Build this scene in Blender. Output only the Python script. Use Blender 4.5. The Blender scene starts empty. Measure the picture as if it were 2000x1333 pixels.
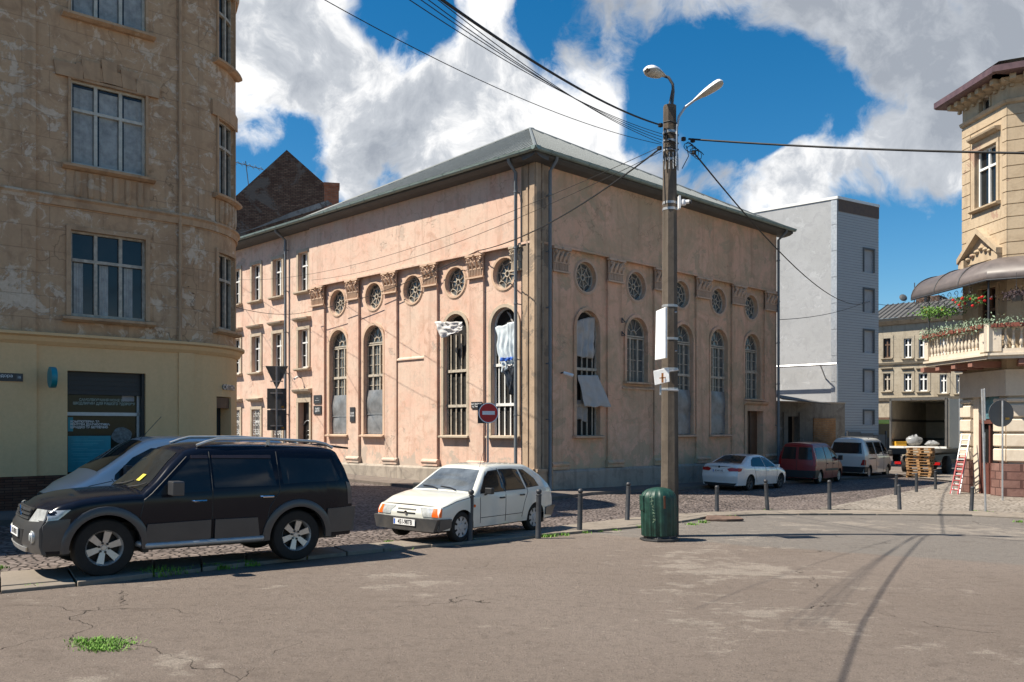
import bpy, bmesh, math, random
from mathutils import Vector, Matrix, noise
from mathutils.geometry import tessellate_polygon
R_ = math.radians
sc = bpy.context.scene
COL = sc.collection
# ------------------------------------------------------------------ camera
F = 1668.0; ZC = 2.15; HZ = 838.0          # focal length in photo pixels, eye height, horizon row
cam = bpy.data.cameras.new('camera'); cam.sensor_width = 36; cam.lens = 36*F/2000
cam.shift_y = (HZ-666.5)/2000; cam.clip_end = 3000; cam.clip_start = .05
co = bpy.data.objects.new('camera', cam); COL.objects.link(co)
co.location = (0, 0, ZC); co.rotation_euler = (R_(90), 0, 0); sc.camera = co
# ------------------------------------------------------------------ sky and sun
SUN_EL = 54.0; SUN_AZ = (-.98, -.20)
w = bpy.data.worlds.new('World'); sc.world = w; w.use_nodes = True
nt = w.node_tree; N = nt.nodes; LK = nt.links; N.clear()
def wn(t, **k):
    n = N.new(t)
    for a, b in k.items(): setattr(n, a, b)
    return n
def wmath(op, a, b=None, c=None, clamp=False):
    n = wn('ShaderNodeMath', operation=op); n.use_clamp = clamp
    for i, v in enumerate((a, b, c)):
        if v is None: continue
        if isinstance(v, (int, float)): n.inputs[i].default_value = v
        else: LK.new(v, n.inputs[i])
    return n.outputs[0]
sky = wn('ShaderNodeTexSky', sky_type='NISHITA'); sky.sun_disc = False
sky.sun_elevation = R_(SUN_EL); sky.sun_rotation = R_(258.5); sky.air_density = 1.0; sky.dust_density = .3; sky.ozone_density = 3.0
hs = wn('ShaderNodeHueSaturation'); hs.inputs['Saturation'].default_value = 1.42; hs.inputs['Hue'].default_value = .494; hs.inputs['Value'].default_value = .72
LK.new(sky.outputs[0], hs.inputs['Color'])
tc = wn('ShaderNodeTexCoord'); DIR = tc.outputs['Generated']
warp = wn('ShaderNodeTexNoise'); warp.inputs['Scale'].default_value = 5; warp.inputs['Detail'].default_value = 4
LK.new(DIR, warp.inputs['Vector'])
wv = wn('ShaderNodeVectorMath', operation='MULTIPLY_ADD'); LK.new(warp.outputs['Color'], wv.inputs[0])
wv.inputs[1].default_value = (.16,)*3; LK.new(DIR, wv.inputs[2])
wv2 = wn('ShaderNodeVectorMath', operation='SUBTRACT'); LK.new(wv.outputs[0], wv2.inputs[0]); wv2.inputs[1].default_value = (.08,)*3
WD = wv2.outputs[0]
wnm = wn('ShaderNodeVectorMath', operation='NORMALIZE'); LK.new(WD, wnm.inputs[0]); WDN = wnm.outputs[0]
def blob(px, py, r, wt):
    d = Vector(((px-1000)/F, 1, (HZ-py)/F)).normalized()
    n = wn('ShaderNodeVectorMath', operation='DOT_PRODUCT'); LK.new(WDN, n.inputs[0]); n.inputs[1].default_value = d
    m = wn('ShaderNodeMapRange', interpolation_type='SMOOTHSTEP')
    LK.new(n.outputs['Value'], m.inputs['Value'])
    a = math.atan(r/F/d.length)
    sc_ = Vector(((px-1000)/F, 1, (HZ-py)/F)).length
    a = r/F/sc_
    m.inputs['From Min'].default_value = math.cos(a*1.5); m.inputs['From Max'].default_value = math.cos(a*.45)
    m.inputs['To Min'].default_value = 0; m.inputs['To Max'].default_value = wt
    return m.outputs[0]
def wsum(l):
    s = l[0]
    for x in l[1:]: s = wmath('ADD', s, x)
    return s
blobs = [(500,110,170,.5),(620,190,160,.5),(760,210,130,.45),(900,150,130,.42),(860,300,150,.42),(1020,260,170,.5),(980,60,95,.4),(1150,300,130,.42),
 (700,330,70,.22),(560,20,100,.3),(1120,190,90,.3),
 (1290,10,140,.5),(1480,0,135,.52),(1650,40,140,.5),(1820,60,190,.6),(1840,200,110,.45),(1850,310,90,.4),(1960,30,120,.5),
 (1620,360,100,.45),(1740,350,80,.38),(1500,410,95,.42),(1370,340,70,.28),(1240,340,70,.3),(1590,255,28,.25),
 (760,20,90,-.55),(680,20,50,-.3),(860,40,60,-.3),(1060,70,55,-.4),(600,290,70,-.5),(530,270,50,-.3),(790,250,28,-.3),(1400,215,140,-.62),(1560,200,100,-.55),(1690,210,70,-.35),
 (1440,300,60,-.35),(1800,480,130,-.6),(1690,440,60,-.3),(1160,100,75,-.5),(770,330,36,-.28),(470,240,40,-.3)]
B = wsum([blob(*b) for b in blobs])
n1 = wn('ShaderNodeTexNoise'); n1.inputs['Scale'].default_value = 9.5; n1.inputs['Detail'].default_value = 11; n1.inputs['Roughness'].default_value = .6
LK.new(WD, n1.inputs['Vector'])
dens = wmath('ADD', B, wmath('MULTIPLY', wmath('SUBTRACT', n1.outputs['Fac'], .5), 2.3))
n3 = wn('ShaderNodeTexNoise'); n3.inputs['Scale'].default_value = 34; n3.inputs['Detail'].default_value = 9; n3.inputs['Roughness'].default_value = .66
LK.new(WD, n3.inputs['Vector'])
finen = wmath('SUBTRACT', n3.outputs['Fac'], .5)
dens = wmath('ADD', wmath('ADD', dens, wmath('MULTIPLY', finen, .85)), .22)
msk = wn('ShaderNodeMapRange', interpolation_type='SMOOTHSTEP'); LK.new(dens, msk.inputs['Value'])
msk.inputs['From Min'].default_value = .30; msk.inputs['From Max'].default_value = .86
G_ = wsum([blob(*b) for b in [(1400,-10,190,.85),(1650,-20,200,.9),(1900,40,190,.9),(1860,170,100,.4),(680,230,140,.5),(820,320,100,.4),(560,90,90,.45),(980,190,120,.35),(1000,330,90,.3),(1150,0,120,.3)]])
n2 = wn('ShaderNodeTexNoise'); n2.inputs['Scale'].default_value = 9; n2.inputs['Detail'].default_value = 8; n2.inputs['Roughness'].default_value = .5
mp = wn('ShaderNodeVectorMath', operation='ADD'); LK.new(WD, mp.inputs[0]); mp.inputs[1].default_value = (.35, .1, .62); LK.new(mp.outputs[0], n2.inputs['Vector'])
gr = wmath('ADD', wmath('MULTIPLY', G_, .5), wmath('ADD', wmath('MULTIPLY', wmath('SUBTRACT', n2.outputs['Fac'], .455), 2.9), wmath('MULTIPLY', finen, 1.5)), clamp=True)
cr = wn('ShaderNodeValToRGB'); LK.new(gr, cr.inputs[0])
e = cr.color_ramp.elements; e[0].position = 0; e[0].color = (6.2, 6.2, 6.2, 1); e[1].position = 1; e[1].color = (2.2, 2.42, 2.78, 1)
el = cr.color_ramp.elements.new(.4); el.color = (3.55, 3.75, 4.05, 1)
mx = wn('ShaderNodeMixRGB'); LK.new(msk.outputs[0], mx.inputs[0]); LK.new(hs.outputs[0], mx.inputs[1]); LK.new(cr.outputs[0], mx.inputs[2])
bg = wn('ShaderNodeBackground'); LK.new(mx.outputs[0], bg.inputs[0]); bg.inputs[1].default_value = .095
wo = wn('ShaderNodeOutputWorld'); LK.new(bg.outputs[0], wo.inputs[0])
sl = bpy.data.lights.new('sun', 'SUN'); sl.energy = 5.0; sl.angle = R_(.53); sl.color = (1.0, .92, .79)
so = bpy.data.objects.new('sun', sl); COL.objects.link(so)
sd = Vector((SUN_AZ[0]*math.cos(R_(SUN_EL)), SUN_AZ[1]*math.cos(R_(SUN_EL)), math.sin(R_(SUN_EL))))
so.rotation_euler = sd.to_track_quat('Z', 'Y').to_euler(); so.location = (-20, 0, 40)
sc.view_settings.view_transform = 'Standard'; sc.view_settings.look = 'None'; sc.view_settings.exposure = .85; sc.view_settings.gamma = 1
sc.cycles.max_bounces = 6; sc.cycles.use_denoising = True
# ------------------------------------------------------------------ helpers
def G(x, y): return -.1-.022*max(-30, min(30, x))+.003*max(0, min(60, y))
def gp(px, py, h=0.0):
    """point of the ground (raised by h) seen at a photo pixel"""
    u = (px-1000)/F; v = (HZ-py)/F; Y = 15.0
    for _ in range(30): Y = (G(u*Y, Y)+h-ZC)/v
    return Vector((u*Y, Y, G(u*Y, Y)+h))
def at(px, py, Y): return Vector(((px-1000)/F*Y, Y, ZC+(HZ-py)/F*Y))
def tag(o, label=None, cat=None, group=None, kind=None):
    if label: o['label'] = label
    if cat: o['category'] = cat
    if group: o['group'] = group
    if kind: o['kind'] = kind
    return o
def empty(name, loc=(0, 0, 0), label=None, cat=None, group=None, rz=0):
    o = bpy.data.objects.new(name, None); COL.objects.link(o); o.location = loc; o.rotation_euler = (0, 0, rz)
    o.empty_display_size = .1
    return tag(o, label, cat, group)
def copy_tree(o, parent=None):
    c = o.copy(); COL.objects.link(c)
    if parent:
        c.parent = parent; c.matrix_parent_inverse = o.matrix_parent_inverse
    for ch in list(o.children): copy_tree(ch, c)
    return c
class Fr:
    """facade frame: t along the wall, o outwards, z up; an optional arc bends the wall after t1"""
    def __init__(s, ox, oy, ang, base=0, t1=None, r=None, oz=0):
        s.o = (ox, oy, oz); s.a = ang; s.d = (math.cos(ang), math.sin(ang)); s.n = (math.sin(ang), -math.cos(ang)); s.t1 = t1; s.r = r; s.arc = math.pi*.62
    def __call__(s, t, o, z):
        d, n = s.d, s.n
        if s.t1 is not None and t > s.t1:
            al = (t-s.t1)/s.r; ex = 0
            if al > s.arc: ex = (al-s.arc)*s.r; al = s.arc
            cx = s.o[0]+d[0]*s.t1-n[0]*s.r; cy = s.o[1]+d[1]*s.t1-n[1]*s.r
            nn = (n[0]*math.cos(al)+d[0]*math.sin(al), n[1]*math.cos(al)+d[1]*math.sin(al))
            dd = (-n[0]*math.sin(al)+d[0]*math.cos(al), -n[1]*math.sin(al)+d[1]*math.cos(al))
            return Vector((cx+nn[0]*(s.r+o)+dd[0]*ex, cy+nn[1]*(s.r+o)+dd[1]*ex, z+s.o[2]))
        return Vector((s.o[0]+d[0]*t+n[0]*o, s.o[1]+d[1]*t+n[1]*o, z+s.o[2]))
    def tpx(s, px):
        u = (px-1000)/F
        return (s.o[0]-u*s.o[1])/(u*s.d[1]-s.d[0])
    def zpx(s, px, py):
        t = s.tpx(px); return ZC+(HZ-py)/F*(s.o[1]+s.d[1]*t)-s.o[2]
ID = lambda x, y, z: Vector((x, y, z))
class MB:
    def __init__(s): s.v = []; s.f = []
    def add(s, vs, fs):
        b = len(s.v); s.v += [tuple(v) for v in vs]; s.f += [tuple(b+i for i in f) for f in fs]
        return s
    def box(s, f, t0, t1, o0, o1, z0, z1, n=1):
        if getattr(f, 't1', None) is not None and t1 > f.t1: n = max(n, int((t1-t0)/.25)+1)
        vs = []
        for i in range(n+1):
            t = t0+(t1-t0)*i/n
            vs += [f(t, o0, z0), f(t, o1, z0), f(t, o1, z1), f(t, o0, z1)]
        fs = [(0, 1, 2, 3), tuple(n*4+k for k in (3, 2, 1, 0))]
        for i in range(n):
            a = i*4; b = a+4
            fs += [(a+k, b+k, b+(k+1) % 4, a+(k+1) % 4) for k in range(4)]
        return s.add(vs, fs)
    def prism(s, f, poly, o0, o1):
        n = len(poly); vs = [f(t, o0, z) for t, z in poly]+[f(t, o1, z) for t, z in poly]
        tr = tessellate_polygon([[Vector((t, z, 0)) for t, z in poly]])
        fs = [tuple(x) for x in tr]+[tuple(n+i for i in x[::-1]) for x in tr]
        fs += [(i, (i+1) % n, n+(i+1) % n, n+i) for i in range(n)]
        return s.add(vs, fs)
    def prof(s, f, pts, t0, t1, n=1):
        """extrude an (out, z) profile along t, closed with caps"""
        if getattr(f, 't1', None) is not None and t1 > f.t1: n = max(n, int((t1-t0)/.25)+1)
        k = len(pts); vs = []
        for i in range(n+1):
            t = t0+(t1-t0)*i/n; vs += [f(t, o, z) for o, z in pts]
        fs = [(i*k+j, i*k+k+j, i*k+k+(j+1) % k, i*k+(j+1) % k) for i in range(n) for j in range(k)]
        tr = tessellate_polygon([[Vector((o, z, 0)) for o, z in pts]])
        fs += [tuple(x) for x in tr]+[tuple(n*k+i for i in x[::-1]) for x in tr]
        return s.add(vs, fs)
    def holes(s, f, outer, hs_, o, depth):
        """flat wall with holes and reveals going inwards"""
        lo = [[Vector((t, z, 0)) for t, z in outer]]+[[Vector((t, z, 0)) for t, z in h] for h in hs_]
        flat = [p for l in lo for p in l]
        tr = tessellate_polygon(lo)
        s.add([f(p.x, o, p.y) for p in flat], [tuple(x) for x in tr])
        for h in hs_:
            n = len(h)
            s.add([f(t, o, z) for t, z in h]+[f(t, o-depth, z) for t, z in h], [(i, (i+1) % n, n+(i+1) % n, n+i) for i in range(n)])
        return s
    def grid(s, f, ts, zs, holes, o, depth=.3):
        """wall with rectangular holes, subdivided so that it can follow an arc"""
        T = sorted(set(ts)|{h[i] for h in holes for i in (0, 1)}); Z = sorted(set(zs)|{h[i] for h in holes for i in (2, 3)})
        TT = []
        for a, b in zip(T, T[1:]):
            n = max(1, int((b-a)/.22)) if getattr(f, 't1', None) is not None and b > f.t1 else 1
            TT += [a+(b-a)*i/n for i in range(n)]
        TT.append(T[-1]); vs = [f(t, o, z) for t in TT for z in Z]; nz = len(Z); fs = []
        for i in range(len(TT)-1):
            for j in range(nz-1):
                tm = (TT[i]+TT[i+1])/2; zm = (Z[j]+Z[j+1])/2
                if any(h[0] < tm < h[1] and h[2] < zm < h[3] for h in holes): continue
                fs.append((i*nz+j, (i+1)*nz+j, (i+1)*nz+j+1, i*nz+j+1))
        s.add(vs, fs)
        for a, b, c, d in holes:
            n = max(1, int((b-a)/.22)) if getattr(f, 't1', None) is not None and b > f.t1 else 1
            for i in range(n):
                x0 = a+(b-a)*i/n; x1 = a+(b-a)*(i+1)/n
                for z in (c, d): s.add([f(x0, o, z), f(x1, o, z), f(x1, o-depth, z), f(x0, o-depth, z)], [(0, 1, 2, 3)])
            for x in (a, b): s.add([f(x, o, c), f(x, o, d), f(x, o-depth, d), f(x, o-depth, c)], [(0, 1, 2, 3)])
        return s
    def tube(s, pts, r, n=8, cap=True):
        pts = [Vector(p) for p in pts]; rs = r if isinstance(r, (list, tuple)) else [r]*len(pts); vs = []; fs = []
        up = None
        for i, p in enumerate(pts):
            d = (pts[min(i+1, len(pts)-1)]-pts[max(i-1, 0)]).normalized()
            if up is None: up = Vector((0, 0, 1)) if abs(d.z) < .95 else Vector((1, 0, 0))
            a = d.cross(up)
            a = a.normalized() if a.length > 1e-5 else d.orthogonal().normalized()
            b = a.cross(d).normalized(); up = b
            vs += [p+(a*math.cos(2*math.pi*k/n)+b*math.sin(2*math.pi*k/n))*rs[i] for k in range(n)]
        for i in range(len(pts)-1):
            fs += [(i*n+k, i*n+(k+1) % n, (i+1)*n+(k+1) % n, (i+1)*n+k) for k in range(n)]
        if cap: fs += [tuple(range(n))[::-1], tuple((len(pts)-1)*n+k for k in range(n))]
        return s.add(vs, fs)
    def lathe(s, c, prof, n=20, M=None, ph=0, cap=True):
        """prof: (radius, height) pairs round z, moved by M (rotation) and c"""
        c = Vector(c); vs = []; k = len(prof)
        for i in range(n):
            a = 2*math.pi*i/n+ph
            for r, z in prof:
                p = Vector((r*math.cos(a), r*math.sin(a), z))
                if M: p = M @ p
                vs.append(c+p)
        fs = [(i*k+j, ((i+1) % n)*k+j, ((i+1) % n)*k+j+1, i*k+j+1) for i in range(n) for j in range(k-1)]
        if cap and prof[0][0] > 1e-4: fs.append(tuple(i*k for i in range(n))[::-1])
        if cap and prof[-1][0] > 1e-4: fs.append(tuple(i*k+k-1 for i in range(n)))
        return s.add(vs, fs)
    def surf(s, fn, nu, nv):
        b = [fn(i/nu, j/nv) for i in range(nu+1) for j in range(nv+1)]
        return s.add(b, [(i*(nv+1)+j, (i+1)*(nv+1)+j, (i+1)*(nv+1)+j+1, i*(nv+1)+j+1) for i in range(nu) for j in range(nv)])
    def obox(s, c, size, M=None):
        c = Vector(c); h = [x/2 for x in size]; vs = []
        for x in (-1, 1):
            for y in (-1, 1):
                for z in (-1, 1):
                    p = Vector((x*h[0], y*h[1], z*h[2]))
                    if M: p = M @ p
                    vs.append(c+p)
        return s.add(vs, [(0, 1, 3, 2), (4, 6, 7, 5), (0, 4, 5, 1), (2, 3, 7, 6), (0, 2, 6, 4), (1, 5, 7, 3)])
    def build(s, name, mat, parent=None, smooth=None, bevel=0, solid=0, weld=False, loc=None):
        me = bpy.data.meshes.new(name); me.from_pydata(s.v, [], s.f); me.validate(); me.materials.append(mat)
        if smooth or weld or bevel:
            bm = bmesh.new(); bm.from_mesh(me)
            bmesh.ops.remove_doubles(bm, verts=bm.verts, dist=1e-4)
            bmesh.ops.recalc_face_normals(bm, faces=bm.faces)
            bm.to_mesh(me); bm.free()
        if smooth:
            for p in me.polygons: p.use_smooth = True
            me.set_sharp_from_angle(angle=R_(smooth))
        me.update()
        o = bpy.data.objects.new(name, me); COL.objects.link(o)
        if parent: o.parent = parent
        if loc is not None: o.location = loc
        if solid:
            m = o.modifiers.new('s', 'SOLIDIFY'); m.thickness = solid; m.offset = 0
        if bevel:
            m = o.modifiers.new('b', 'BEVEL'); m.width = bevel; m.segments = 2; m.limit_method = 'ANGLE'
        return o
def sub(name, pts):
    return pts
# ------------------------------------------------------------------ materials
class NT:
    def __init__(s, name):
        s.m = bpy.data.materials.new(name); s.m.use_nodes = True; s.t = s.m.node_tree; s.n = s.t.nodes; s.l = s.t.links
        s.b = s.n['Principled BSDF']; s.co = None; s._c = {}
    def new(s, ty, **k):
        n = s.n.new(ty)
        for a, b in k.items(): setattr(n, a, b)
        return n
    def inp(s, sock, v):
        if isinstance(v, bpy.types.NodeSocket): s.l.new(v, sock)
        else: sock.default_value = v
    def coord(s, scale=(1, 1, 1), rz=0, off=(0, 0, 0)):
        k = (scale, rz, off)
        if k not in s._c:
            if s.co is None: s.co = s.new('ShaderNodeTexCoord').outputs['Object']
            src = s.co
            if rz:
                r0 = s.new('ShaderNodeVectorRotate', rotation_type='Z_AXIS'); s.l.new(src, r0.inputs['Vector']); r0.inputs['Angle'].default_value = -rz; src = r0.outputs[0]
            m = s.new('ShaderNodeMapping'); m.inputs['Scale'].default_value = scale
            m.inputs['Location'].default_value = off
            s.l.new(src, m.inputs['Vector']); s._c[k] = m.outputs[0]
        return s._c[k]
    def noise(s, scale, detail=6, rough=.55, co=None, dist=0):
        n = s.new('ShaderNodeTexNoise'); n.inputs['Scale'].default_value = scale; n.inputs['Detail'].default_value = detail
        n.inputs['Roughness'].default_value = rough; n.inputs['Distortion'].default_value = dist
        s.l.new(co or s.coord(), n.inputs['Vector']); return n.outputs['Fac']
    def step(s, v, a, b, lo=0, hi=1):
        m = s.new('ShaderNodeMapRange'); s.l.new(v, m.inputs['Value']); m.inputs['From Min'].default_value = a; m.inputs['From Max'].default_value = b
        m.inputs['To Min'].default_value = lo; m.inputs['To Max'].default_value = hi; return m.outputs[0]
    def math(s, op, a, b=0):
        m = s.new('ShaderNodeMath', operation=op); s.inp(m.inputs[0], a); s.inp(m.inputs[1], b); return m.outputs[0]
    def mix(s, f, a, b, mode='MIX'):
        m = s.new('ShaderNodeMixRGB', blend_type=mode); s.inp(m.inputs[0], f)
        s.inp(m.inputs[1], a if not isinstance(a, tuple) else (*a, 1)[:4]); s.inp(m.inputs[2], b if not isinstance(b, tuple) else (*b, 1)[:4]); return m.outputs[0]
    def bump(s, h, st=.3, dist=.02):
        b = s.new('ShaderNodeBump'); b.inputs['Strength'].default_value = st; b.inputs['Distance'].default_value = dist; s.l.new(h, b.inputs['Height'])
        s.l.new(b.outputs[0], s.b.inputs['Normal'])
    def out(s, col=None, rough=None, metal=None, spec=None):
        if col is not None: s.inp(s.b.inputs['Base Color'], col if not isinstance(col, tuple) else (*col, 1)[:4])
        if rough is not None: s.inp(s.b.inputs['Roughness'], rough)
        if metal is not None: s.b.inputs['Metallic'].default_value = metal
        if spec is not None: s.b.inputs['Specular IOR Level'].default_value = spec
        return s.m
def plain(name, col, rough=.6, metal=0, var=.12, sc_=6, spec=.5, bump=0, coat=0):
    m = NT(name); n = m.noise(sc_, 8, .6)
    c = m.mix(m.step(n, .3, .7), tuple(x*(1-var) for x in col), tuple(min(1, x*(1+var)) for x in col))
    if bump: m.bump(m.noise(sc_*6, 5), bump, .01)
    if coat: m.b.inputs['Coat Weight'].default_value = coat; m.b.inputs['Coat Roughness'].default_value = .04
    return m.out(c, m.step(n, .3, .7, max(.02, rough-.06), min(1, rough+.06)), metal, spec)
def plaster(name, base, light, dark, grey, patch=.62, seed=0, rough=.9, streak=.5, fine=1.0, bump=.35, grime=.0, joints=None, ang=0, ps=.9, flake=0, stain=None, dk=.55, gt=.72, craze=0):
    m = NT(name); o = (seed*3.1, seed*1.7, seed*2.3)
    big = m.noise(.45, 5, .6, m.coord(off=o)); med = m.noise(1.7, 9, .65, m.coord(off=o), 1.2); fin = m.noise(14, 8, .7, m.coord(off=o))
    c = m.mix(m.step(big, .35, .65), base, light)
    c = m.mix(m.step(med, .5, .62, 0, dk), c, dark)
    p = m.math('ADD', m.noise(ps, 10, .7, m.coord(off=(o[0]+9, o[1], o[2])), .6), m.math('MULTIPLY', m.math('SUBTRACT', big, .5), .3))
    pm = m.step(p, patch, patch+.025)
    c = m.mix(m.math('MULTIPLY', pm, .85), c, grey)
    if stain: c = m.mix(m.step(m.noise(.55, 12, .74, m.coord(off=(o[0]+2, o[1]+7, o[2])), .8), .44, .62, 0, stain[3]), c, stain[:3])
    if flake: c = m.mix(m.math('MULTIPLY', m.step(m.noise(2.6, 10, .72, m.coord(off=(o[0]-5, o[1], o[2])), 1.0), .55, .60), flake), c, grey)
    st = m.noise(1, 8, .6, m.coord((3.2, 3.2, .22), 0, o))
    c = m.mix(m.step(st, .52, .72, 0, streak), c, tuple(x*.55 for x in dark))
    c = m.mix(m.step(fin, .25, .75), c, m.mix(.5, c, tuple(x*.75 for x in base), 'MIX'), 'MIX') if fine else c
    if grime:
        sx = m.new('ShaderNodeSeparateXYZ'); m.l.new(m.coord(), sx.inputs[0])
        g = m.math('ADD', m.step(sx.outputs['Z'], -.2, 2.6, 1, 0), m.math('MULTIPLY', m.math('SUBTRACT', m.noise(1.3, 9, .7), .5), 2.2))
        c = m.mix(m.step(g, gt, gt+.08, 0, grime), c, grey)
    if craze:
        vo = m.new('ShaderNodeTexVoronoi', feature='DISTANCE_TO_EDGE'); vo.inputs['Scale'].default_value = .45; wn_ = m.new('ShaderNodeTexNoise'); wn_.inputs['Scale'].default_value = 1.6; wn_.inputs['Detail'].default_value = 7; m.l.new(m.coord(), wn_.inputs['Vector'])
        ad = m.new('ShaderNodeVectorMath', operation='MULTIPLY_ADD'); m.l.new(wn_.outputs['Color'], ad.inputs[0]); ad.inputs[1].default_value = (1.1,)*3; m.l.new(m.coord(), ad.inputs[2]); m.l.new(ad.outputs[0], vo.inputs['Vector'])
        ck = m.math('MULTIPLY', m.step(vo.outputs['Distance'], .002, .009, 1, 0), m.step(m.noise(.5, 4, .6, m.coord(off=(4, 4, 4))), .5, .56))
        c = m.mix(m.math('MULTIPLY', ck, craze), c, tuple(x*.35 for x in dark))
    h = m.math('ADD', m.math('MULTIPLY', fin, .5), m.math('MULTIPLY', pm, -1.0)); h = m.math('ADD', h, m.math('MULTIPLY', med, .8))
    if joints:
        br = m.new('ShaderNodeTexBrick'); sw = m.new('ShaderNodeSeparateXYZ'); m.l.new(m.coord((1, 1, 1), ang), sw.inputs[0])
        cb = m.new('ShaderNodeCombineXYZ'); m.l.new(sw.outputs[0], cb.inputs[0]); m.l.new(sw.outputs[2], cb.inputs[1]); m.l.new(cb.outputs[0], br.inputs['Vector'])
        br.inputs['Scale'].default_value = 1; br.inputs['Brick Width'].default_value = joints[0]; br.inputs['Row Height'].default_value = joints[1]
        br.inputs['Mortar Size'].default_value = .009; br.inputs['Mortar Smooth'].default_value = .3
        jf = br.outputs['Fac']; c = m.mix(m.math('MULTIPLY', jf, .35), c, tuple(x*.5 for x in dark)); h = m.math('ADD', h, m.math('MULTIPLY', jf, -1.2))
    m.bump(h, bump, .02)
    return m.out(c, rough, spec=.2)
def brick(name, c1, c2, mort, ang, bw=.27, rh=.085, ms=.012, weather=None, bump=.6):
    m = NT(name); br = m.new('ShaderNodeTexBrick'); sw = m.new('ShaderNodeSeparateXYZ'); m.l.new(m.coord((1, 1, 1), ang), sw.inputs[0])
    cb = m.new('ShaderNodeCombineXYZ'); m.l.new(m.math('ADD', sw.outputs[0], sw.outputs[1]), cb.inputs[0]); m.l.new(sw.outputs[2], cb.inputs[1]); m.l.new(cb.outputs[0], br.inputs['Vector'])
    br.inputs['Scale'].default_value = 1; br.inputs['Brick Width'].default_value = bw; br.inputs['Row Height'].default_value = rh
    br.inputs['Mortar Size'].default_value = ms; br.inputs['Color1'].default_value = (*c1, 1); br.inputs['Color2'].default_value = (*c2, 1); br.inputs['Mortar'].default_value = (*mort, 1)
    c = m.mix(m.step(m.noise(2.2, 8, .7), .35, .7, 0, .7), br.outputs['Color'], tuple(x*.5 for x in c1))
    if weather: c = m.mix(m.step(m.noise(.5, 8, .7, dist=.8), .54, .6, 0, .7), c, weather)
    m.bump(m.math('ADD', m.math('MULTIPLY', br.outputs['Fac'], -1), m.noise(25, 4)), bump, .015)
    return m.out(c, .92, spec=.15)
M = {}
M['pink'] = plaster('pink_plaster', (.65, .425, .33), (.72, .525, .42), (.52, .335, .25), (.43, .36, .30), .615, 1, grime=.9, streak=.5, stain=(.64, .52, .42, .8), flake=.4, bump=.55, dk=.85, gt=.58, craze=.35)
M['pinkR'] = plaster('pink_plaster_stained_shade_copy', (.72, .43, .29), (.75, .49, .35), (.54, .34, .22), (.46, .37, .25), .57, 2, grime=.9, streak=.55, stain=(.42, .345, .225, .85), flake=.35, bump=.5, dk=.8, gt=.6, craze=.4)  # stained pink for the shaded facade, base warmed and lightened to offset the shade
M['ptrim'] = plaster('pale_surround', (.57, .40, .29), (.63, .46, .34), (.45, .32, .23), (.36, .30, .25), .66, 6, streak=.4)
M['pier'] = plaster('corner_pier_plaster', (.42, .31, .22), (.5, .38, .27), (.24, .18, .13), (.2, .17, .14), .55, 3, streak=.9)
M['plinth'] = plaster('grey_plinth', (.34, .30, .25), (.42, .36, .30), (.2, .17, .15), (.45, .33, .25), .62, 4, streak=.6)
M['trim'] = plaster('old_trim', (.46, .38, .29), (.55, .46, .36), (.3, .24, .18), (.33, .28, .22), .66, 5, streak=.4)
M['ledge'] = plain('dark_ledge', (.16, .13, .11), .8)
M['metal_roof'] = plain('roof_metal', (.42, .45, .45), .5, .1, .3, 1.6)
M['gutter'] = plain('gutter_metal', (.21, .27, .25), .5, .2, .2, 2)
M['fascia'] = plain('fascia_grey', (.085, .083, .08), .7, 0, .2, 2)
M['pipe'] = plain('drainpipe_grey', (.16, .18, .20), .55, .2, .15, 3)
M['glass'] = plain('window_glass', (.016, .018, .019), .06, 0, .3, 1.2, .5)
M['dusty'] = plain('dusty_glass', (.085, .095, .098), .2, 0, .35, 3, .7)
M['oldframe'] = plain('weathered_frame', (.42, .37, .30), .8, 0, .35, 9)
M['white'] = plain('white_frame', (.72, .72, .70), .5, 0, .06, 4)
M['ironsheet'] = plain('sheet_metal_cover', (.24, .245, .25), .45, .35, .3, 3)
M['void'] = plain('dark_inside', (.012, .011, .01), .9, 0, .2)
M['cloth'] = plain('white_cloth', (.62, .60, .58), .8, 0, .1, 3)
M['greycloth'] = plain('grey_plastic_sheet', (.40, .38, .36), .55, 0, .15, 3)
M['blue'] = plain('blue_print', (.03, .12, .5), .6)
M['black'] = plain('black_plastic', (.02, .02, .021), .5, 0, .2)
M['rubber'] = plain('tyre_rubber', (.022, .021, .02), .85, 0, .25, 12, .3)
M['alloy'] = plain('alloy_rim', (.50, .50, .49), .35, .7, .12, 8)
M['steel'] = plain('galvanised_steel', (.42, .43, .44), .45, .6, .15, 8)
M['darksteel'] = plain('dark_painted_steel', (.045, .047, .052), .5, .2, .2, 8)
M['signgrey'] = plain('sign_back_grey', (.085, .088, .09), .6, .2, .1, 4)
M['red'] = plain('sign_red', (.55, .012, .015), .4)
M['signwhite'] = plain('sign_white', (.8, .8, .8), .4)
M['signdark'] = plain('sign_dark', (.03, .028, .03), .4)
M['wood'] = plain('brown_wood', (.11, .06, .035), .6, 0, .3, 5)
M['doorblack'] = plain('black_door', (.018, .016, .016), .4)
M['concrete'] = plaster('pole_concrete', (.115, .092, .072), (.16, .135, .11), (.07, .057, .047), (.24, .22, .2), .64, 7, streak=.6, bump=.6)
M['cable'] = plain('black_cable', (.012, .012, .012), .7)
M['green'] = plain('green_paint', (.008, .042, .03), .5, .0, .45, 9)
M['leaf'] = plain('leaf', (.06, .14, .03), .7, 0, .5, 12)
M['grass'] = plain('grass_blades', (.13, .27, .03), .7, 0, .5, 9)
M['redflower'] = plain('red_petals', (.6, .02, .02), .6)
M['palegrn'] = plain('silver_leaf', (.22, .29, .20), .8, 0, .35, 9)
M['teal'] = plain('teal_sign', (.01, .22, .27), .4)
M['tealdark'] = plain('teal_panel', (.01, .22, .28), .4)
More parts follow.
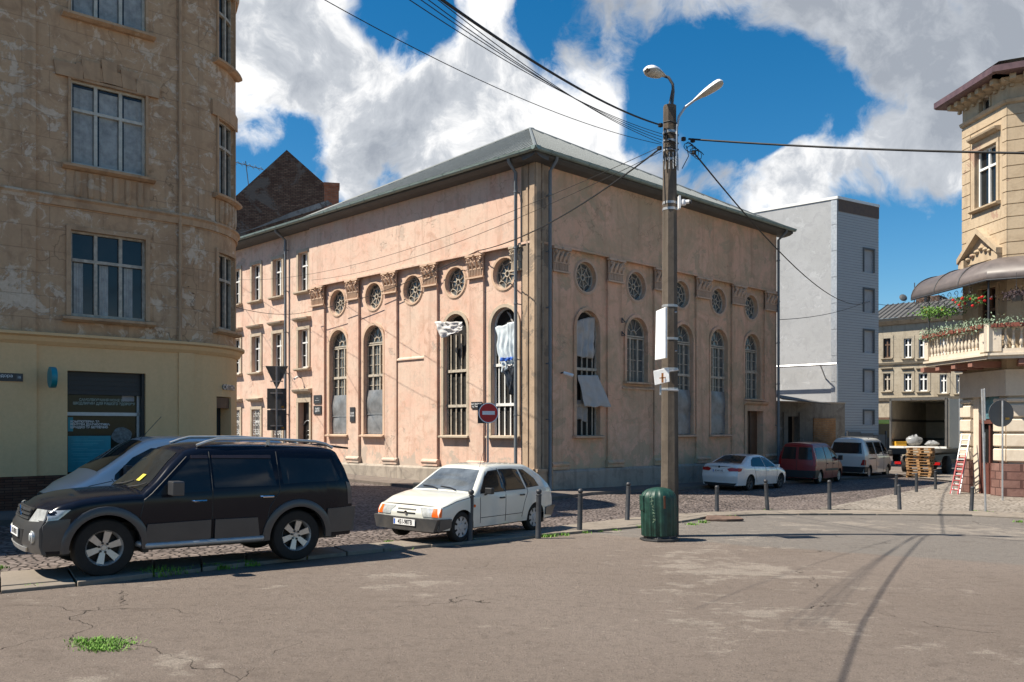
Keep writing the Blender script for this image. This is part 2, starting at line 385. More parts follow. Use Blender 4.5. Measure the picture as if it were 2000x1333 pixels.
M['chrome'] = plain('chrome', (.75, .75, .76), .12, 1, .05)
M['lens'] = plain('headlamp_lens', (.52, .54, .54), .12, .3, .25, 14, .8)
M['amber'] = plain('amber_lens', (.75, .13, .015), .25)
M['taillens'] = plain('tail_lens', (.38, .01, .012), .2)
M['smoke'] = plain('smoked_lens', (.10, .08, .08), .2)
# ------------------------------------------------------------------ ground
def m_cobble(name, c0, c1, joint, sc_, sx=1.0, rz=0.0, bump=.9):
    m = NT(name); co = m.coord((1, sx, 1), rz)
    wv = m.new('ShaderNodeTexNoise'); wv.inputs['Scale'].default_value = 1.2; m.l.new(co, wv.inputs['Vector'])
    ad = m.new('ShaderNodeVectorMath', operation='MULTIPLY_ADD'); m.l.new(wv.outputs['Color'], ad.inputs[0]); ad.inputs[1].default_value = (.25,)*3; m.l.new(co, ad.inputs[2])
    v = m.new('ShaderNodeTexVoronoi', feature='F1'); v.inputs['Scale'].default_value = sc_; v.inputs['Randomness'].default_value = .75; m.l.new(ad.outputs[0], v.inputs['Vector'])
    e = m.new('ShaderNodeTexVoronoi', feature='DISTANCE_TO_EDGE'); e.inputs['Scale'].default_value = sc_; e.inputs['Randomness'].default_value = .75; m.l.new(ad.outputs[0], e.inputs['Vector'])
    ed = m.step(e.outputs['Distance'], .02, .16)
    sw = m.new('ShaderNodeSeparateXYZ'); m.l.new(v.outputs['Color'], sw.inputs[0])
    c = m.mix(sw.outputs[0], c0, c1)
    c = m.mix(m.step(m.noise(.5, 6, .6), .4, .65, 0, .5), c, tuple(x*.62 for x in c0))
    c = m.mix(m.math('SUBTRACT', 1.0, ed), c, joint)
    m.bump(m.math('ADD', m.math('MULTIPLY', ed, 1.0), m.math('MULTIPLY', m.noise(30, 4), .25)), bump, .03)
    return m.out(c, m.step(m.noise(3), .3, .7, .6, .85), spec=.25)
def m_asphalt():
    m = NT('square_asphalt'); fin = m.noise(60, 6, .75); co = m.noise(9, 8, .7); big = m.noise(.16, 5, .55)
    c = m.mix(m.step(big, .38, .62), (.225, .182, .152), (.26, .214, .182))
    # a later, greyer patch of asphalt in the back right of the square
    sx = m.new('ShaderNodeSeparateXYZ'); m.l.new(m.coord(), sx.inputs[0])
    edge = m.math('ADD', m.math('SUBTRACT', sx.outputs['Y'], m.math('MULTIPLY', sx.outputs['X'], -.55)), m.math('MULTIPLY', m.math('SUBTRACT', m.noise(.7, 5), .5), 1.2))
    c = m.mix(m.step(edge, 18.6, 18.9, 0, .8), c, (.222, .206, .187))
    c = m.mix(m.step(co, .5, .7, 0, .4), c, (.105, .085, .072))
    v = m.new('ShaderNodeTexVoronoi', feature='F1'); v.inputs['Scale'].default_value = 42; m.l.new(m.coord(), v.inputs['Vector'])
    sw = m.new('ShaderNodeSeparateXYZ'); m.l.new(v.outputs['Color'], sw.inputs[0])
    c = m.mix(m.math('MULTIPLY', m.step(sw.outputs[0], .86, .9), m.step(v.outputs['Distance'], .22, .34, .75, 0)), c, (.035, .03, .03))
    c = m.mix(m.math('MULTIPLY', m.step(sw.outputs[1], .96, .97), m.step(v.outputs['Distance'], .15, .25, .9, 0)), c, (.5, .48, .45))
    d = m.math('ADD', m.noise(1.5, 12, .74, m.coord((.8, 1.15, 1))), m.math('MULTIPLY', m.math('SUBTRACT', m.noise(.22, 3, .5, m.coord(off=(3, 1, 0))), .5), .9))
    c = m.mix(m.math('MULTIPLY', m.step(d, .59, .66), m.step(fin, .3, .6, .25, .8)), c, (.40, .35, .295))
    c = m.mix(m.step(fin, .38, .6, .45, 0), c, (.07, .06, .052))
    c = m.mix(m.step(m.noise(24, 5, .8), .6, .7, 0, .45), c, (.3, .25, .21)); c = m.mix(m.step(m.noise(2.4, 9, .75, m.coord((.8, 1.5, 1), 0, (7, 2, 0))), .52, .66, 0, .38), c, (.115, .092, .078))
    cr = m.new('ShaderNodeTexVoronoi', feature='DISTANCE_TO_EDGE'); cr.inputs['Scale'].default_value = .16
    wv = m.new('ShaderNodeTexNoise'); wv.inputs['Scale'].default_value = 1.3; wv.inputs['Detail'].default_value = 6; m.l.new(m.coord(), wv.inputs['Vector'])
    ad = m.new('ShaderNodeVectorMath', operation='MULTIPLY_ADD'); m.l.new(wv.outputs['Color'], ad.inputs[0]); ad.inputs[1].default_value = (1.3,)*3; m.l.new(m.coord(), ad.inputs[2]); m.l.new(ad.outputs[0], cr.inputs['Vector'])
    ck = m.math('MULTIPLY', m.step(cr.outputs['Distance'], .0004, .0016, 1, 0), m.step(m.noise(.35, 3), .52, .56))
    c = m.mix(m.math('MULTIPLY', ck, .75), c, (.03, .026, .024))
    h = m.math('ADD', fin, m.math('ADD', m.math('MULTIPLY', co, 1.3), m.math('MULTIPLY', ck, -2)))
    m.bump(h, 1.0, .025)
    return m.out(c, .93, spec=.15)
M['asphalt'] = m_asphalt()
M['cobble'] = m_cobble('road_cobbles', (.16, .128, .116), (.27, .225, .205), (.035, .028, .024), 6.5, 1.35, .75)
M['setts'] = m_cobble('pavement_setts', (.27, .24, .205), (.36, .32, .28), (.12, .1, .08), 5.5, 1, .3, .5)
M['slab'] = plaster('stone_slab', (.22, .19, .158), (.28, .24, .20), (.15, .128, .105), (.15, .13, .11), .6, 9, streak=.0, bump=.5)
M['pave'] = plaster('dark_pavement', (.16, .135, .115), (.19, .16, .14), (.1, .085, .075), (.24, .21, .18), .62, 10, streak=0, bump=.4)
xs = sorted(set([-400, -150, -60, -30, -20, -10, 0, 10, 20, 30, 60, 150, 400])); ys = [-150, -40, 0, 10, 20, 30, 40, 50, 60, 100, 200, 600]
g = MB(); g.add([(x, y, G(x, y)) for x in xs for y in ys], [(i*len(ys)+j, (i+1)*len(ys)+j, (i+1)*len(ys)+j+1, i*len(ys)+j+1) for i in range(len(xs)-1) for j in range(len(ys)-1)])
tag(g.build('ground', M['cobble']), kind='structure')
def slab(name, poly, h, mat, skirt=.2):
    b = MB(); n = len(poly); tr = tessellate_polygon([[Vector((x, y, 0)) for x, y in poly]])
    b.add([(x, y, G(x, y)+h) for x, y in poly]+[(x, y, G(x, y)-skirt) for x, y in poly], [tuple(t) for t in tr]+[(i, (i+1) % n, n+(i+1) % n, n+i) for i in range(n)])
    o = b.build(name, mat, weld=True); return tag(o, kind='structure')
HK = .09
KN = [(-500, 1165), (-200, 1160), (0, 1152), (150, 1138), (300, 1120), (480, 1100), (600, 1087), (750, 1072), (930, 1056), (1050, 1045), (1160, 1035), (1250, 1027), (1330, 1017), (1400, 1006), (1500, 1003), (1620, 1003), (1760, 1003), (1900, 1005), (2000, 1010), (2300, 1030), (2700, 1050)]
KE = [(-500, 1120), (-200, 1120), (0, 1116), (130, 1108), (300, 1094), (480, 1081), (600, 1072), (700, 1064), (800, 1054), (930, 1043), (1067, 1029), (1137, 1021), (1220, 1012), (1330, 1004), (1400, 999), (1500, 996), (1620, 995), (1760, 996), (1900, 998), (2000, 1002), (2300, 1018), (2700, 1035)]
kn = [gp(*p, HK) for p in KN]; ke = [gp(*p, HK) for p in KE]
# plaza: asphalt, lower than the kerb on the left and flush on the right
pz = [(p.x, p.y) for p in kn]
slab('square', [(-60, pz[0][1]-12)]+pz+[(60, 8), (60, -40), (-60, -40)], .035, M['asphalt'])
# kerb strip built as individual stones with joints, one mesh
kb = MB()
def lerp_line(pts, d0, step):
    out = []; acc = 0
    for a, b in zip(pts, pts[1:]):
        L = (b-a).length; k = max(1, round(L/step))
        for i in range(k): out.append(a.lerp(b, i/k))
    out.append(pts[-1]); return out
random.seed(4)
for i in range(len(kn)-1):
    L = (kn[i+1]-kn[i]).length; k = max(1, round(L/.85))
    for j in range(k):
        e = .012/L
        a0 = kn[i].lerp(kn[i+1], j/k+e); a1 = kn[i].lerp(kn[i+1], (j+1)/k-e); b0 = ke[i].lerp(ke[i+1], j/k+e); b1 = ke[i].lerp(ke[i+1], (j+1)/k-e)
        dz = random.uniform(-.012, .008); dj = random.uniform(-.02, .015)
        dv = (a0-b0).normalized()*dj
        if (a0-b0).length > .75:
            spl = [(0, .3/(a0-b0).length-.008), (.3/(a0-b0).length, .995)]
        else: spl = [(0, 1)]
        for s0, s1 in spl:
            q = [a0.lerp(b0, s0)+dv, a1.lerp(b1, s0)+dv, a1.lerp(b1, s1), a0.lerp(b0, s1)]
            z2 = dz+random.uniform(-.006, .006)
            kb.add([p+Vector((0, 0, z2)) for p in q]+[p-Vector((0, 0, .25)) for p in q], [(0, 1, 2, 3), (0, 4, 5, 1), (1, 5, 6, 2), (2, 6, 7, 3), (3, 7, 4, 0)])
tag(kb.build('kerb', M['slab'], weld=True, bevel=.012), kind='structure')
# sunlit pavement in front of the right-hand building
rp = [gp(*p, .04) for p in [(1600, 994), (1690, 977), (1750, 965), (1830, 949), (1860, 940), (1872, 920)]]
slab('pavement_right', [(p.x, p.y) for p in rp]+[(20, 52), (60, 52), (60, 14)]+[(p.x, p.y+.1) for p in ke[-2:-6:-1]], .05, M['setts'])
# ------------------------------------------------------------------ pink hall
CX, CY = .78, 28.9
FL = Fr(CX, CY, math.atan2(.692, -.722)); FL.n = (-.692, -.722); FL.a = math.atan2(.692, -.722)
FRt = Fr(CX, CY, R_(43.4))
TE = FRt.tpx(1512)
def off2(f, t, o): p = f(t, o, 0); return (p.x, p.y)
q0 = Vector((CX, CY, 0))+Vector((*FL.n, 0))*1.5+Vector((*FRt.n, 0))*1.2
slab('pavement_hall', [off2(FL, 30, 2.2), off2(FL, .2, 2.2), (q0.x-.1, q0.y-1.1), (q0.x+.6, q0.y-.8), off2(FRt, 1.2, 1.5), off2(FRt, 40, 1.5), off2(FRt, 40, -2), off2(FL, 30, -2)], .10, M['pave'])
hall = empty('pink_hall', (0, 0, 0), 'peeling pink plaster hall with round and arched windows and grey metal roof', 'building')
def arc_pts(tc_, zc, r, a0, a1, n): return [(tc_+r*math.cos(a0+(a1-a0)*i/n), zc+r*math.sin(a0+(a1-a0)*i/n)) for i in range(n+1)]
def arch_poly(tc_, hw, z0, zs, n=16): return [(tc_-hw, z0), (tc_+hw, z0)]+arc_pts(tc_, zs, hw, 0, math.pi, n)
def circ(tc_, zc, r, n=28): return arc_pts(tc_, zc, r, 0, 2*math.pi, n)[:-1]
def ring(b, f, tc_, zc, r0, r1, o0, o1, a0=0, a1=2*math.pi, n=28):
    for i in range(n):
        x = a0+(a1-a0)*i/n; y = a0+(a1-a0)*(i+1)/n
        P = lambda r, a, o: f(tc_+r*math.cos(a), o, zc+r*math.sin(a))
        b.add([P(r0, x, o1), P(r1, x, o1), P(r1, y, o1), P(r0, y, o1), P(r0, x, o0), P(r1, x, o0), P(r1, y, o0), P(r0, y, o0)], [(0, 1, 2, 3), (1, 5, 6, 2), (0, 3, 7, 4)])
ZF, ZW = 8.45, 11.12
def capital(f, t0, t1, par, mat):
    """carved leaf capital: necking, fluted basket, curled leaves, volutes, abacus"""
    b = MB(); w_ = t1-t0; c = (t0+t1)/2
    b.box(f, t0-.05, t1+.05, .10, .2, 7.56, 7.62); b.box(f, t0, t1, .1, .15, 7.62, 8.36)
    for i in range(9):
        x = t0+.03+(w_-.06)*(i+.5)/9; b.tube([f(x, .16, 7.64), f(x, .17, 7.86)], .026, 6)
    b.box(f, t0-.02, t1+.02, .1, .19, 7.87, 7.91)
    for i in range(4):
        x = t0+.08+(w_-.16)*i/3
        b.tube([f(x, .16, 7.92), f(x, .2, 8.05), f(x+.02, .26, 8.14), f(x, .24, 8.17)], [.055, .06, .04, .02], 6)
    for i in range(3):
        x = t0+.17+(w_-.34)*i/2; b.tube([f(x, .16, 8.02), f(x, .21, 8.2), f(x, .27, 8.28)], [.05, .055, .03], 6)
    for s in (-1, 1):
        x = c+s*(w_/2-.07)
        b.tube([f(c+s*.08, .17, 8.1), f(c+s*.2, .2, 8.24), f(x, .22, 8.3), f(x+s*.06, .23, 8.25), f(x+s*.02, .23, 8.2), f(x-s*.03, .23, 8.24)], [.02, .03, .03, .03, .025, .02], 6)
    b.box(f, t0-.06, t1+.06, .1, .24, 8.34, 8.42)
    b.lathe(f(c, .24, 8.37), [(.0, -.05), (.05, -.03), (.06, 0), (.05, .03), (0, .05)], 8)
    return b.build('capital', mat, par)
def oculus(f, tc_, zc, par, mat):
    b = MB(); ring(b, f, tc_, zc, .54, .61, 0, .035); ring(b, f, tc_, zc, .61, .65, 0, .015)
    w_ = b.build('round_window', mat, par)
    g_ = MB(); g_.add([f(t, -.2, z) for t, z in circ(tc_, zc, .56)], [tuple(range(28))]); g_.build('pane', M['dusty'], w_)
    t_ = MB(); ring(t_, f, tc_, zc, .50, .545, -.2, -.15); ring(t_, f, tc_, zc, .085, .12, -.2, -.14, n=14)
    for k in range(8):
        a = 2*math.pi*k/8+.2; P = lambda r, a_, o: f(tc_+r*math.cos(a_), o, zc+r*math.sin(a_))
        t_.tube([P(.1, a, -.17), P(.52, a, -.17)], .019, 5)
        a2 = a+2*math.pi/8; am = (a+a2)/2
        t_.tube([P(.39, a, -.17), P(.34, a+.2, -.17), P(.32, am, -.17), P(.34, a2-.2, -.17), P(.39, a2, -.17)], .016, 5)
    t_.build('tracery', M['oldframe'], w_); return w_
def arched(f, tc_, hw, z0, zs, par, kind, mat, tm=M['oldframe'], transoms=(3.05, 4.35), cover=None, o=0.0):
    b = MB(); P = arc_pts
    ring(b, f, tc_, zs, hw+.0, hw+.12, o, o+.07, 0, math.pi, 16)
    for s in (-1, 1):
        x0, x1 = sorted((tc_+s*hw, tc_+s*(hw+.12))); b.box(f, x0, x1, o, o+.07, z0, zs)
    b.prof(f, [(o, z0-.12), (o, z0), (o+.2, z0-.03), (o+.2, z0-.09)], tc_-hw-.16, tc_+hw+.16)
    w_ = b.build('arched_window', mat, par)
    D = o-.19
    gl = MB(); gl.add([f(t, D, z) for t, z in arch_poly(tc_, hw+.02, z0, zs)], [tuple(range(19))])
    gl.build('pane', M['void'] if kind == 'open' else M['dusty'], w_)  # open windows: near-black sheet painted as the unlit interior, no glass
    t_ = MB(); ring(t_, f, tc_, zs, hw-.05, hw+.01, D, D+.06, 0, math.pi, 14)
    for s in (-1, 1): x0, x1 = sorted((tc_+s*hw, tc_+s*(hw-.05))); t_.box(f, x0, x1, D, D+.06, z0, zs)
    if kind == 'full' or kind == 'short':
        ring(t_, f, tc_, zs, .15, .185, D, D+.05, 0, math.pi, 8)
        for k in range(1, 5):
            a = math.pi*k/5; t_.tube([f(tc_+.17*math.cos(a), D+.025, zs+.17*math.sin(a)), f(tc_+(hw-.02)*math.cos(a), D+.025, zs+(hw-.02)*math.sin(a))], .014, 5)
        t_.box(f, tc_-hw, tc_+hw, D, D+.07, zs-.09, zs-.04); t_.box(f, tc_-hw, tc_+hw, D, D+.08, zs-.17, zs-.12)
        for s in (-1, 0, 1, 2):
            pass
        for x in (tc_-hw*.36, tc_+hw*.36): t_.box(f, x-.035, x+.035, D, D+.07, z0, zs-.12)
        for x in (tc_-hw, tc_, tc_+hw): t_.box(f, x-.012, x+.012, D, D+.03, z0, zs-.12)
        for z in transoms: t_.box(f, tc_-hw, tc_+hw, D, D+.09, z-.05, z+.05)
        z = zs-.55
        while z > z0: t_.box(f, tc_-hw, tc_+hw, D, D+.03, z-.012, z+.012); z -= .42
    elif kind == 'open':
        for k in range(4):
            x = tc_+hw*(-.66+.44*k); t_.box(f, x-.022, x+.022, D+.02, D+.06, z0, zs-.1)
        for z in transoms: t_.box(f, tc_-hw, tc_+hw, D, D+.1, z-.05, z+.05)
        for x in (tc_-hw*.4, tc_+hw*.4): t_.box(f, x-.03, x+.03, D-.16, D-.12, z0, zs+.1)
    t_.build('sash', tm, w_)
    if cover:
        cz = cover
        def sh(u, v, z_0, z_1, a):
            x = tc_-hw+.02+(2*hw-.04)*u; z = z_0+(z_1-z_0)*v
            return f(x, D+.1+a*(math.sin(v*3.0)*.05+.04*math.sin(u*5+v*4+z_0)*v), z)
        c_ = MB(); c_.surf(lambda u, v: sh(u, v, z0+.02, cz*.45+z0*.55, .3), 10, 8); c_.surf(lambda u, v: sh(u, v, cz*.45+z0*.55+.02, cz, .75), 10, 8)
        c_.box(f, tc_-hw, tc_+hw, D+.07, D+.13, cz*.45+z0*.55-.01, cz*.45+z0*.55+.03)
        c_.build('metal_cover', M['ironsheet'], w_, smooth=40)
    return w_
def rwin(f, t0, t1, z0, z1, par, fm, cols=2, tr=.34, sub_=1, sill=True, hood=False, depth=.2, gl='glass', trimw=.14, tm=None, grille=False, o=0, name='window', bars=.045):
    """rectangular window: surround, sill, casement frame and pane"""
    tm = tm or M['trim']; b = MB(); ar = getattr(f, 't1', None)
    if trimw:
        for a, c in ((t0-trimw, t0), (t1, t1+trimw)): b.box(f, a, c, o, o+.05, z0, z1)
        b.box(f, t0-trimw, t1+trimw, o, o+.055, z1, z1+trimw)
    if sill: b.prof(f, [(o, z0-.14), (o, z0), (o+.2, z0-.03), (o+.2, z0-.09), (o+.1, z0-.14)], t0-.2, t1+.2)
    if hood: b.prof(f, [(o, z1+.38), (o, z1+.56), (o+.26, z1+.52), (o+.24, z1+.46), (o+.1, z1+.38)], t0-.2, t1+.2)
    if not b.v: b.box(f, t0, t1, o-.02, o-.015, z1-.01, z1-.004)
    w_ = b.build(name, tm, par)
    D = o-depth; g_ = MB(); n = 8 if ar and t1 > ar else 1
    g_.surf(lambda u, v: f(t0+(t1-t0)*u, D, z0+(z1-z0)*v), n, 1); g_.build('pane', M[gl], w_)
    s_ = MB(); k = bars
    s_.box(f, t0, t0+k, D, D+.06, z0, z1); s_.box(f, t1-k, t1, D, D+.06, z0, z1); s_.box(f, t0+k, t1-k, D, D+.062, z0, z0+k*1.4); s_.box(f, t0+k, t1-k, D, D+.062, z1-k, z1)
    zt = z1-(z1-z0)*tr
    if tr: s_.box(f, t0+k, t1-k, D, D+.08, zt-k*.7, zt+k*.7)
    for c in range(1, cols): x = t0+(t1-t0)*c/cols; s_.box(f, x-k*.75, x+k*.75, D, D+.07, z0+k, z1-k)
    if sub_:
        nn = 2 if tr else 3; zz = zt if tr else z1
        for j in range(1, nn): z = z0+(zz-z0)*j/nn; s_.box(f, t0+k, t1-k, D, D+.03, z-.015, z+.015)
    s_.build('frame', fm, w_)
    if grille:
        r_ = MB()
        for i in range(5):
            x = t0+(t1-t0)*(i+.5)/5; r_.tube([f(x, o-.04, z0), f(x, o-.04, z1)], .012, 5)
        for j in range(4):
            z = z0+(z1-z0)*(j+.5)/4; r_.tube([f(t0, o-.05, z), f(t1, o-.05, z)], .012, 5)
            for i in range(3):
                x = t0+(t1-t0)*(i+.5)/3; r_.tube([f(x+.13*math.cos(a*.6), o-.03, z+.13*math.sin(a*.6)) for a in range(11)], .01, 4)
        r_.build('window_grille', M['white'], w_)
    return w_
# --- left (sunlit) facade
TH = 13.45; HW = .64; Z0, ZS = 1.92, 5.76
occ = [1.45, 4.0, 6.46, 8.95, 11.5]; pilL = [(2.42, 3.14), (4.92, 5.66), (7.35, 8.1), (9.88, 10.6), (12.4, 13.3)]
arL = [1.42, 3.95, 8.92, 11.4]
annexW = [(13.75, 14.55), (15.95, 16.75), (17.9, 18.7), (19.85, 20.65), (21.8, 22.6)]; TA = 25.5
hs_ = [circ(t, 7.6, .54) for t in occ]+[arch_poly(t, HW, Z0, ZS) for t in arL]
wl = MB(); wl.holes(FL, [(0, -.6), (TH, -.6), (TH, ZF), (0, ZF)], hs_, 0, .3)
wl.box(FL, 0, TH, .0, .12, ZF, ZW); wl.box(FL, 0, TH, .12, .19, ZF-.02, ZF+.05)
wl.box(FL, 5.7, 7.3, 0, .05, .7, 4.85); wl.prof(FL, [(0, 4.85), (0, 4.97), (.1, 4.9), (.1, 4.85)], 5.68, 7.33)
ah = []
for a, b_ in annexW: ah += [(a, b_, 8.4, 10.15), (a, b_, 4.92, 6.65)]
ah += [(13.6, 14.5, -.2, 3.35)]+[(a, b_, 1.35, 3.1) for a, b_ in annexW[1:]]
wl.grid(FL, [TH, TA], [-.6, ZW], ah, .0, .3)
wl.box(FL, TH, TH+.06, 0, .12, ZF, ZW-.02)
for z in (.1, ): pass
wall = wl.build('wall', M['pink'], hall)
pw = MB(); pw.prof(FL, [(0, -.6), (0, .72), (.12, .72), (.2, .64), (.2, -.6)], .3, 13.4); pw.prof(FL, [(0, -.6), (0, .6), (.1, .6), (.1, -.6)], 14.75, TA); pw.build('plinth', M['plinth'], hall)
for a, b_ in pilL:
    p = MB(); p.box(FL, a, b_, 0, .1, .98, 7.58); p.prof(FL, [(0, .74), (0, 1.0), (.12, 1.0), (.2, .93), (.2, .88), (.16, .84), (.16, .74)], a-.08, b_+.08)
    p = p.build('pilaster', M['pink'], hall); capital(FL, a-.03, b_+.03, p, M['ptrim'])
for t in occ: oculus(FL, t, 7.6, hall, M['ptrim'])
arched(FL, arL[0], HW, Z0, ZS, hall, 'open', M['trim'], M['white'], (3.0, 4.4)); arched(FL, arL[1], HW, Z0, ZS, hall, 'open', M['trim'], M['oldframe'], (3.0, 4.3))
arched(FL, arL[2], HW, Z0, ZS, hall, 'full', M['ptrim'], cover=3.75); arched(FL, arL[3], HW, Z0, ZS, hall, 'full', M['ptrim'], cover=3.6)
for i, (a, b_) in enumerate(annexW):
    rwin(FL, a, b_, 8.4, 10.15, hall, M['white']); rwin(FL, a, b_, 4.92, 6.65, hall, M['white'], hood=True)
    if i: rwin(FL, a, b_, 1.35, 3.1, hall, M['white'], hood=True, grille=True)
# annex door
d = MB(); d.box(FL, 13.47, 13.6, 0, .08, 0, 3.35); d.box(FL, 14.5, 14.65, 0, .08, 0, 3.35); d.box(FL, 13.47, 14.65, 0, .085, 3.35, 3.55); d.prof(FL, [(0, 3.75), (0, 3.98), (.28, 3.93), (.25, 3.85), (.1, 3.75)], 13.4, 14.75)
d.box(FL, 13.5, 14.6, 0, .05, 3.55, 3.75)
dr = d.build('door_surround', M['trim'], hall)
d = MB(); d.box(FL, 13.6, 14.5, -.28, -.22, -.1, 3.35)
for s in (13.72, 14.14): d.box(FL, s, s+.26, -.22, -.2, .3, 1.9)
d.tube([FL(13.65+.8*i/12, -.19, 2.3+.22*math.sin(math.pi*i/12)) for i in range(13)], .03, 6)
for i in range(6): d.tube([FL(13.68+.15*i, -.19, .35), FL(13.68+.15*i, -.19, 2.1)], .015, 5)
d.build('door', M['doorblack'], dr)
b = MB(); b.tube([FL(13.65+.8*i/12, -.16, 2.32+.2*math.sin(math.pi*i/12)) for i in range(13)], .025, 6)
for k in range(8): b.tube([FL(14.05+.12*math.cos(a*.7), -.17, .6+.2*k+.08*math.sin(a*.7)) for a in range(7)], .012, 4)
b.build('ironwork', M['steel'], dr)
# --- right (shaded) facade
tR = lambda px: FRt.tpx(px)
occR = [tR(p) for p in (1144, 1243, 1330, 1403, 1467)]
pilR = [(tR(a), tR(b_)) for a, b_ in ((1076, 1104), (1184, 1211), (1275, 1299), (1357, 1381), (1427, 1449))]+[(tR(1491), TE)]
arR = [(tR(1147), Z0), (tR(1243), 3.95), (tR(1334), Z0), (tR(1403), Z0), (tR(1468), 3.5)]
DT0, DT1 = tR(1456), tR(1487)
wr = MB(); hr = [circ(t, 7.6, .54) for t in occR]+[arch_poly(t, HW, z, ZS) for t, z in arR]+[[(DT0, -.5), (DT1, -.5), (DT1, 2.95), (DT0, 2.95)]]
wr.holes(FRt, [(0, -.6), (TE, -.6), (TE, ZF), (0, ZF)], hr, 0, .3)
wr.box(FRt, 0, TE, 0, .12, ZF, ZW); wr.box(FRt, 0, TE, .12, .19, ZF-.02, ZF+.05)
x1 = pilR[1][1]; x2 = pilR[2][0]; wr.box(FRt, x1+.05, x2-.05, 0, .05, .7, 3.65); wr.prof(FRt, [(0, 3.65), (0, 3.78), (.12, 3.7), (.12, 3.65)], x1+.02, x2-.02)
# far end wall and inside
e0 = FRt(TE, 0, 0)
for (p0, p1) in (((TE, 0), (TE, -14)),):
    a = FRt(TE, .12, -.6); b_ = FRt(TE, -13.5, -.6); wr.add([a, b_, b_+Vector((0, 0, 11.7)), a+Vector((0, 0, 11.7))], [(0, 1, 2, 3)])
wr.build('wall', M['pinkR'], hall)
pw = MB(); pw.prof(FRt, [(0, -1.2), (0, .72), (.1, .72), (.16, .64), (.16, -1.2)], .3, DT0-.2); pw.prof(FRt, [(0, -1.2), (0, .72), (.1, .72), (.16, .64), (.16, -1.2)], DT1+.2, TE); pw.build('plinth', M['plinth'], hall)
for a, b_ in pilR:
    p = MB(); p.box(FRt, a, b_, 0, .09, .98, 7.58); p.prof(FRt, [(0, .74), (0, 1.0), (.11, 1.0), (.18, .93), (.18, .88), (.14, .84), (.14, .74)], a-.06, b_+.06)
    p = p.build('pilaster', M['pinkR'], hall); capital(FRt, a-.02, b_+.02, p, M['ptrim'])
for t in occR: oculus(FRt, t, 7.6, hall, M['ptrim'])
arched(FRt, arR[0][0], HW, Z0, ZS, hall, 'open', M['pinkR'], M['oldframe'], (3.0, 4.3)); arched(FRt, arR[1][0], HW, 3.95, ZS, hall, 'short', M['pinkR'], transoms=())
for k in (2, 3): arched(FRt, arR[k][0], HW, Z0, ZS, hall, 'full', M['pinkR'], cover=3.75)
arched(FRt, arR[4][0], HW, 3.5, ZS, hall, 'full', M['pinkR'], transoms=(4.7,))
d = MB(); d.box(FRt, DT0-.2, DT0, 0, .1, -.4, 2.95); d.box(FRt, DT1, DT1+.2, 0, .1, -.4, 2.95); d.box(FRt, DT0-.2, DT1+.2, 0, .11, 2.95, 3.2); d.prof(FRt, [(0, 3.2), (0, 3.4), (.26, 3.36), (.22, 3.28), (.1, 3.2)], DT0-.3, DT1+.3)
dr = d.build('door_surround', M['pinkR'], hall)
d = MB(); dm = (DT0+DT1)/2; d.box(FRt, DT0, DT1, -.28, -.22, -.5, 2.95)
for s0, s1 in ((DT0+.1, dm-.08), (dm+.08, DT1-.1)):
    for z0_, z1_ in ((-.1, .6), (.75, 1.7), (1.85, 2.7)): d.box(FRt, s0, s1, -.22, -.19, z0_, z1_)
d.box(FRt, dm-.03, dm+.03, -.22, -.17, -.5, 2.95); d.build('door', M['wood'], dr)
# --- corner pier with vertical mouldings
p = MB()
for f in (FL, FRt):
    p.box(f, -.14, .50, 0, .15, .72, ZW); p.box(f, .16, .24, .15, .19, .72, ZW); p.box(f, -.16, .06, .15, .21, .72, ZW-.02)
    p.box(f, -.2, .62, 0, .26, -.6, .70); p.box(f, -.18, .56, 0, .3, .70, .8)
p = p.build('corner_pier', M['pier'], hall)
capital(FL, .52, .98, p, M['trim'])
# --- eaves, gutter, roof
EV = .62
hd = 13.45; M['seam'] = plain('roof_seam', (.15, .165, .165), .6)
rf = MB(); X0 = -EV; zr = 11.36
CC = lambda a, b_, z: Vector((CX+FRt.d[0]*a+FL.d[0]*b_, CY+FRt.d[1]*a+FL.d[1]*b_, z))
ax, ay, az = TE*.43, 6.75, 15.55
ap = CC(ax, ay, az); c0 = CC(X0, X0, zr); c1 = CC(TE+EV, X0, zr); c2 = CC(X0, hd+.2, zr); c3 = CC(TE+EV, hd+.2, zr)
rf.add([c0, c1, c3, c2, ap], [(0, 1, 4), (1, 2, 4), (2, 3, 4), (3, 0, 4)])
rf.add([c0, c1, c3, c2], [(0, 3, 2, 1)])
c4 = CC(X0, TA+1, zr); c5 = CC(5, TA+1, zr+.55); c6 = CC(5, hd, zr+.55); c7 = CC(9, TA+1, zr)
rf.add([c2-Vector((0, 0, .01)), c4, c5, c6, c7, CC(9, hd, zr)], [(0, 1, 2, 3), (3, 2, 4, 5)])
NP = len(rf.f)
def seams(p0, p1, apx, n):
    for i in range(1, n):
        s = p0.lerp(p1, i/n); base = (p1-p0).normalized()
        h = apx-p0; foot = p0+base*h.dot(base); up = apx-foot; k = (s-p0).length; L0 = (foot-p0).length; L = (p1-p0).length
        fr = k/L0 if k < L0 else (L-k)/(L-L0)
        rf.tube([s+Vector((0, 0, .02)), s+up*fr+Vector((0, 0, .02))], .026, 4, False)
seams(c0, c1, ap, 34); seams(c0, c2, ap, 30)
for a in (c0, c1, c2): rf.tube([a+Vector((0, 0, .03)), ap+Vector((0, 0, .03))], .06, 6, False)
roof = rf.build('roof', M['metal_roof'], hall); roof.data.materials.append(M['seam'])
for p_ in roof.data.polygons:
    if p_.index >= NP: p_.material_index = 1
v = MB(); v.lathe(ap+(c3-c0).normalized()*.5-Vector((0, 0, .3)), [(.14, 0), (.14, .42), (.17, .43), (.17, .5), (0, .56)], 12); v.build('roof_vent', M['gutter'], roof)
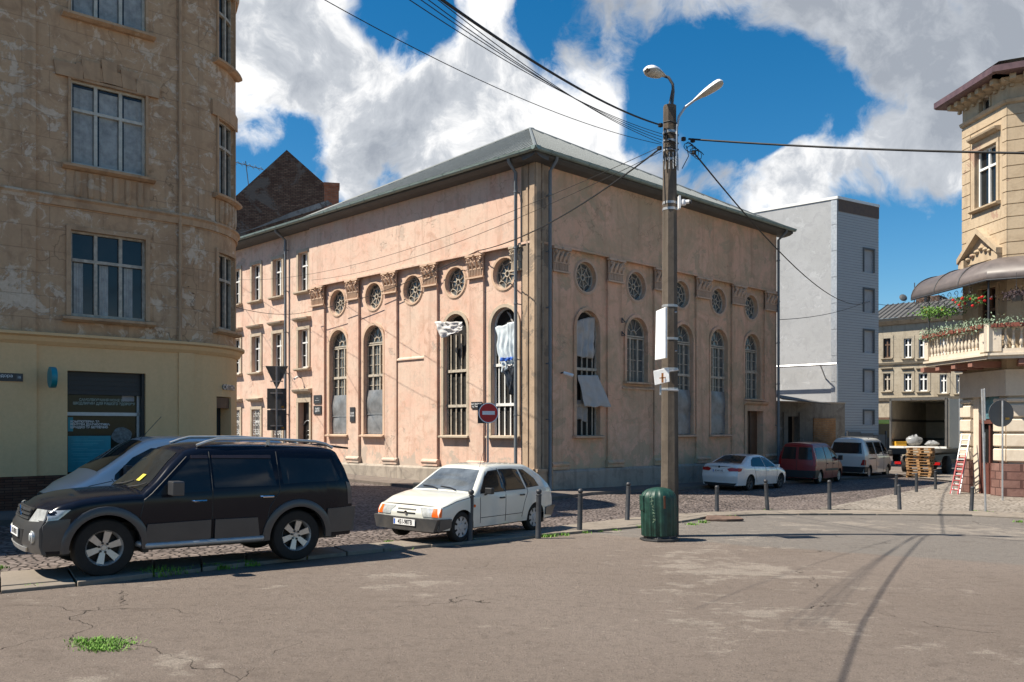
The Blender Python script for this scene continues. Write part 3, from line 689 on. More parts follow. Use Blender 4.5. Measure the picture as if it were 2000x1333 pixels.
fa = MB(); pf = [(0.0, ZW-.02), (0.0, zr-.03), (EV, zr-.03), (EV, zr-.14), (EV*.75, ZW+.02), (.2, ZW-.02)]
fa.prof(FL, pf, -EV, TA+1); fa.prof(FRt, pf, -EV, TE+EV); fa.build('eaves_board', M['fascia'], hall)
gt = MB()
for f, L in ((FL, TA+1), (FRt, TE+EV)):
    gp_ = [(EV+.09+.09*math.cos(a), zr-.0+.09*math.sin(a)) for a in [math.pi+math.pi*i/8 for i in range(9)]]+[(EV+.19, zr+.03), (EV-.02, zr+.05)]
    gt.prof(f, gp_, -EV-.19, L)
    t = 0
    while t < L: gt.prof(f, [(o+(.012 if o > EV+.09 else -.0), z-.008) for o, z in gp_], t, t+.04); t += .95
gt.build('gutter', M['gutter'], hall)
def downpipe(f, t, o, z0, z1, r=.06, name='drainpipe', kick=1):
    b = MB(); b.tube([f(t, EV+.05, z1+.2), f(t, EV+.02, z1+.05), f(t, o, z1-.25), f(t, o, z0+.5), f(t, o+.02, z0+.3), f(t, o+.28*kick, z0+.06)], r, 10)
    z = z0+.8
    while z < z1: b.tube([f(t, o, z), f(t, o, z+.05)], r+.014, 10); b.box(f, t-.02, t+.02, 0, o, z, z+.03); z += 1.9
    return b.build(name, M['pipe'], hall, smooth=40)
downpipe(FL, .62, .3, -.1, ZW); downpipe(FRt, .38, .34, -.25, ZW); downpipe(FL, 15.45, .15, .1, ZW); downpipe(FRt, TE-.05, .25, -.4, ZW)
# small fittings fixed to the hall
def plaque(f, t, z, w_, h, label, cat='plaque', lines=2, mat=None, par=None):
    o = f(t, .12, z); r = empty('plaque', o, label, cat); g_ = Fr(0, 0, f.a); g_.n = f.n; g_.d = f.d
    b = MB(); b.box(g_, -w_/2, w_/2, 0, .025, -h/2, h/2); b.build('board', mat or M['signdark'], r, bevel=.004)
    b = MB()
    for i in range(lines):
        zz = h*.3-h*.6*i/max(1, lines-1); b.box(g_, -w_*.36, w_*.36, .026, .029, zz-.01, zz+.012)
    b.build('lettering', M['signwhite'], r); return r
def text_mesh(txt, size, ext, mat, name, par, f, t, o, z, align='CENTER', bold=0, sx=1.0, rot=0):
    c = bpy.data.curves.new('txt', 'FONT'); c.body = txt; c.size = size; c.extrude = ext; c.align_x = align; c.align_y = 'CENTER'; c.offset = bold
    ob = bpy.data.objects.new('txt', c); COL.objects.link(ob); bpy.context.view_layer.update()
    me = bpy.data.meshes.new_from_object(ob.evaluated_get(bpy.context.evaluated_depsgraph_get())); bpy.data.objects.remove(ob)
    cr_, sr_ = math.cos(rot), math.sin(rot)
    for v in me.vertices:
        x, y, zz = v.co; x *= sx; X = x*cr_-y*sr_; Y = x*sr_+y*cr_
        v.co = f(t+X, o+zz, z+Y)
    me.materials.clear(); me.materials.append(mat)
    o_ = bpy.data.objects.new(name, me); COL.objects.link(o_)
    if par: o_.parent = par
    return o_
def face(f, t, o, z):
    """frame in local coordinates of an empty, running left to right as one reads the facade"""
    g_ = Fr(0, 0, f.a)
    if f is FL: g_.d = (-f.d[0], -f.d[1]); g_.n = f.n; g_.a = f.a+math.pi
    return g_
def plaque2(f, t, z, w_, h, label, cat, txt, o=.02, name='plaque', size=None):
    r = empty(name, f(t, o, z), label, cat); g_ = face(f, t, o, z)
    b = MB(); b.box(g_, -w_/2, w_/2, 0, .03, -h/2, h/2); b.build('board', M['signdark'], r, bevel=.004)
    text_mesh(txt, size or h*.28, .002, M['signwhite'], 'lettering', r, g_, 0, .034, 0); return r
plaque2(FL, 12.85, 3.45, .6, .38, 'small dark plaque with white emblem, upper one beside the black doorway', 'plaque', '~ ~\n═══', .11)
plaque2(FL, 12.85, 2.98, .6, .38, 'small dark text plaque right below the emblem plaque beside the black doorway', 'plaque', 'ЛЬВІВ\nЦЕНТР', .11)
plaque2(FL, 10.25, 2.75, .34, .62, 'dark upright memorial tablet on the pilaster between the two metal-covered arched windows', 'plaque', 'ПАМ\nЯТКА', .11, size=.11)
plaque2(FL, 2.72, 3.0, .55, .24, 'small black street-name plate on the pilaster beside the no-entry sign', 'street sign', 'вул. Вугільна\nsq. Teodora', .11, 'street_name_sign', .085)
# wall camera
def cctv(f, t, z, label):
    r = empty('security_camera', f(t, .0, z), label, 'camera'); g_ = face(f, t, 0, z)
    b = MB(); b.tube([g_(0, .0, 0), g_(0, .15, .05), g_(.05, .3, .02)], .025, 6); b.build('bracket', M['black'], r)
    b = MB(); b.tube([g_(0, .22, .04), g_(.18, .5, -.06)], .055, 8); b.build('camera_body', M['signwhite'], r)
cctv(FRt, tR(1092), 4.05, 'small security camera on the shaded pink wall next to the corner drainpipe')
cctv(FL, 14.3, 4.45, 'dark lamp-like camera fixed to the pink wall above the black doorway')
# ------------------------------------------------------------------ left corner building
FB = Fr(-11.4, 19.0, math.atan2(.647, .7625))
T1 = FB.tpx(349); px_of = lambda p: 1000+F*p.x/p.y
lo, hi = 1.0, 5.0
for _ in range(40):
    r = (lo+hi)/2; FB.t1, FB.r, FB.arc = T1, r, math.pi/2
    mxp = max(px_of(FB(T1+r*a/60, 0, 0)) for a in range(95))
    if mxp < 460.5: lo = r
    else: hi = r
def tarc(px):
    t = T1
    while px_of(FB(t, 0, 0)) < px and t < T1+FB.r*1.15: t += .01
    return t
M['ochre'] = plaster('ochre_stucco', (.52, .325, .19), (.58, .39, .24), (.36, .22, .13), (.74, .60, .46), .57, 21, ps=1.3, flake=.75, dk=.75, craze=.5, streak=.45, joints=(1.15, .52), ang=FB.a, bump=.5)
M['ochre2'] = plaster('ochre_trim', (.50, .315, .185), (.56, .38, .24), (.33, .205, .125), (.64, .51, .38), .6, 22, streak=.6)
M['cream'] = plaster('cream_render', (.80, .525, .27), (.82, .54, .285), (.76, .49, .25), (.70, .44, .22), .85, 23, streak=.12, bump=.12)
M['redbrick'] = brick('dark_red_brick_cladding', (.13, .055, .035), (.2, .1, .065), (.035, .025, .02), FB.a, .32, .06, .006)
BL = empty('corner_tenement', (0, 0, 0), 'tall ochre stucco tenement with a rounded corner and cream shop storey on the left edge', 'building')
TLW = -16; TRT = T1+FB.r*math.pi/2+6; TP = 15.0
zc0, zc1 = 4.07, 4.36
wt0, wt1 = FB.tpx(138), FB.tpx(284)
w1 = (FB.zpx(137, 617), FB.zpx(137, 449)); w2 = (FB.zpx(137, 320), FB.zpx(137, 154)); w3 = (w2[0]+(w2[0]-w1[0])-.02, w2[1]+(w2[0]-w1[0]))
at0, at1 = tarc(425), tarc(456)
sw0, sw1 = FB.tpx(131), FB.tpx(284); sz0, sz1 = 1.0, FB.zpx(200, 727)
d0, d1 = tarc(421), tarc(449)
cols_t = [(wt0, wt1), (at0, at1), (wt0-4.3, wt1-4.3), (at0+3.4, at0+4.6)]
hol = [(a, b, z0, z1) for a, b in cols_t for z0, z1 in (w1, w2, w3)]
wb = MB(); wb.grid(FB, [TLW, TRT], [zc1-.02, TP], hol, 0, .22); wb.build('upper_wall', M['ochre'], BL)
wb = MB(); wb.grid(FB, [TLW, sw0-.005, TRT], [1.06, zc0+.02], [(sw0, sw1, 1.06, sz1), (d0, d1, 1.06, 3.0)], .03, .35); wb.build('shop_wall', M['cream'], BL)
# proud left bay with an unseen upper block added for its shadow, pilaster strips
b = MB(); b.box(FB, TLW, FB.tpx(69), 0, .06, zc1, TP); b.box(FB, TLW, FB.tpx(69), -3, .062, TP, TP+2.8); b.build('bay_with_shade_block', M['ochre'], BL)
b = MB(); b.box(FB, TLW, FB.tpx(70), .03, .09, 1.06, zc0); b.box(FB, T1-.02, T1+.38, .03, .07, 1.06, zc0)
for z in (1.4, 1.8, 2.2, 2.6, 3.0, 3.4): pass
b.box(FB, tarc(376), tarc(415), .03, .06, 1.3, 3.55); b.build('shop_pilaster', M['cream'], BL)
b = MB(); b.box(FB, TLW, TRT, 0, .1, -.4, 1.08); b.build('plinth', M['redbrick'], BL)
b = MB(); b.prof(FB, [(0, zc0), (0, zc1), (.24, zc1-.02), (.24, zc1-.08), (.16, zc1-.12), (.13, zc0+.08), (.06, zc0)], TLW, TRT); b.build('shop_cornice', M['cream'], BL)
zb = FB.zpx(0, 372)
b = MB(); b.prof(FB, [(0, zb-.14), (0, zb+.12), (.1, zb+.1), (.12, zb+.05), (.07, zb), (.05, zb-.14)], TLW, TRT); b.prof(FB, [(0, zb+6.5), (0, zb+6.8), (.1, zb+6.7), (.05, zb+6.5)], TLW, TRT)
b.build('string_course', M['ochre2'], BL)
b = MB(); b.tube([FB(T1+.02, .06, z) for z in (zc1, 8, 12, TP-.5)], .045, 8); b.build('rain_pipe', M['ochre2'], BL)
for ci, (a, b_) in enumerate(cols_t):
    for zi, (z0, z1) in enumerate((w1, w2, w3)):
        wob = rwin(FB, a, b_, z0, z1, BL, M['oldframe'] if zi == 0 else plain('cream_frame%d' % zi, (.5, .47, .40), .7, 0, .2, 8) if ci == 0 else M['oldframe'], cols=3 if b_-a > 1.2 else 2, tr=.34, sub_=0, depth=.13, trimw=.1 if zi == 0 else .06, tm=M['ochre2'], gl='glass', bars=.05)
        if zi:
            kb = MB(); c = (a+b_)/2; hw = (b_-a)/2
            if hw > .5:
                for s0, s1, up, dn in ((-hw-.32, -hw+.25, .34, .02), (-hw+.27, -hw+.62, .5, .06), (-.14, .16, .62, .08), (.3, hw-.25, .5, .06), (hw-.22, hw+.3, .36, .02)):
                    kb.prism(FB, [(c+s0, z1+dn), (c+s1, z1+dn), (c+s1+(.05 if s1 > .2 else 0), z1+up), (c+s0-.05, z1+up)], 0, .07)
                kb.box(FB, c-hw+.1, c+hw-.1, 0, .05, z1+.08, z1+.4)
            else: kb.box(FB, a-.25, b_+.25, 0, .07, z1+.04, z1+.42)
            kb.build('lintel', M['ochre2'], wob)
            fb_ = MB(); n = 6 if hw > .5 else 5
            fb_.box(FB, a-.1, b_+.1, 0, .03, z0-.85, z0-.14)
            for k in range(n):
                x = a+(b_-a)*(k+.5)/n
                fb_.tube([FB(x, .03, z0-.18), FB(x, .035, z0-.5), FB(x, .03, z0-.72), FB(x, .02, z0-.8)], [.075, .08, .07, .03], 8)
            if zi == 1: fb_.build('balusters', M['ochre2'], wob)
        if zi == 1 or ci == 0:     # curtains in some upper windows
            cu = MB(); m_ = plain('net_curtain', (.30, .30, .285), .45, 0, .35, 5)
            for k in range(3 if b_-a > 1.2 else 1):
                x0 = a+.09+(b_-a)*k/3; x1 = x0+(b_-a)*(.25 if zi else .12)
                cu.surf(lambda u, v: FB(x0+(x1-x0)*u, -.123+.004*math.sin(u*22), z0+.07+(z1-z0)*(.9 if zi == 1 else .6)*v), 12, 2)
            cu.build('curtain', m_, wob)
# dark core added behind the facade to block the sun
core = [FB(TLW, -.6, 0), FB(T1, -.6, 0)]+[FB(T1+FB.r*a/8*math.pi/2, -.6, 0) for a in range(1, 9)]+[FB(TRT, -.6, 0), FB(TRT, -12, 0)+Vector((-3, -3, 0)), FB(TLW, -14, 0)]
def core_mb(pts, z0, z1):
    b = MB(); n = len(pts); tr = tessellate_polygon([[Vector((p.x, p.y, 0)) for p in pts]])
    b.add([(p.x, p.y, z1) for p in pts]+[(p.x, p.y, z0) for p in pts], [tuple(t) for t in tr]+[(i, (i+1) % n, n+(i+1) % n, n+i) for i in range(n)]); return b
core_mb(core, -.4, TP-.1).build('roof', M['void'], BL)
# shop window
b = MB(); b.box(FB, sw0, sw1, -.3, -.26, sz0, sz1); sh = b.build('shop_window', plain('dark_shop_glass', (.014, .018, .012), .12, 0, .5, 2, .22), BL)
b = MB(); zt_ = FB.zpx(200, 809); al_ = M['steel']
b.box(FB, sw0, sw1, -.26, -.2, zt_-.04, zt_+.04); b.box(FB, sw1-.14, sw1-.08, -.26, -.2, sz0, sz1-.35); b.box(FB, sw0, sw1, -.26, -.2, sz0, sz0+.07); b.build('shop_frame', al_, sh)
b = MB()
for i in range(9): b.box(FB, sw0, sw1, -.2, -.13-.015*(i % 2), sz1-.05-.055*(i+1), sz1-.055-.055*i+.05)
b.box(FB, sw1-.07, sw1, -.26, -.05, sz0, sz1); b.build('roller_shutter', M['black'], sh)
tg = MB(); zl = zt_-.06; tx = lambda px: FB.tpx(px)
tg.box(FB, tx(138), tx(222), -.255, -.25, 1.13, FB.zpx(170, 852)); tg.box(FB, tx(138), tx(148), -.255, -.25, FB.zpx(140, 843), zl-.02); tg.build('teal_poster', M['tealdark'], sh)
tl = M['signwhite']
text_mesh('САМОЛІКУВАННЯ МОЖЕ БУТИ\nШКІДЛИВИМ ДЛЯ ВАШОГО ЗДОРОВ\'Я', .085, .001, plain('window_lettering', (.33, .42, .38), .5), 'window_lettering', sh, FB, (tx(156)+tx(262))/2, -.252, FB.zpx(200, 785), bold=.002, sx=.86)
text_mesh('КОМП\'ЮТЕРНА ТА\nРЕНТГЕН ДІАГНОСТИКА:\nШВИДКО ТА БЕЗПЕЧНО', .068, .001, M['cloth'], 'window_lettering', sh, FB, tx(142.5), -.249, FB.zpx(170, 829.5), align='LEFT', bold=.003, sx=1.03)
b = MB()
for i, y in enumerate((858, 861.5, 867, 870, 877, 880, 887, 890, 897, 902)):
    b.box(FB, tx(145)+(i % 2)*.03, tx(145)+.35+.12*((i*7) % 4), -.249, -.247, FB.zpx(160, y)-.009, FB.zpx(160, y)+.006)
b.build('poster_lines', plain('pale_teal_print', (.05, .3, .36), .4), sh)
b = MB()
for k in range(26):                       # portrait panel: pale cap and face shapes as a photo print
    a = 2*math.pi*k/26
b.add([FB((tx(219)+tx(268))/2+.23*math.cos(2*math.pi*k/26)*(1+.08*math.sin(k)), -.248, FB.zpx(243, 851)+.2*math.sin(2*math.pi*k/26)) for k in range(26)], [tuple(range(26))]); b.build('photo_print', plain('grey_photo_print', (.10, .12, .13), .4, 0, .7, 14), sh)
b = MB(); b.box(FB, tx(244), tx(268), -.25, -.246, FB.zpx(255, 784), FB.zpx(255, 762)); b.build('paper_notice', plain('paper_notice', (.34, .34, .36), .7), sh)
# shop door in the rounded corner
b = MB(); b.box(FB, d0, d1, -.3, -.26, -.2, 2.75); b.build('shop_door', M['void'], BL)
b = MB(); b.box(FB, d0, d1, -.2, -.02, 2.7, 2.98); b.build('door_shutter_box', M['wood'], BL)
text_mesh('ORTHO', .19, .02, M['steel'], 'shop_lettering', BL, FB, tarc(431), .06, FB.zpx(349, 741)-.15, align='LEFT', bold=.006, sx=.95)
# round projecting sign
s_ = empty('round_sign', FB(FB.tpx(94), 0, FB.zpx(90, 739)), 'round teal projecting sign on two black brackets by the shop window', 'shop sign'); g_ = Fr(0, 0, FB.a)
b = MB(); RX = Matrix.Rotation(FB.a, 3, 'Z') @ Matrix.Rotation(math.pi/2, 3, 'Y'); b.lathe(g_(0, .42, 0), [(0, -.06), (.235, -.06), (.24, 0), (.235, .06), (0, .06)], 28, RX); b.build('sign_disc', M['teal'], s_, smooth=40)
b = MB(); b.tube([g_(0, 0, .12), g_(0, .22, .12)], .012, 6); b.tube([g_(0, 0, -.1), g_(0, .22, -.1)], .012, 6); b.build('bracket', M['black'], s_)
s_ = empty('street_name_sign', FB(FB.tpx(2), .09, FB.zpx(0, 737)), 'black street-name sign with white lettering at the left edge of the cream wall', 'street sign')
b = MB(); b.box(g_, -.6, FB.tpx(43)-FB.tpx(2), 0, .02, -.09, .09); b.build('board', M['signdark'], s_)
xx = FB.tpx(43)-FB.tpx(2); text_mesh('пл. Теодора', .1, .001, M['signwhite'], 'lettering', s_, g_, xx-.2, .022, .03, align='RIGHT'); text_mesh('Teodora sq.', .05, .001, M['signwhite'], 'lettering', s_, g_, xx-.62, .022, -.055)
b = MB(); b.box(g_, xx-.13, xx-.03, .02, .023, -.05, .06); b.build('number_field', M['signgrey'], s_); text_mesh('10', .07, .001, M['signwhite'], 'lettering', s_, g_, xx-.08, .026, .0)
lp = [off2(FB, TLW, 2.0), off2(FB, T1-.3, 2.0)]+[off2(FB, T1+FB.r*a/6*math.pi/2, 1.7) for a in range(0, 7)]+[off2(FB, TRT, 1.6), off2(FB, TRT, -2), off2(FB, TLW, -2)]
slab('pavement_left', lp, .12, M['pave'])
# ------------------------------------------------------------------ brick gable house behind the annex
BG = empty('brick_gable_house', (0, 0, 0), 'dark weathered brick gable house with pale metal roof behind the pink annex', 'building')
GD = 55.0; p0 = at(560, 293, GD); FG = Fr(p0.x, p0.y, R_(12))
M['gablebrick'] = brick('weathered_brick', (.10, .052, .038), (.21, .13, .095), (.05, .042, .036), FG.a, .3, .1, .02, (.13, .115, .105)); M['newbrick'] = brick('red_brick', (.30, .09, .045), (.4, .15, .08), (.2, .15, .12), FG.a, .3, .1, .016)
M['tarpatch'] = plaster('grey_render_patch', (.17, .165, .16), (.26, .25, .25), (.1, .09, .09), (.07, .05, .045), .57, 31)
ta = FG.tpx(430); tb = FG.tpx(662); zl_ = FG.zpx(462, 382); tl_ = FG.tpx(462); tr_ = FG.tpx(633); zr_ = FG.zpx(633, 358)
slope_l = (p0.z-zl_)/(0-tl_); tll = -14; zll = p0.z+slope_l*tll
b = MB(); b.prism(FG, [(tll, 0), (9, 0), (9, 10), (tb, FG.zpx(662, 405)), (tr_, zr_), (0, p0.z), (tl_, zl_), (tll, max(4, zll))], -.35, 0); b.build('gable_wall', M['gablebrick'], BG)
b = MB(); b.box(FG, tr_, tb, -.9, .03, 8, FG.zpx(640, 362)); b.box(FG, tr_-.03, tb+.05, -.93, .07, FG.zpx(640, 364), FG.zpx(640, 357)); b.build('chimney', M['newbrick'], BG)
b = MB(); b.prism(FG, [(FG.tpx(462)-1, FG.zpx(462, 470)), (FG.tpx(650), FG.zpx(650, 400)), (FG.tpx(640), FG.zpx(640, 392)), (FG.tpx(570), FG.zpx(570, 415)), (FG.tpx(500), FG.zpx(500, 445))], 0, .04); b.build('render_patch', M['tarpatch'], BG)
b = MB(); q = [FG(0, -.3, p0.z+.05), FG(tll, -.3, zll+.05), FG(tll, -26, zll+.12), FG(0, -26, p0.z+.12), FG(9, -.5, p0.z-slope_l*9.5-.6), FG(9, -26, p0.z-slope_l*9.5)]
b.add(q, [(0, 1, 2, 3), (0, 3, 5, 4)]); 
b.build('roof', M['metal_roof'], BG, solid=.08)
an = empty('roof_antenna', at(487, 345, 56), 'thin rooftop television antenna in front of the pale metal roof beside the brick gable', 'antenna')
b = MB(); b.tube([(0, 0, -1), (-.25, 0, 1.0)], .03, 5); b.build('mast', M['darksteel'], an)
b = MB(); b.tube([(-1.0, 0, .95), (.9, 0, .45)], .03, 5)
for i in range(6): x = -1+.38*i; z = .95-.1*i; b.tube([(x-.1, -.25, z+.1), (x+.1, .25, z-.1)], .02, 4)
b.build('boom', M['darksteel'], an)
# ------------------------------------------------------------------ grey block behind
GB = empty('grey_office_block', (0, 0, 0), 'tall modern block with bare white side wall and grey horizontal siding', 'building')
F1 = Fr(22.1, 58, math.atan2(.643, -.766)); F1.n = (-.643, -.766); F2 = Fr(22.1, 58, math.atan2(.515, .857))
M['whiterender'] = plaster('white_render', (.36, .365, .37), (.41, .415, .425), (.30, .305, .315), (.46, .47, .48), .6, 41, streak=.0, bump=.3)
def m_siding():
    m = NT('grey_siding'); sx = m.new('ShaderNodeSeparateXYZ'); m.l.new(m.coord(), sx.inputs[0])
    f = m.math('FRACT', m.math('MULTIPLY', sx.outputs['Z'], 5.5)); ln = m.step(f, .0, .16)
    c = m.mix(ln, (.1, .105, .115), m.mix(m.noise(2), (.33, .335, .34), (.37, .375, .38)))
    m.bump(ln, .8, .02); return m.out(c, .5, spec=.4)
M['siding'] = m_siding()
zT = 17.8; b = MB(); b.box(F1, 0, 11, -.3, 0, 3.3, zT); b.box(F1, 5.8, 14, .0, .6, 3.0, zT-.2); b.build('rendered_wall', M['whiterender'], GB)
t2 = F2.tpx(1716); gw = []
for ya, yb in ((488, 533), (566, 611), (646, 690), (724, 767), (803, 830)): gw.append((F2.tpx(1687), F2.tpx(1706), F2.zpx(1696, yb), F2.zpx(1696, ya)))
b = MB(); b.grid(F2, [0.02, t2], [-1, zT-.05], gw, 0, .3); b.build('siding_wall', M['siding'], GB)
b = MB(); b.box(F2, -.02, t2+.05, -.3, .06, zT-.02, zT+.16); b.box(F1, -.02, 14, -.32, .06, zT-.02, zT+.16); b.build('roof_trim', M['white'], GB)
b = MB(); b.box(F2, .1, t2+.02, 0, .03, F2.zpx(1660, 417), F2.zpx(1660, 394)); b.build('brown_band', M['wood'], GB)
for g0, g1, za, zb_ in gw:
    rwin(F2, g0+.02, g1-.02, za+.02, zb_-.02, GB, M['fascia'], cols=2, tr=0, sub_=0, sill=False, trimw=.12, tm=M['signgrey'], depth=.22, gl='void')
core_mb([F1(14, 0, 0), F1(.0, -.4, 0), F2(t2, -.1, 0), F2(t2, -12, 0), F1(14, -12, 0)], -1, zT-.1).build('roof', M['whiterender'], GB)
b = MB(); z = 3.6
while z < zT-.5: b.box(F1, .02, .42, 0, .04, z, min(z+1.75, zT-.1)); z += 1.78
b.build('corner_panels', M['steel'], GB)
fr = empty('pipe_frame', F1(0, 0, 0), 'long thin white pipe frame standing out from the white rendered wall', 'pipe'); q = F1(0, 0, 0)
b = MB(); zz = F1.zpx(1600, 715); b.tube([F1(6.6, 1.0, zz)-q, F1(-.3, 1.0, zz)-q], .09, 6); b.tube([F1(-.3, 1.0, zz)-q, F1(-.3, 1.0, -.5)-q], .09, 6); b.tube([F1(.8, 0, zz-.9)-q, F1(.8, 1, zz)-q], .05, 5); b.tube([F1(5.8, 0, zz-.9)-q, F1(5.8, 1, zz)-q], .05, 5); b.build('pipe', M['steel'], fr)
# low wall with door opening and brick infill
LW = empty('low_outbuilding', (0, 0, 0), 'low grey outbuilding wall with open doorway and brick infill behind the red minivan', 'outbuilding')
F3 = Fr(13.4, 44.2, math.atan2(.50, .866)); M['lowrender'] = plaster('low_wall_render', (.22, .19, .16), (.29, .26, .22), (.13, .11, .095), (.34, .31, .28), .6, 44, streak=.7)
te = F3.tpx(1650); ztop = F3.zpx(1580, 787); dx0, dx1 = F3.tpx(1537), F3.tpx(1560)
b = MB(); b.grid(F3, [-.3, te], [-1, ztop], [(dx0, dx1, -1, F3.zpx(1548, 814))], 0, .3); b.box(F3, te, te+.01, -6, 0, -1, ztop); b.box(F3, dx0-.3, dx0, 0, .08, -1, F3.zpx(1548, 806)); b.box(F3, dx1, dx1+.3, 0, .08, -1, F3.zpx(1548, 806)); b.build('wall', M['lowrender'], LW)
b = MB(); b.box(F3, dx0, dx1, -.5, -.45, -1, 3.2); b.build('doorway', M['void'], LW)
b = MB(); b.box(F3, F3.tpx(1588), F3.tpx(1631), 0, .04, -1, F3.zpx(1600, 817)); b.build('brick_infill', brick('tan_brick', (.36, .18, .08), (.45, .25, .12), (.28, .2, .14), F3.a, .27, .1, .015), LW)
b = MB(); b.add([F3(-.4, 0, ztop+.45), F3(3.1, 0, ztop+.05), F3(3.1, 1.2, ztop-.1), F3(-.4, 1.2, ztop+.1)], [(0, 1, 2, 3)]); b.build('lean_to_roof', M['fascia'], LW, solid=.06)
b = MB(); b.box(F3, -.3, te+.03, -6, .05, ztop, ztop+.06); b.build('coping', M['trim'], LW)
gt_ = empty('metal_gate', F2(.4, .5, 0), 'plain grey metal gate panels at the foot of the siding wall behind the white van', 'gate'); q = Fr(0, 0, F2.a)
for i in range(3): b = MB(); b.box(q, i*1.35, i*1.35+1.3, 0, .06, -.9, 1.95-.1*i); b.build('gate_panel', M['signgrey'], gt_)
b = MB(); b.box(q, -.1, -.02, 0, .1, -.9, 2.0); b.box(q, 4.0, 4.1, 0, .1, -.9, 2.0); b.build('gate_post', M['darksteel'], gt_)
# ------------------------------------------------------------------ far tenement
FT = empty('far_tenement', (0, 0, 0), 'distant beige three-storey tenement with dark roof seen past the truck', 'building')
o4 = at(1886, 838, 82); F4 = Fr(o4.x, 82, 0); F4.d = (-.727, .686); F4.n = (-.686, -.727)
M['farwall'] = plaster('beige_far_wall', (.36, .31, .235), (.42, .37, .29), (.25, .21, .16), (.3, .27, .22), .62, 51, streak=.5, joints=(50, .55), ang=0)
tE = F4.tpx(1700); zE = F4.zpx(1760, 622); fw = []
for pa, pb in ((1725, 1740), (1765, 1781), (1794, 1812)):
    for ya, yb in ((729, 765), (661, 700)): fw.append((F4.tpx(pb), F4.tpx(pa), F4.zpx((pa+pb)/2, yb), F4.zpx((pa+pb)/2, ya)))
for pa, pb in ((1835, 1850), (1867, 1880)):
    for ya, yb in ((731, 769), (660, 700)): fw.append((F4.tpx(pb), F4.tpx(pa), F4.zpx((pa+pb)/2, yb), F4.zpx((pa+pb)/2, ya)))
b = MB(); b.grid(F4, [-12, tE], [-1, zE], fw, 0, .3); b.build('wall', M['farwall'], FT)
for i, h in enumerate(fw): rwin(F4, h[0]+.02, h[1]-.02, h[2]+.02, h[3]-.02, FT, M['wood'] if i == 1 else M['oldframe'] if i == 0 else M['white'], cols=2, tr=.33, sub_=0, sill=True, hood=(i % 2 == 0), trimw=.28, tm=M['farwall'], depth=.2, bars=.09)
b = MB(); b.prof(F4, [(0, zE-.6), (0, zE), (.7, zE), (.6, zE-.25), (.2, zE-.6)], -12, tE); b.prof(F4, [(0, F4.zpx(1760, 712)), (0, F4.zpx(1760, 708)), (.25, F4.zpx(1760, 708)), (.15, F4.zpx(1760, 712))], -12, tE); b.prof(F4, [(0, F4.zpx(1760, 783)), (0, F4.zpx(1760, 777)), (.3, F4.zpx(1760, 777)), (.15, F4.zpx(1760, 783))], -12, tE); b.build('cornice', M['farwall'], FT)
b = MB(); b.add([F4(-12, .8, zE), F4(tE, .8, zE), F4(tE, -5, zE+2.2), F4(-12, -5, zE+2.2), F4(tE, -11, zE), F4(-12, -11, zE)], [(0, 1, 2, 3), (3, 2, 4, 5)])
for i in range(40): x = -12+(tE+12)*i/39; b.tube([F4(x, .8, zE+.05), F4(x, -5, zE+2.25)], .06, 4)
rf4 = b.build('roof', M['fascia'], FT)
b = MB(); b.box(F4, F4.tpx(1806), F4.tpx(1759), -7, -4.5, zE+1, F4.zpx(1780, 575)-.0+.3); b.build('chimney', M['gablebrick'], rf4)
b = MB()
for px_, y_ in ((1757, 542), (1780, 545), (1777, 550)): t = F4.tpx(px_); b.tube([F4(t, -4.4, zE+1), F4(t, -4.4, F4.zpx(px_, y_))], .05, 4)
b.build('aerials', M['darksteel'], rf4)
b = MB(); b.lathe(F4(F4.tpx(1751), -2, F4.zpx(1751, 577)), [(.02, .02), (.22, -.0), (.4, -.08), (.41, -.06), (.2, .03), (.02, .05)], 14, Matrix.Rotation(1.2, 3, 'X')); b.build('satellite_dish', M['signgrey'], rf4)
b = MB(); b.box(F4, F4.tpx(1745), F4.tpx(1722), 0.05, 1.2, -1, 2.9); b.box(F4, F4.tpx(1748), F4.tpx(1720), .05, 1.6, 2.9, 3.3); b.build('shopfront', M['wood'], FT)
# bus sliver
bs = empty('bus', at(1733, 838, 62)-Vector((0, 0, 2.6)), 'sliver of a dark-windowed bus with a lime green roof strip beside the open truck', 'bus')
b = MB(); b.obox((0, 2.5, 1.35), (2.4, 6, 1.2)); b.build('body', M['black'], bs, bevel=.05); b = MB(); b.obox((0, 2.5, 3.1), (2.42, 6.0, .3)); b.build('roof_strip', plain('lime_paint', (.45, .6, .12), .4), bs, bevel=.05)
b = MB(); b.obox((0, 2.5, 2.45), (2.36, 5.9, 1.0)); b.build('window', M['glass'], bs)
for x in (-.95, .95): b = MB(); b.lathe((x, .6, .48), [(0, -.13), (.4, -.13), (.48, -.08), (.48, .08), (.4, .13), (0, .13)], 18, Matrix.Rotation(math.pi/2, 3, 'Y')); b.build('wheel', M['rubber'], bs)
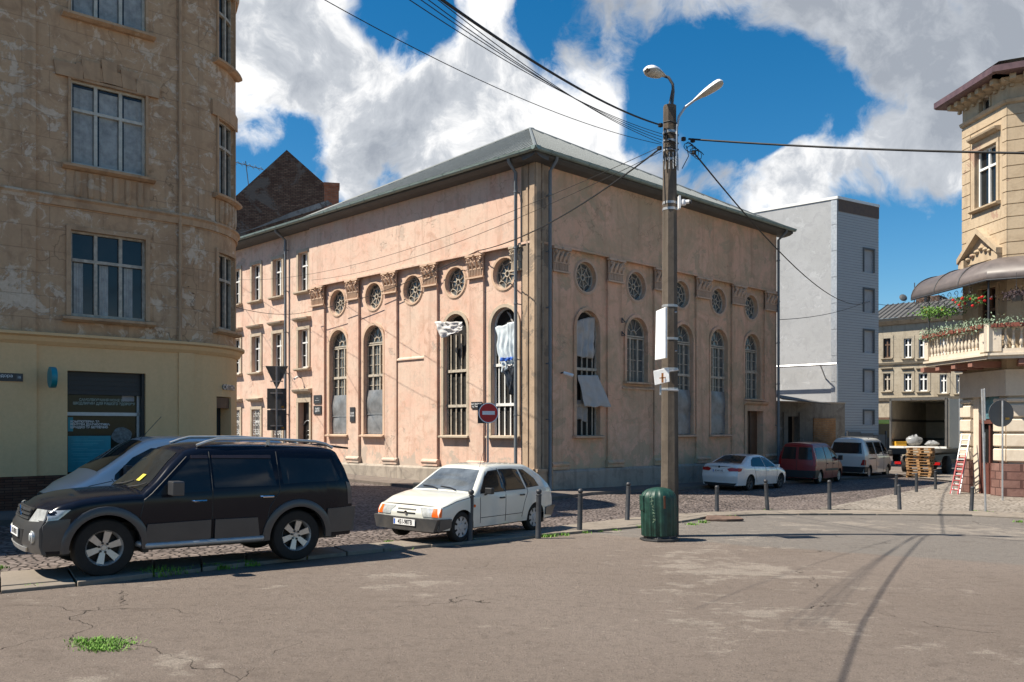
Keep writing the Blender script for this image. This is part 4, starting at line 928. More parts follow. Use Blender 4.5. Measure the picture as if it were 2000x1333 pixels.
# ------------------------------------------------------------------ right-hand corner building with balcony
RB = empty('balcony_house', (0, 0, 0), 'cream stucco corner house with flower balcony and curved canopy at the right edge', 'building')
Q = (17.97, 31.0)
FA = Fr(Q[0], Q[1], 0); FA.d = (-.104, .9946); FA.n = (-.9946, -.104); FC = Fr(Q[0], Q[1], math.atan2(-.462, .887))
TA_ = FA.tpx(1880); TC_ = 9.0
M['beige'] = plaster('beige_stucco', (.46, .355, .24), (.52, .415, .29), (.34, .255, .17), (.36, .22, .165), .61, 61, streak=.45)
M['creamstone'] = plaster('cream_rustication', (.63, .54, .43), (.68, .6, .49), (.55, .46, .36), (.45, .37, .29), .72, 62, streak=.2, bump=.2)
M['brownstone'] = brick('brown_stone_plinth', (.19, .10, .085), (.27, .16, .135), (.09, .05, .045), 0, .42, .3, .02, bump=.9)
M['purplemetal'] = plain('plum_metal', (.12, .07, .075), .5, .2, .2, 4)
zw = 14.8
aw = (FA.tpx(1948), FA.tpx(1905), FA.zpx(1925, 403), FA.zpx(1925, 288)); at_ = (FA.tpx(1934), FA.tpx(1914), FA.zpx(1923, 215), FA.zpx(1923, 192))
bd = (FA.tpx(1947), FA.tpx(1912), 4.95, 7.45)
gd = (FA.tpx(1950), FA.tpx(1910), -1.2, 3.66)
b = MB(); b.grid(FA, [0, TA_], [4.3, zw], [aw, at_, bd], 0, .3)
cw = (1.6, 2.7, 10.5, 12.85); b.grid(FC, [0, TC_], [4.3, zw], [cw, (1.6, 2.7, 4.95, 7.45)], 0, .3)
bk = FA(TA_, 0, 0); bk2 = bk+Vector((9, .9, 0)); b.add([bk+Vector((0, 0, -1.2)), bk2+Vector((0, 0, -1.2)), bk2+Vector((0, 0, zw)), bk+Vector((0, 0, zw))], [(0, 1, 2, 3)])
def courses(b, f, t0, t1, z0, z1, h, hol, o0=.0, o1=.03, gap=.035, cut=None, ch=0):
    z = z0
    while z < z1-.05:
        za, zb_ = z+gap/2, min(z1, z+h)-gap/2; segs = [(t0, t1)]
        for a, c, ha, hb in hol:
            if ha < zb_ and hb > za: segs = [s for p, q in segs for s in ((p, min(q, a-.16)), (max(p, c+.16), q)) if s[1]-s[0] > .04]
        for p, q in segs:
            if ch: b.prof(f, [(o0, za), (o0, zb_), (o1-ch, zb_), (o1, zb_-ch), (o1, za+ch), (o1-ch, za)], p, q)
            else: b.box(f, p, q, o0, o1, za, zb_)
        z += h
courses(b, FA, -.03, TA_, 8.0, 13.9, .46, [(aw[0]-.12, aw[1]+.12, aw[2]-.2, aw[3]+.5)]); courses(b, FC, -.03, TC_, 8.0, 13.9, .46, [(cw[0]-.12, cw[1]+.12, cw[2]-.2, cw[3]+.5)])
b.build('upper_wall', M['beige'], RB)
for f, h, hh in ((FA, aw, 1), (FC, cw, 1), (FA, bd, 0), (FC, (1.6, 2.7, 4.95, 7.45), 0)):
    rwin(f, h[0]+.01, h[1]-.01, h[2]+.01, h[3]-.01, RB, M['white'] if hh else M['wood'], cols=2, tr=.33, sub_=0, hood=bool(hh), sill=bool(hh), trimw=.13, tm=M['beige'], depth=.2, bars=.06)
rwin(FA, at_[0], at_[1], at_[2], at_[3], RB, M['oldframe'], cols=1, tr=0, sub_=0, sill=False, trimw=.06, tm=M['beige'], depth=.2)
b = MB()
for f, t in ((FA, TA_), (FC, TC_)):
    b.prof(f, [(0, 13.92), (0, 14.1), (.14, 14.08), (.1, 13.98)], -.05, t+.02); b.prof(f, [(0, zw-.16), (0, zw+.02), (.3, zw+.02), (.22, zw-.1)], -.2, t+.1)
    n = int(t/.42)
    for i in range(n+1): x = .06+i*.42; b.box(f, x, x+.2, .0, .5, zw-.12, zw+.06); b.box(f, x+.02, x+.16, 0, .1, zw-.26, zw-.16)
b.build('cornice', M['beige'], RB)
b = MB()
for f, t in ((FA, TA_+.6), (FC, TC_)): b.prof(f, [(0, zw+.06), (0, zw+.5), (.3, zw+.5), (.82, zw+.32), (.82, zw+.1), (.72, zw+.06)], -.5 if f is FC else -.35, t)
ev = b.build('eaves', M['purplemetal'], RB)
b = MB(); b.add([FA(TA_+.6, .5, zw+.5), FA(-.4, .6, zw+.5), FC(TC_, .6, zw+.5), FC(TC_, -5, zw+2.5), FA(TA_+.6, -5, zw+1.8)], [(0, 1, 3, 4), (1, 2, 3)]); b.build('roof', M['purplemetal'], RB)
# pediment
b = MB(); pa, pb = FA.tpx(1961), FA.tpx(1881); pc = (pa+pb)/2; zp = FA.zpx(1920, 506)
for f, a, c in ((FA, pa+.15, pb-.1), (FC, 1.3, 3.0)):
    b = MB(); m_ = (a+c)/2; b.prism(f, [(a-.1, zp), (m_, zp+.95), (c+.1, zp), (c+.1, zp+.2), (m_, zp+1.17), (a-.1, zp+.2)], 0, .28)
    b.box(f, a-.08, a+.25, 0, .22, zp-.22, zp+.1); b.box(f, c-.25, c+.08, 0, .22, zp-.22, zp+.1)
    for i in range(7): x = a+.3+(c-a-.6)*i/6; b.lathe(f(x, .05, zp+.1+.3*(1-abs(i-3)/3.2)), [(0, -.1), (.1, -.04), (.12, 0), (.1, .05), (0, .1)], 8)
    b.build('pediment', M['beige'], RB)
# ground floor
b = MB(); b.grid(FA, [0, TA_], [-1.2, 4.5], [gd], -.03, .35); b.grid(FC, [0, TC_], [-1.2, 4.5], [], -.03, .35)
courses(b, FA, TA_-.62, TA_+.02, .92, 3.3, .54, [], -.03, .1, .07, ch=.04); courses(b, FA, -.02, .62, .92, 3.3, .54, [], -.03, .1, .07, ch=.04); courses(b, FC, -.02, TC_, .92, 3.3, .54, [], -.03, .1, .07, ch=.04)
b.box(FA, -.05, TA_+.03, -.03, .12, 3.35, 4.3); b.box(FC, -.05, TC_, -.03, .12, 3.35, 4.3)
b.build('ground_floor_wall', M['creamstone'], RB)
b = MB()
for f, s in ((FA, ((-.1, .66), (TA_-.66, TA_+.06))), (FC, ((-.1, TC_),))):
    for p, q in s: b.box(f, p, q, 0, .17, -1.2, .88)
b.build('stone_plinth', M['brownstone'], RB)
b = MB(); b.box(FA, gd[0], gd[1], -.26, -.2, -.5, 3.66); b.build('shop_glass', M['glass'], RB)
b = MB()
zg = lambda y: FA.zpx(1930, y)
b.box(FA, gd[1]-.1, gd[1], -.2, -.05, -.6, zg(826)); b.box(FA, gd[0], gd[0]+.1, -.2, -.05, -.6, zg(826)); b.box(FA, gd[0], gd[1], -.2, -.05, zg(828), zg(820)); b.box(FA, gd[0]+.1, gd[1]-.1, -.2, -.1, -.6, zg(905))
b.box(FA, gd[0]+.6, gd[0]+.68, -.2, -.1, -.6, zg(826)); b.build('shop_door', plain('brown_door_paint', (.12, .045, .035), .5), RB)
b = MB(); b.box(FA, gd[0]+.1, gd[1]-.1, -.19, -.17, zg(818), zg(765)); b.build('transom_sign', plain('muted_blue_poster', (.10, .22, .26), .4, 0, .8, 5), RB)
b = MB(); b.tube([FA(gd[0]+.8, -.02, zg(900)), FA(gd[0]+.8, -.02, zg(845))], .03, 6); b.build('door_handle', M['steel'], RB)
core_mb([FA(TA_, -.3, 0), FA(0, -.5, 0)+Vector((.2, .2, 0)), FC(TC_, -.4, 0), FC(TC_, -9, 0)+Vector((0, 3, 0)), FA(TA_, -8, 0)], -1.2, zw-.05).build('ceiling', M['void'], RB)
# balcony
BO = 1.2; Qp = Vector((16.84, 30.23, 0)); TBL = 3.75
FA2 = Fr(Qp.x, Qp.y, 0); FA2.d, FA2.n = FA.d, FA.n; FC2 = Fr(Qp.x, Qp.y, FC.a); ZB = 4.62
bal = MB()
poly = [FA2(0, 0, 0), FA2(TBL, 0, 0), FA2(TBL, -BO-1.2, 0), FC(TC_, .0, 0), FC2(TC_, 0, 0)]
bal = core_mb(poly, ZB, ZB+.26); balc = bal.build('balcony_floor', M['creamstone'], RB, weld=True)
b = MB(); b.box(FA2, -.1, TBL+.05, 0, .08, ZB+.12, ZB+.2); b.box(FC2, -.1, TC_, 0, .08, ZB+.12, ZB+.2)
for f, L in ((FA2, TBL), (FC2, TC_)):
    b.box(f, 0, L, -.18, .0, ZB+.26, ZB+.36); b.box(f, 0, L, -.2, .02, ZB+1.08, ZB+1.2)
b.box(FA2, -.12, .42, -.24, .04, ZB+.26, ZB+1.25); b.box(FC2, -.12, .42, -.24, .04, ZB+.26, ZB+1.25); b.box(FA2, TBL-.22, TBL+.02, -.22, .04, ZB+.26, ZB+1.22)
b.build('railing', M['creamstone'], balc)
proto = MB(); proto.lathe((0, 0, 0), [(.055, 0), (.055, .08), (.035, .1), (.065, .2), (.07, .28), (.04, .42), (.03, .5), (.05, .54), (.03, .58), (.045, .68), (.055, .7), (.055, .74)], 10)
pr = None
for f, a, L in ((FA2, .5, TBL-.28), (FC2, .55, TC_)):
    x = a
    while x < L:
        p = f(x, -.09, ZB+.36)
        if pr is None: pr = proto.build('baluster', M['creamstone'], balc, smooth=50, loc=p)
        else: c = pr.copy(); COL.objects.link(c); c.location = p; c.parent = balc
        x += .21 if f is FA2 else .24
for f, L in ((FA, 3.6), (FC, TC_)):
    x = .3
    while x < L: b = MB(); b.box(f, x, x+.24, 0, BO-.15, ZB-.22, ZB); b.box(f, x, x+.24, BO-.15, BO-.05, ZB-.2, ZB-.02); b.build('corbel', plain('terracotta_corbel', (.25, .12, .09), .8), balc); x += 1.0
# canopy
b = MB(); zc_, ze_ = 8.35, 7.4
def cpt(o, z): return (o, z)
cprof = [(BO*1.08*math.sin(a)+.0, ze_+(zc_-ze_)*math.cos(a)) for a in [math.pi/2*i/9 for i in range(10)]]
def corner_surf(b, prof, tA, tC):
    vs = []
    bis = lambda o, z: Vector((Q[0]-1.126/1.2*o, Q[1]-.766/1.2*o, z))
    rows = [[FA(tA, o, z) for o, z in prof], [bis(o, z) for o, z in prof], [FC(tC, o, z) for o, z in prof]]
    k = len(prof); b.add([p for r_ in rows for p in r_], [(i*k+j, (i+1)*k+j, (i+1)*k+j+1, i*k+j+1) for i in range(2) for j in range(k-1)])
corner_surf(b, cprof, TBL+.2, TC_)
cn = b.build('canopy', plain('smoky_canopy', (.115, .095, .088), .5, 0, .25, 2), RB, smooth=50, solid=.03)
b = MB()
for f, xs_ in ((FA, (TBL+.2, 2.4, .9)), (FC, (.9, 2.4, 4))):
    for x in xs_: b.tube([f(x, o, z+.03) for o, z in cprof], .03, 5)
b.tube([FA(TBL+.2, cprof[-1][0], ze_), Vector((Q[0]-1.126*1.08, Q[1]-.766*1.08, ze_)), FC(TC_, cprof[-1][0], ze_)], .035, 6); b.build('canopy_ribs', M['darksteel'], cn)
for p in (FA2(TBL-.1, -.08, 0), FA2(.1, -.1, 0), FC2(4, -.1, 0)): b = MB(); b.tube([p+Vector((0, 0, ZB+1.2)), p+Vector((0, 0, ze_))], .035, 6); b.build('canopy_post', M['darksteel'], cn)
b = MB()
for i in range(9):
    x = .3+.42*i; c = FA(x, BO, ze_-.2); b.tube([c+Vector((FA.d[0]*.14*math.cos(a*.7)*(1-a*.07), FA.d[1]*.14*math.cos(a*.7)*(1-a*.07), .14*math.sin(a*.7)*(1-a*.07))) for a in range(11)], .012, 4)
b.tube([FA(0, BO, ze_-.36), FA(TBL, BO, ze_-.36)], .012, 4); b.build('wrought_iron', M['darksteel'], cn)
def foliage(name, pts, n, spread, size, mat, par=None, seed=1, flowers=None, fname='blossoms', fmat=None, nf=0):
    random.seed(seed); b = MB(); fl = MB()
    for i in range(n):
        c = random.choice(pts)+Vector([random.gauss(0, s) for s in spread]); s = size*random.uniform(.6, 1.3)
        d = Vector([random.gauss(0, 1) for _ in range(3)]).normalized(); e_ = d.orthogonal().normalized(); g = d.cross(e_)
        b.add([c-e_*s, c+g*s*.35, c+e_*s, c-g*s*.35+d*s*.2], [(0, 1, 2, 3)])
    o = b.build(name, mat, par)
    if nf:
        for i in range(nf):
            c = random.choice(pts)+Vector([random.gauss(0, s*1.1) for s in spread]); fl.lathe(c, [(0, -.05), (.055, -.02), (.06, .02), (0, .05)], 6)
        fl.build(fname, fmat or M['redflower'], o if par is None else par)
    return o
pl = [FA2(.05+TBL*i/40, .06, ZB+1.3-.06*(i % 3)) for i in range(41)]+[FC2(TC_*i/70, .06, ZB+1.3-.06*(i % 3)) for i in range(71)]
fb = foliage('flower_box_planting', [p-Vector(FA2(0, 0, 0).to_tuple()) for p in pl], 3400, (.10, .10, .11), .06, M['palegrn'], seed=5, nf=9); fb.location = FA2(0, 0, 0); tag(fb, 'silver-green trailing plants with red flowers along the balcony railing', 'plants')
b = MB(); q = -FA2(0, 0, 0); b.box(FA2, .1, TBL, 0.03, .16, ZB+1.1, ZB+1.24); b.box(FC2, .1, TC_, .03, .16, ZB+1.1, ZB+1.24); b.v = [tuple(Vector(v)+q) for v in b.v]; b.build('planter', plain('terracotta', (.2, .06, .04), .8), fb)
def basket(px_, py_, D, lab, lm, seed, sp=(.2, .2, .09), nf=8, n=420):
    r = empty('hanging_basket', at(px_, py_, D), lab, 'hanging basket', 'hanging flower baskets under the balcony canopy')
    b = MB(); b.lathe((0, 0, 0), [(0, -.2), (.12, -.18), (.18, -.05), (.19, 0), (.0, 0)], 14); b.build('pot', M['signgrey'], r, smooth=40)
    b = MB(); zt = ze_-r.location.z+.1
    for k in range(3): a = k*2.1; b.tube([(.18*math.cos(a), .18*math.sin(a), 0), (0, 0, .4), (0, 0, max(.5, zt))], .007, 4)
    b.build('hanger', M['darksteel'], r)
    f_ = foliage('foliage', [Vector((.15*math.cos(a), .15*math.sin(a), .05)) for a in range(6)], n, sp, .06, lm, r, seed, nf=nf)
basket(1893, 590, 31.0, 'hanging basket with bright red flowers by the brown balcony door', M['leaf'], 11, (.22, .2, .09), 26)
basket(1985, 578, 29.2, 'hanging basket of dark purple foliage at the right edge under the canopy', plain('purple_leaf', (.05, .03, .035), .7, 0, .4), 12, nf=0)
basket(1833, 612, 33.3, 'large leafy green hanging basket at the far left end of the canopy', plain('bright_leaf', (.10, .22, .03), .7, 0, .4, 9), 13, (.36, .3, .11), 5, 900)
ss = empty('street_name_sign', FC(1.0, .12, FC.zpx(1992, 787)), 'small dark street-name sign on the cream rusticated wall at the right edge', 'street sign'); q = Fr(0, 0, FC.a)
b = MB(); b.box(q, -.3, .6, 0, .03, -.16, .16); b.build('board', M['signdark'], ss); text_mesh('пл. Св.\nТеодора', .12, .001, M['signwhite'], 'lettering', ss, q, -.22, .032, 0, align='LEFT')
# ------------------------------------------------------------------ utility pole
PB = gp(1308, 1050, .03); PX = PB.x; PY = PB.y; PG = empty('street_light_pole', PB, 'tall octagonal concrete street light pole with two lamp arms beside the green bin', 'street lamp')
mm = PY/F
def pz_(y): return ZC+(HZ-y)*mm-PB.z
ztp = pz_(208); b = MB(); b.lathe((0, 0, 0), [(.19, -.1), (.188, .2), (.135, ztp), (.13, ztp+.01)], 8, ph=math.pi/8); b.build('post', M['concrete'], PG)
for y in (262, 280, 297, 316, 400, 412, 601, 665, 724, 763): z = pz_(y); r_ = .19-.055*z/ztp+.006; b = MB(); b.lathe((0, 0, z), [(r_, 0), (r_, .05), (r_-.01, .05)], 8, ph=math.pi/8); b.build('band', M['steel'], PG)
b = MB()
for k in range(5): a = -2.3+k*.5; b.tube([(.17*math.cos(a), .17*math.sin(a), pz_(335)), (.165*math.cos(a), .165*math.sin(a), pz_(302))], .012, 4)
b.build('clamp_rods', M['steel'], PG)
def P3(px_, py_, dy=0): return Vector(((px_-1000)/F*(PY+dy)-PX, dy, ZC+(HZ-py_)/F*(PY+dy)-PB.z))
b = MB(); b.tube([P3(1312, 210), P3(1315, 180), P3(1314, 165), P3(1306, 152), P3(1295, 148, .05)], .03, 8); b.tube([P3(1306, 210), P3(1314, 170)], .018, 6); arm1 = b.build('lamp_arm', M['fascia'], PG, smooth=50)
b = MB(); b.tube([P3(1321, 325, -.17), P3(1322, 250, -.17), P3(1326, 228, -.17), P3(1338, 210, -.17), P3(1358, 195, -.17)], .026, 8); arm2 = b.build('lamp_arm', M['steel'], PG, smooth=50)
def lamp_head(c, d, L, wd, par, dn):
    """cobra head: tapered shell above, glass bowl below"""
    d = d.normalized(); side = d.cross(Vector((0, 0, 1))).normalized(); up = side.cross(d).normalized()
    def sec(u):
        return wd*(.22+.78*math.sin(min(1, u*1.25)*math.pi/2)) * (1 if u < .8 else math.sqrt(max(0.0, 1-((u-.8)/.2)**2))*.8+.2)
    b = MB(); b.surf(lambda u, v: c+d*(L*u)+side*(sec(u)*math.cos(math.pi*v))+up*(sec(u)*.62*math.sin(math.pi*v)), 14, 10)
    h = b.build('lamp_head', M['signwhite'], par, smooth=50)
    b = MB(); b.surf(lambda u, v: c+d*(L*(.32+.66*u))+side*(sec(.32+.66*u)*.93*math.cos(math.pi*v))-up*(sec(.32+.66*u)*dn*math.sin(math.pi*v)), 14, 10); b.surf(lambda u, v: c+d*(L*u*.34)+side*(sec(u*.34)*math.cos(math.pi*v))-up*(sec(u*.34)*.35*math.sin(math.pi*v)), 6, 6)
    b.build('lamp_glass', plain('lamp_glass_%d' % len(bpy.data.materials), (.42, .39, .33), .15, .0, .2, 8), h, smooth=50)
lamp_head(P3(1299, 150, .03), P3(1256, 132, -.55)-P3(1299, 150, .03), .66, .155, arm1, .8)
lamp_head(P3(1354, 198, -.17), P3(1412, 160, -.35)-P3(1354, 198, -.17), .68, .155, arm2, .45)
b = MB()
random.seed(8)
for k in range(4):
    c = P3(1345+6*k, 288+5*k, -.1); b.tube([c+Vector((.12*math.cos(a*.8)*(1-.03*a), .05*math.sin(a), .1*math.sin(a*.8))) for a in range(12)], .008, 4)
for y in (240, 262, 278, 290): b.tube([P3(1296, y, -.15), P3(1308, y-3, -.2), P3(1325, y+3, -.16)], .02, 5)
b.tube([P3(1300, 400, -.15), P3(1297, 330, -.17), P3(1303, 250, -.18)], .012, 5); b.tube([P3(1340, 285, -.1), P3(1345, 305, -.1), P3(1332, 330, -.12)], .008, 4)
for q_ in ((1290, 245), (1300, 267), (1288, 290), (1335, 272), (1353, 275), (1355, 298)): b.lathe(P3(*q_, -.1), [(0, -.05), (.05, -.03), (.05, .03), (0, .05)], 8)
b.build('cable_clamps', M['cable'], PG)
# wires
def wire(p, q, sag, r, lab, grp='overhead wires', n=24, cat='wire'):
    p = Vector(p); q = Vector(q); b = MB(); b.tube([(q-p)*(i/n)-Vector((0, 0, sag*4*(i/n)*(1-i/n))) for i in range(n+1)], r, 5, False)
    o = b.build('overhead_wire', M['cable'], loc=p); return tag(o, lab, cat, grp)
pw_ = lambda x, y, dy=-.1: P3(x, y, dy)+PB
def up_at(px_, py_, D): return at(px_, py_, D)
def extend(a, b_, k): return a+(b_-a)*k
wire(pw_(1292, 245), extend(pw_(1292, 245), at(925, -5, 9.2), 1.5), .3, .017, 'thick black cable from pole to top edge, uppermost of the left-hand cables')
tgt = [(835, -3, 9.6, 'upper of the thin wires fanning from the pole towards the top edge'), (855, -3, 9.6, 'second of the thin wires fanning from the pole to the top edge'), (868, -3, 9.6, 'third of the thin wires fanning from the pole to the top edge'), (885, -3, 9.6, 'lowest-starting thin wire of the fan reaching the top edge nearest the thick cable')]
for i, (x, y, D, lab) in enumerate(tgt): a = pw_(1293, 262+6*i, -.1); wire(a, extend(a, at(x, y, D+.5), 1.25), .25, .006, lab)
a = pw_(1290, 282); wire(a, extend(a, at(676, -3, 10.5), 1.2), .3, .006, 'single thin wire crossing the clouds far left of the other wires')
wire(pw_(1345, 272), extend(pw_(1345, 272), at(2010, 289, 13.5), 1.5), .1, .02, 'thick black cable running right from the pole across the blue sky')
wire(pw_(1290, 290), FL(2.6, .2, 8.52), .35, .018, 'black cable sagging from the pole to the capital of the sunlit pink wall')
wire(pw_(1292, 296), FL(13.2, .2, 8.75), .5, .007, 'thin wire crossing the pink attic just above the capitals')
wire(pw_(1292, 286), FL(20, .2, 9.6), .8, .007, 'thin wire passing in front of the eaves towards the pink annex')
wire(FL(2.6, .2, 8.52), FL(12.9, .5, 7.3), .25, .014, 'black cable draped along the capitals of the sunlit pink wall')
wire(FL(12.9, .5, 7.3), FB(T1+.3, .1, 5.6), .3, .01, 'thin dark wire between the pink annex and the rounded ochre corner')
wire(FL(19.5, .2, 8.4), FB(T1+.2, .1, 5.75), .2, .01, 'short wire from the annex eaves to the ochre corner')
wire(pw_(1355, 298), F2(F2.tpx(1695), .1, F2.zpx(1695, 590)), 1.2, .018, 'black cable sagging right from the pole to the grey siding block')
wire(F2(F2.tpx(1695), .1, F2.zpx(1695, 590)), F4(F4.tpx(1770), .2, F4.zpx(1770, 590)), .3, .02, 'far wire from the grey siding block to the distant tenement')
wire(FRt(TE, .2, 7.2), F2(F2.tpx(1690), .1, F2.zpx(1690, 590)), .25, .016, 'thin wire crossing the white rendered wall')
# sign panels on the pole
def panel(name, pts, D, lab, cat, mat, th=.05, rot=0.5):
    c = sum((at(x, y, D) for x, y in pts), Vector())/4; r = empty(name, c, lab, cat)
    b = MB(); q = [at(x, y, D+dy)-c for (x, y), dy in zip(pts, rot)]
    nrm = (q[1]-q[0]).cross(q[3]-q[0]).normalized(); nrm = -nrm if nrm.y > 0 else nrm
    b.add(q+[p-nrm*th for p in q], [(0, 1, 2, 3), (7, 6, 5, 4), (0, 4, 5, 1), (1, 5, 6, 2), (2, 6, 7, 3), (3, 7, 4, 0)]); b.build('panel', mat, r, bevel=.01)
    return r, q, nrm
r1, q1, n1_ = panel('tall_sign_panel', [(1281, 608), (1299, 600), (1299, 700), (1279, 704)], PY-.3, 'tall blank white sign panel strapped to the concrete pole', 'sign', M['signwhite'], .05, (.0, -.42, -.42, 0))
b = MB(); c = r1.location; o_ = lambda x, y, dy=-.12: P3(x, y, dy)+PB-c
b.tube([o_(1297, 612), o_(1322, 610)], .018, 5); b.tube([o_(1297, 687), o_(1322, 686)], .018, 5); b.build('bracket', M['steel'], r1)
r2, q2, n2_ = panel('small_sign_plate', [(1276, 725), (1306, 718), (1308, 746), (1279, 753)], PY-.34, 'small tilted white plate with a rust streak below the tall panel on the pole', 'sign', M['signwhite'], .015, (0, -.08, -.08, 0))
c = r2.location; b = MB(); b.add([at(x, y, PY-.34-.06)-c+n2_*.012 for x, y in ((1292, 729), (1296, 729), (1296, 748), (1292, 748))], [(0, 1, 2, 3)]); b.add([at(x, y, PY-.4)-c+n2_*.012 for x, y in ((1288, 738), (1300, 737), (1300, 739), (1288, 740))], [(0, 1, 2, 3)]); b.build('rust_mark', plain('rust', (.45, .17, .04), .8), r2)
b = MB(); b.tube([P3(1300, 727, -.2)+PB-c, P3(1325, 723, -.12)+PB-c], .02, 5); b.build('bracket', M['steel'], r2)
b = MB(); b.tube([P3(1290, 762, -.25)+PB-c, P3(1325, 763, -.15)+PB-c], .022, 5); b.tube([P3(1290, 752, -.3)+PB-c, P3(1290, 772, -.3)+PB-c], .02, 5); b.build('bracket', M['steel'], r2)
cm = empty('security_camera', P3(1324, 397, -.14)+PB, 'white security camera on a plate strapped high on the concrete pole', 'camera')
b = MB(); b.obox((0.02, -.02, 0), (.04, .16, .26)); b.build('mount_plate', M['signwhite'], cm); b = MB(); b.lathe((.1, -.04, 0), [(0, -.07), (.06, -.05), (.07, 0), (.06, .05), (0, .07)], 12); b.tube([(.1, -.04, .01), (.24, -.1, 0.0)], .04, 10); b.build('camera_body', M['signwhite'], cm, smooth=50); b = MB(); b.tube([(.22, -.091, 0.0), (.25, -.105, 0.0)], .043, 10); b.build('lens', M['black'], cm)
# ------------------------------------------------------------------ vehicles
def itp(tab, x):
    if x <= tab[0][0]: return tab[0][1]
    for (a, b), (c, d) in zip(tab, tab[1:]):
        if x <= c: return b+(d-b)*(x-a)/(c-a) if c > a else d
    return tab[-1][1]
def smooth_tab(tab, n=4):
    """Catmull-Rom refinement of a profile table, kept monotone in x"""
    out = []
    P = [tab[0]]+list(tab)+[tab[-1]]
    for i in range(1, len(P)-2):
        for k in range(n):
            t = k/n; p0, p1, p2, p3 = P[i-1], P[i], P[i+1], P[i+2]
            def c(j): return .5*(2*p1[j]+(p2[j]-p0[j])*t+(2*p0[j]-5*p1[j]+4*p2[j]-p3[j])*t*t+(3*p1[j]-p0[j]-3*p2[j]+p3[j])*t**3)
            x = p1[0]+(p2[0]-p1[0])*t; out.append((x, p1[1]+(c(1)-p1[1]) if True else 0))
    out.append(tab[-1]); return out
def paint(name, col, metal=0.0, rough=.25, dust=.12, coat=1.0, dcol=(.2, .17, .14)):
    m = NT(name); sx = m.new('ShaderNodeSeparateXYZ'); m.l.new(m.coord(), sx.inputs[0])
    low = m.math('MULTIPLY', m.step(sx.outputs['Z'], .25, .75, 1, .15), m.step(m.noise(3, 7, .6), .3, .75))
    c = m.mix(m.math('MULTIPLY', low, dust), col, dcol)
    m.b.inputs['Coat Weight'].default_value = coat; m.b.inputs['Coat Roughness'].default_value = .06
    return m.out(c, m.math('ADD', rough, m.math('MULTIPLY', low, .3)), metal, .5 if coat else .28)
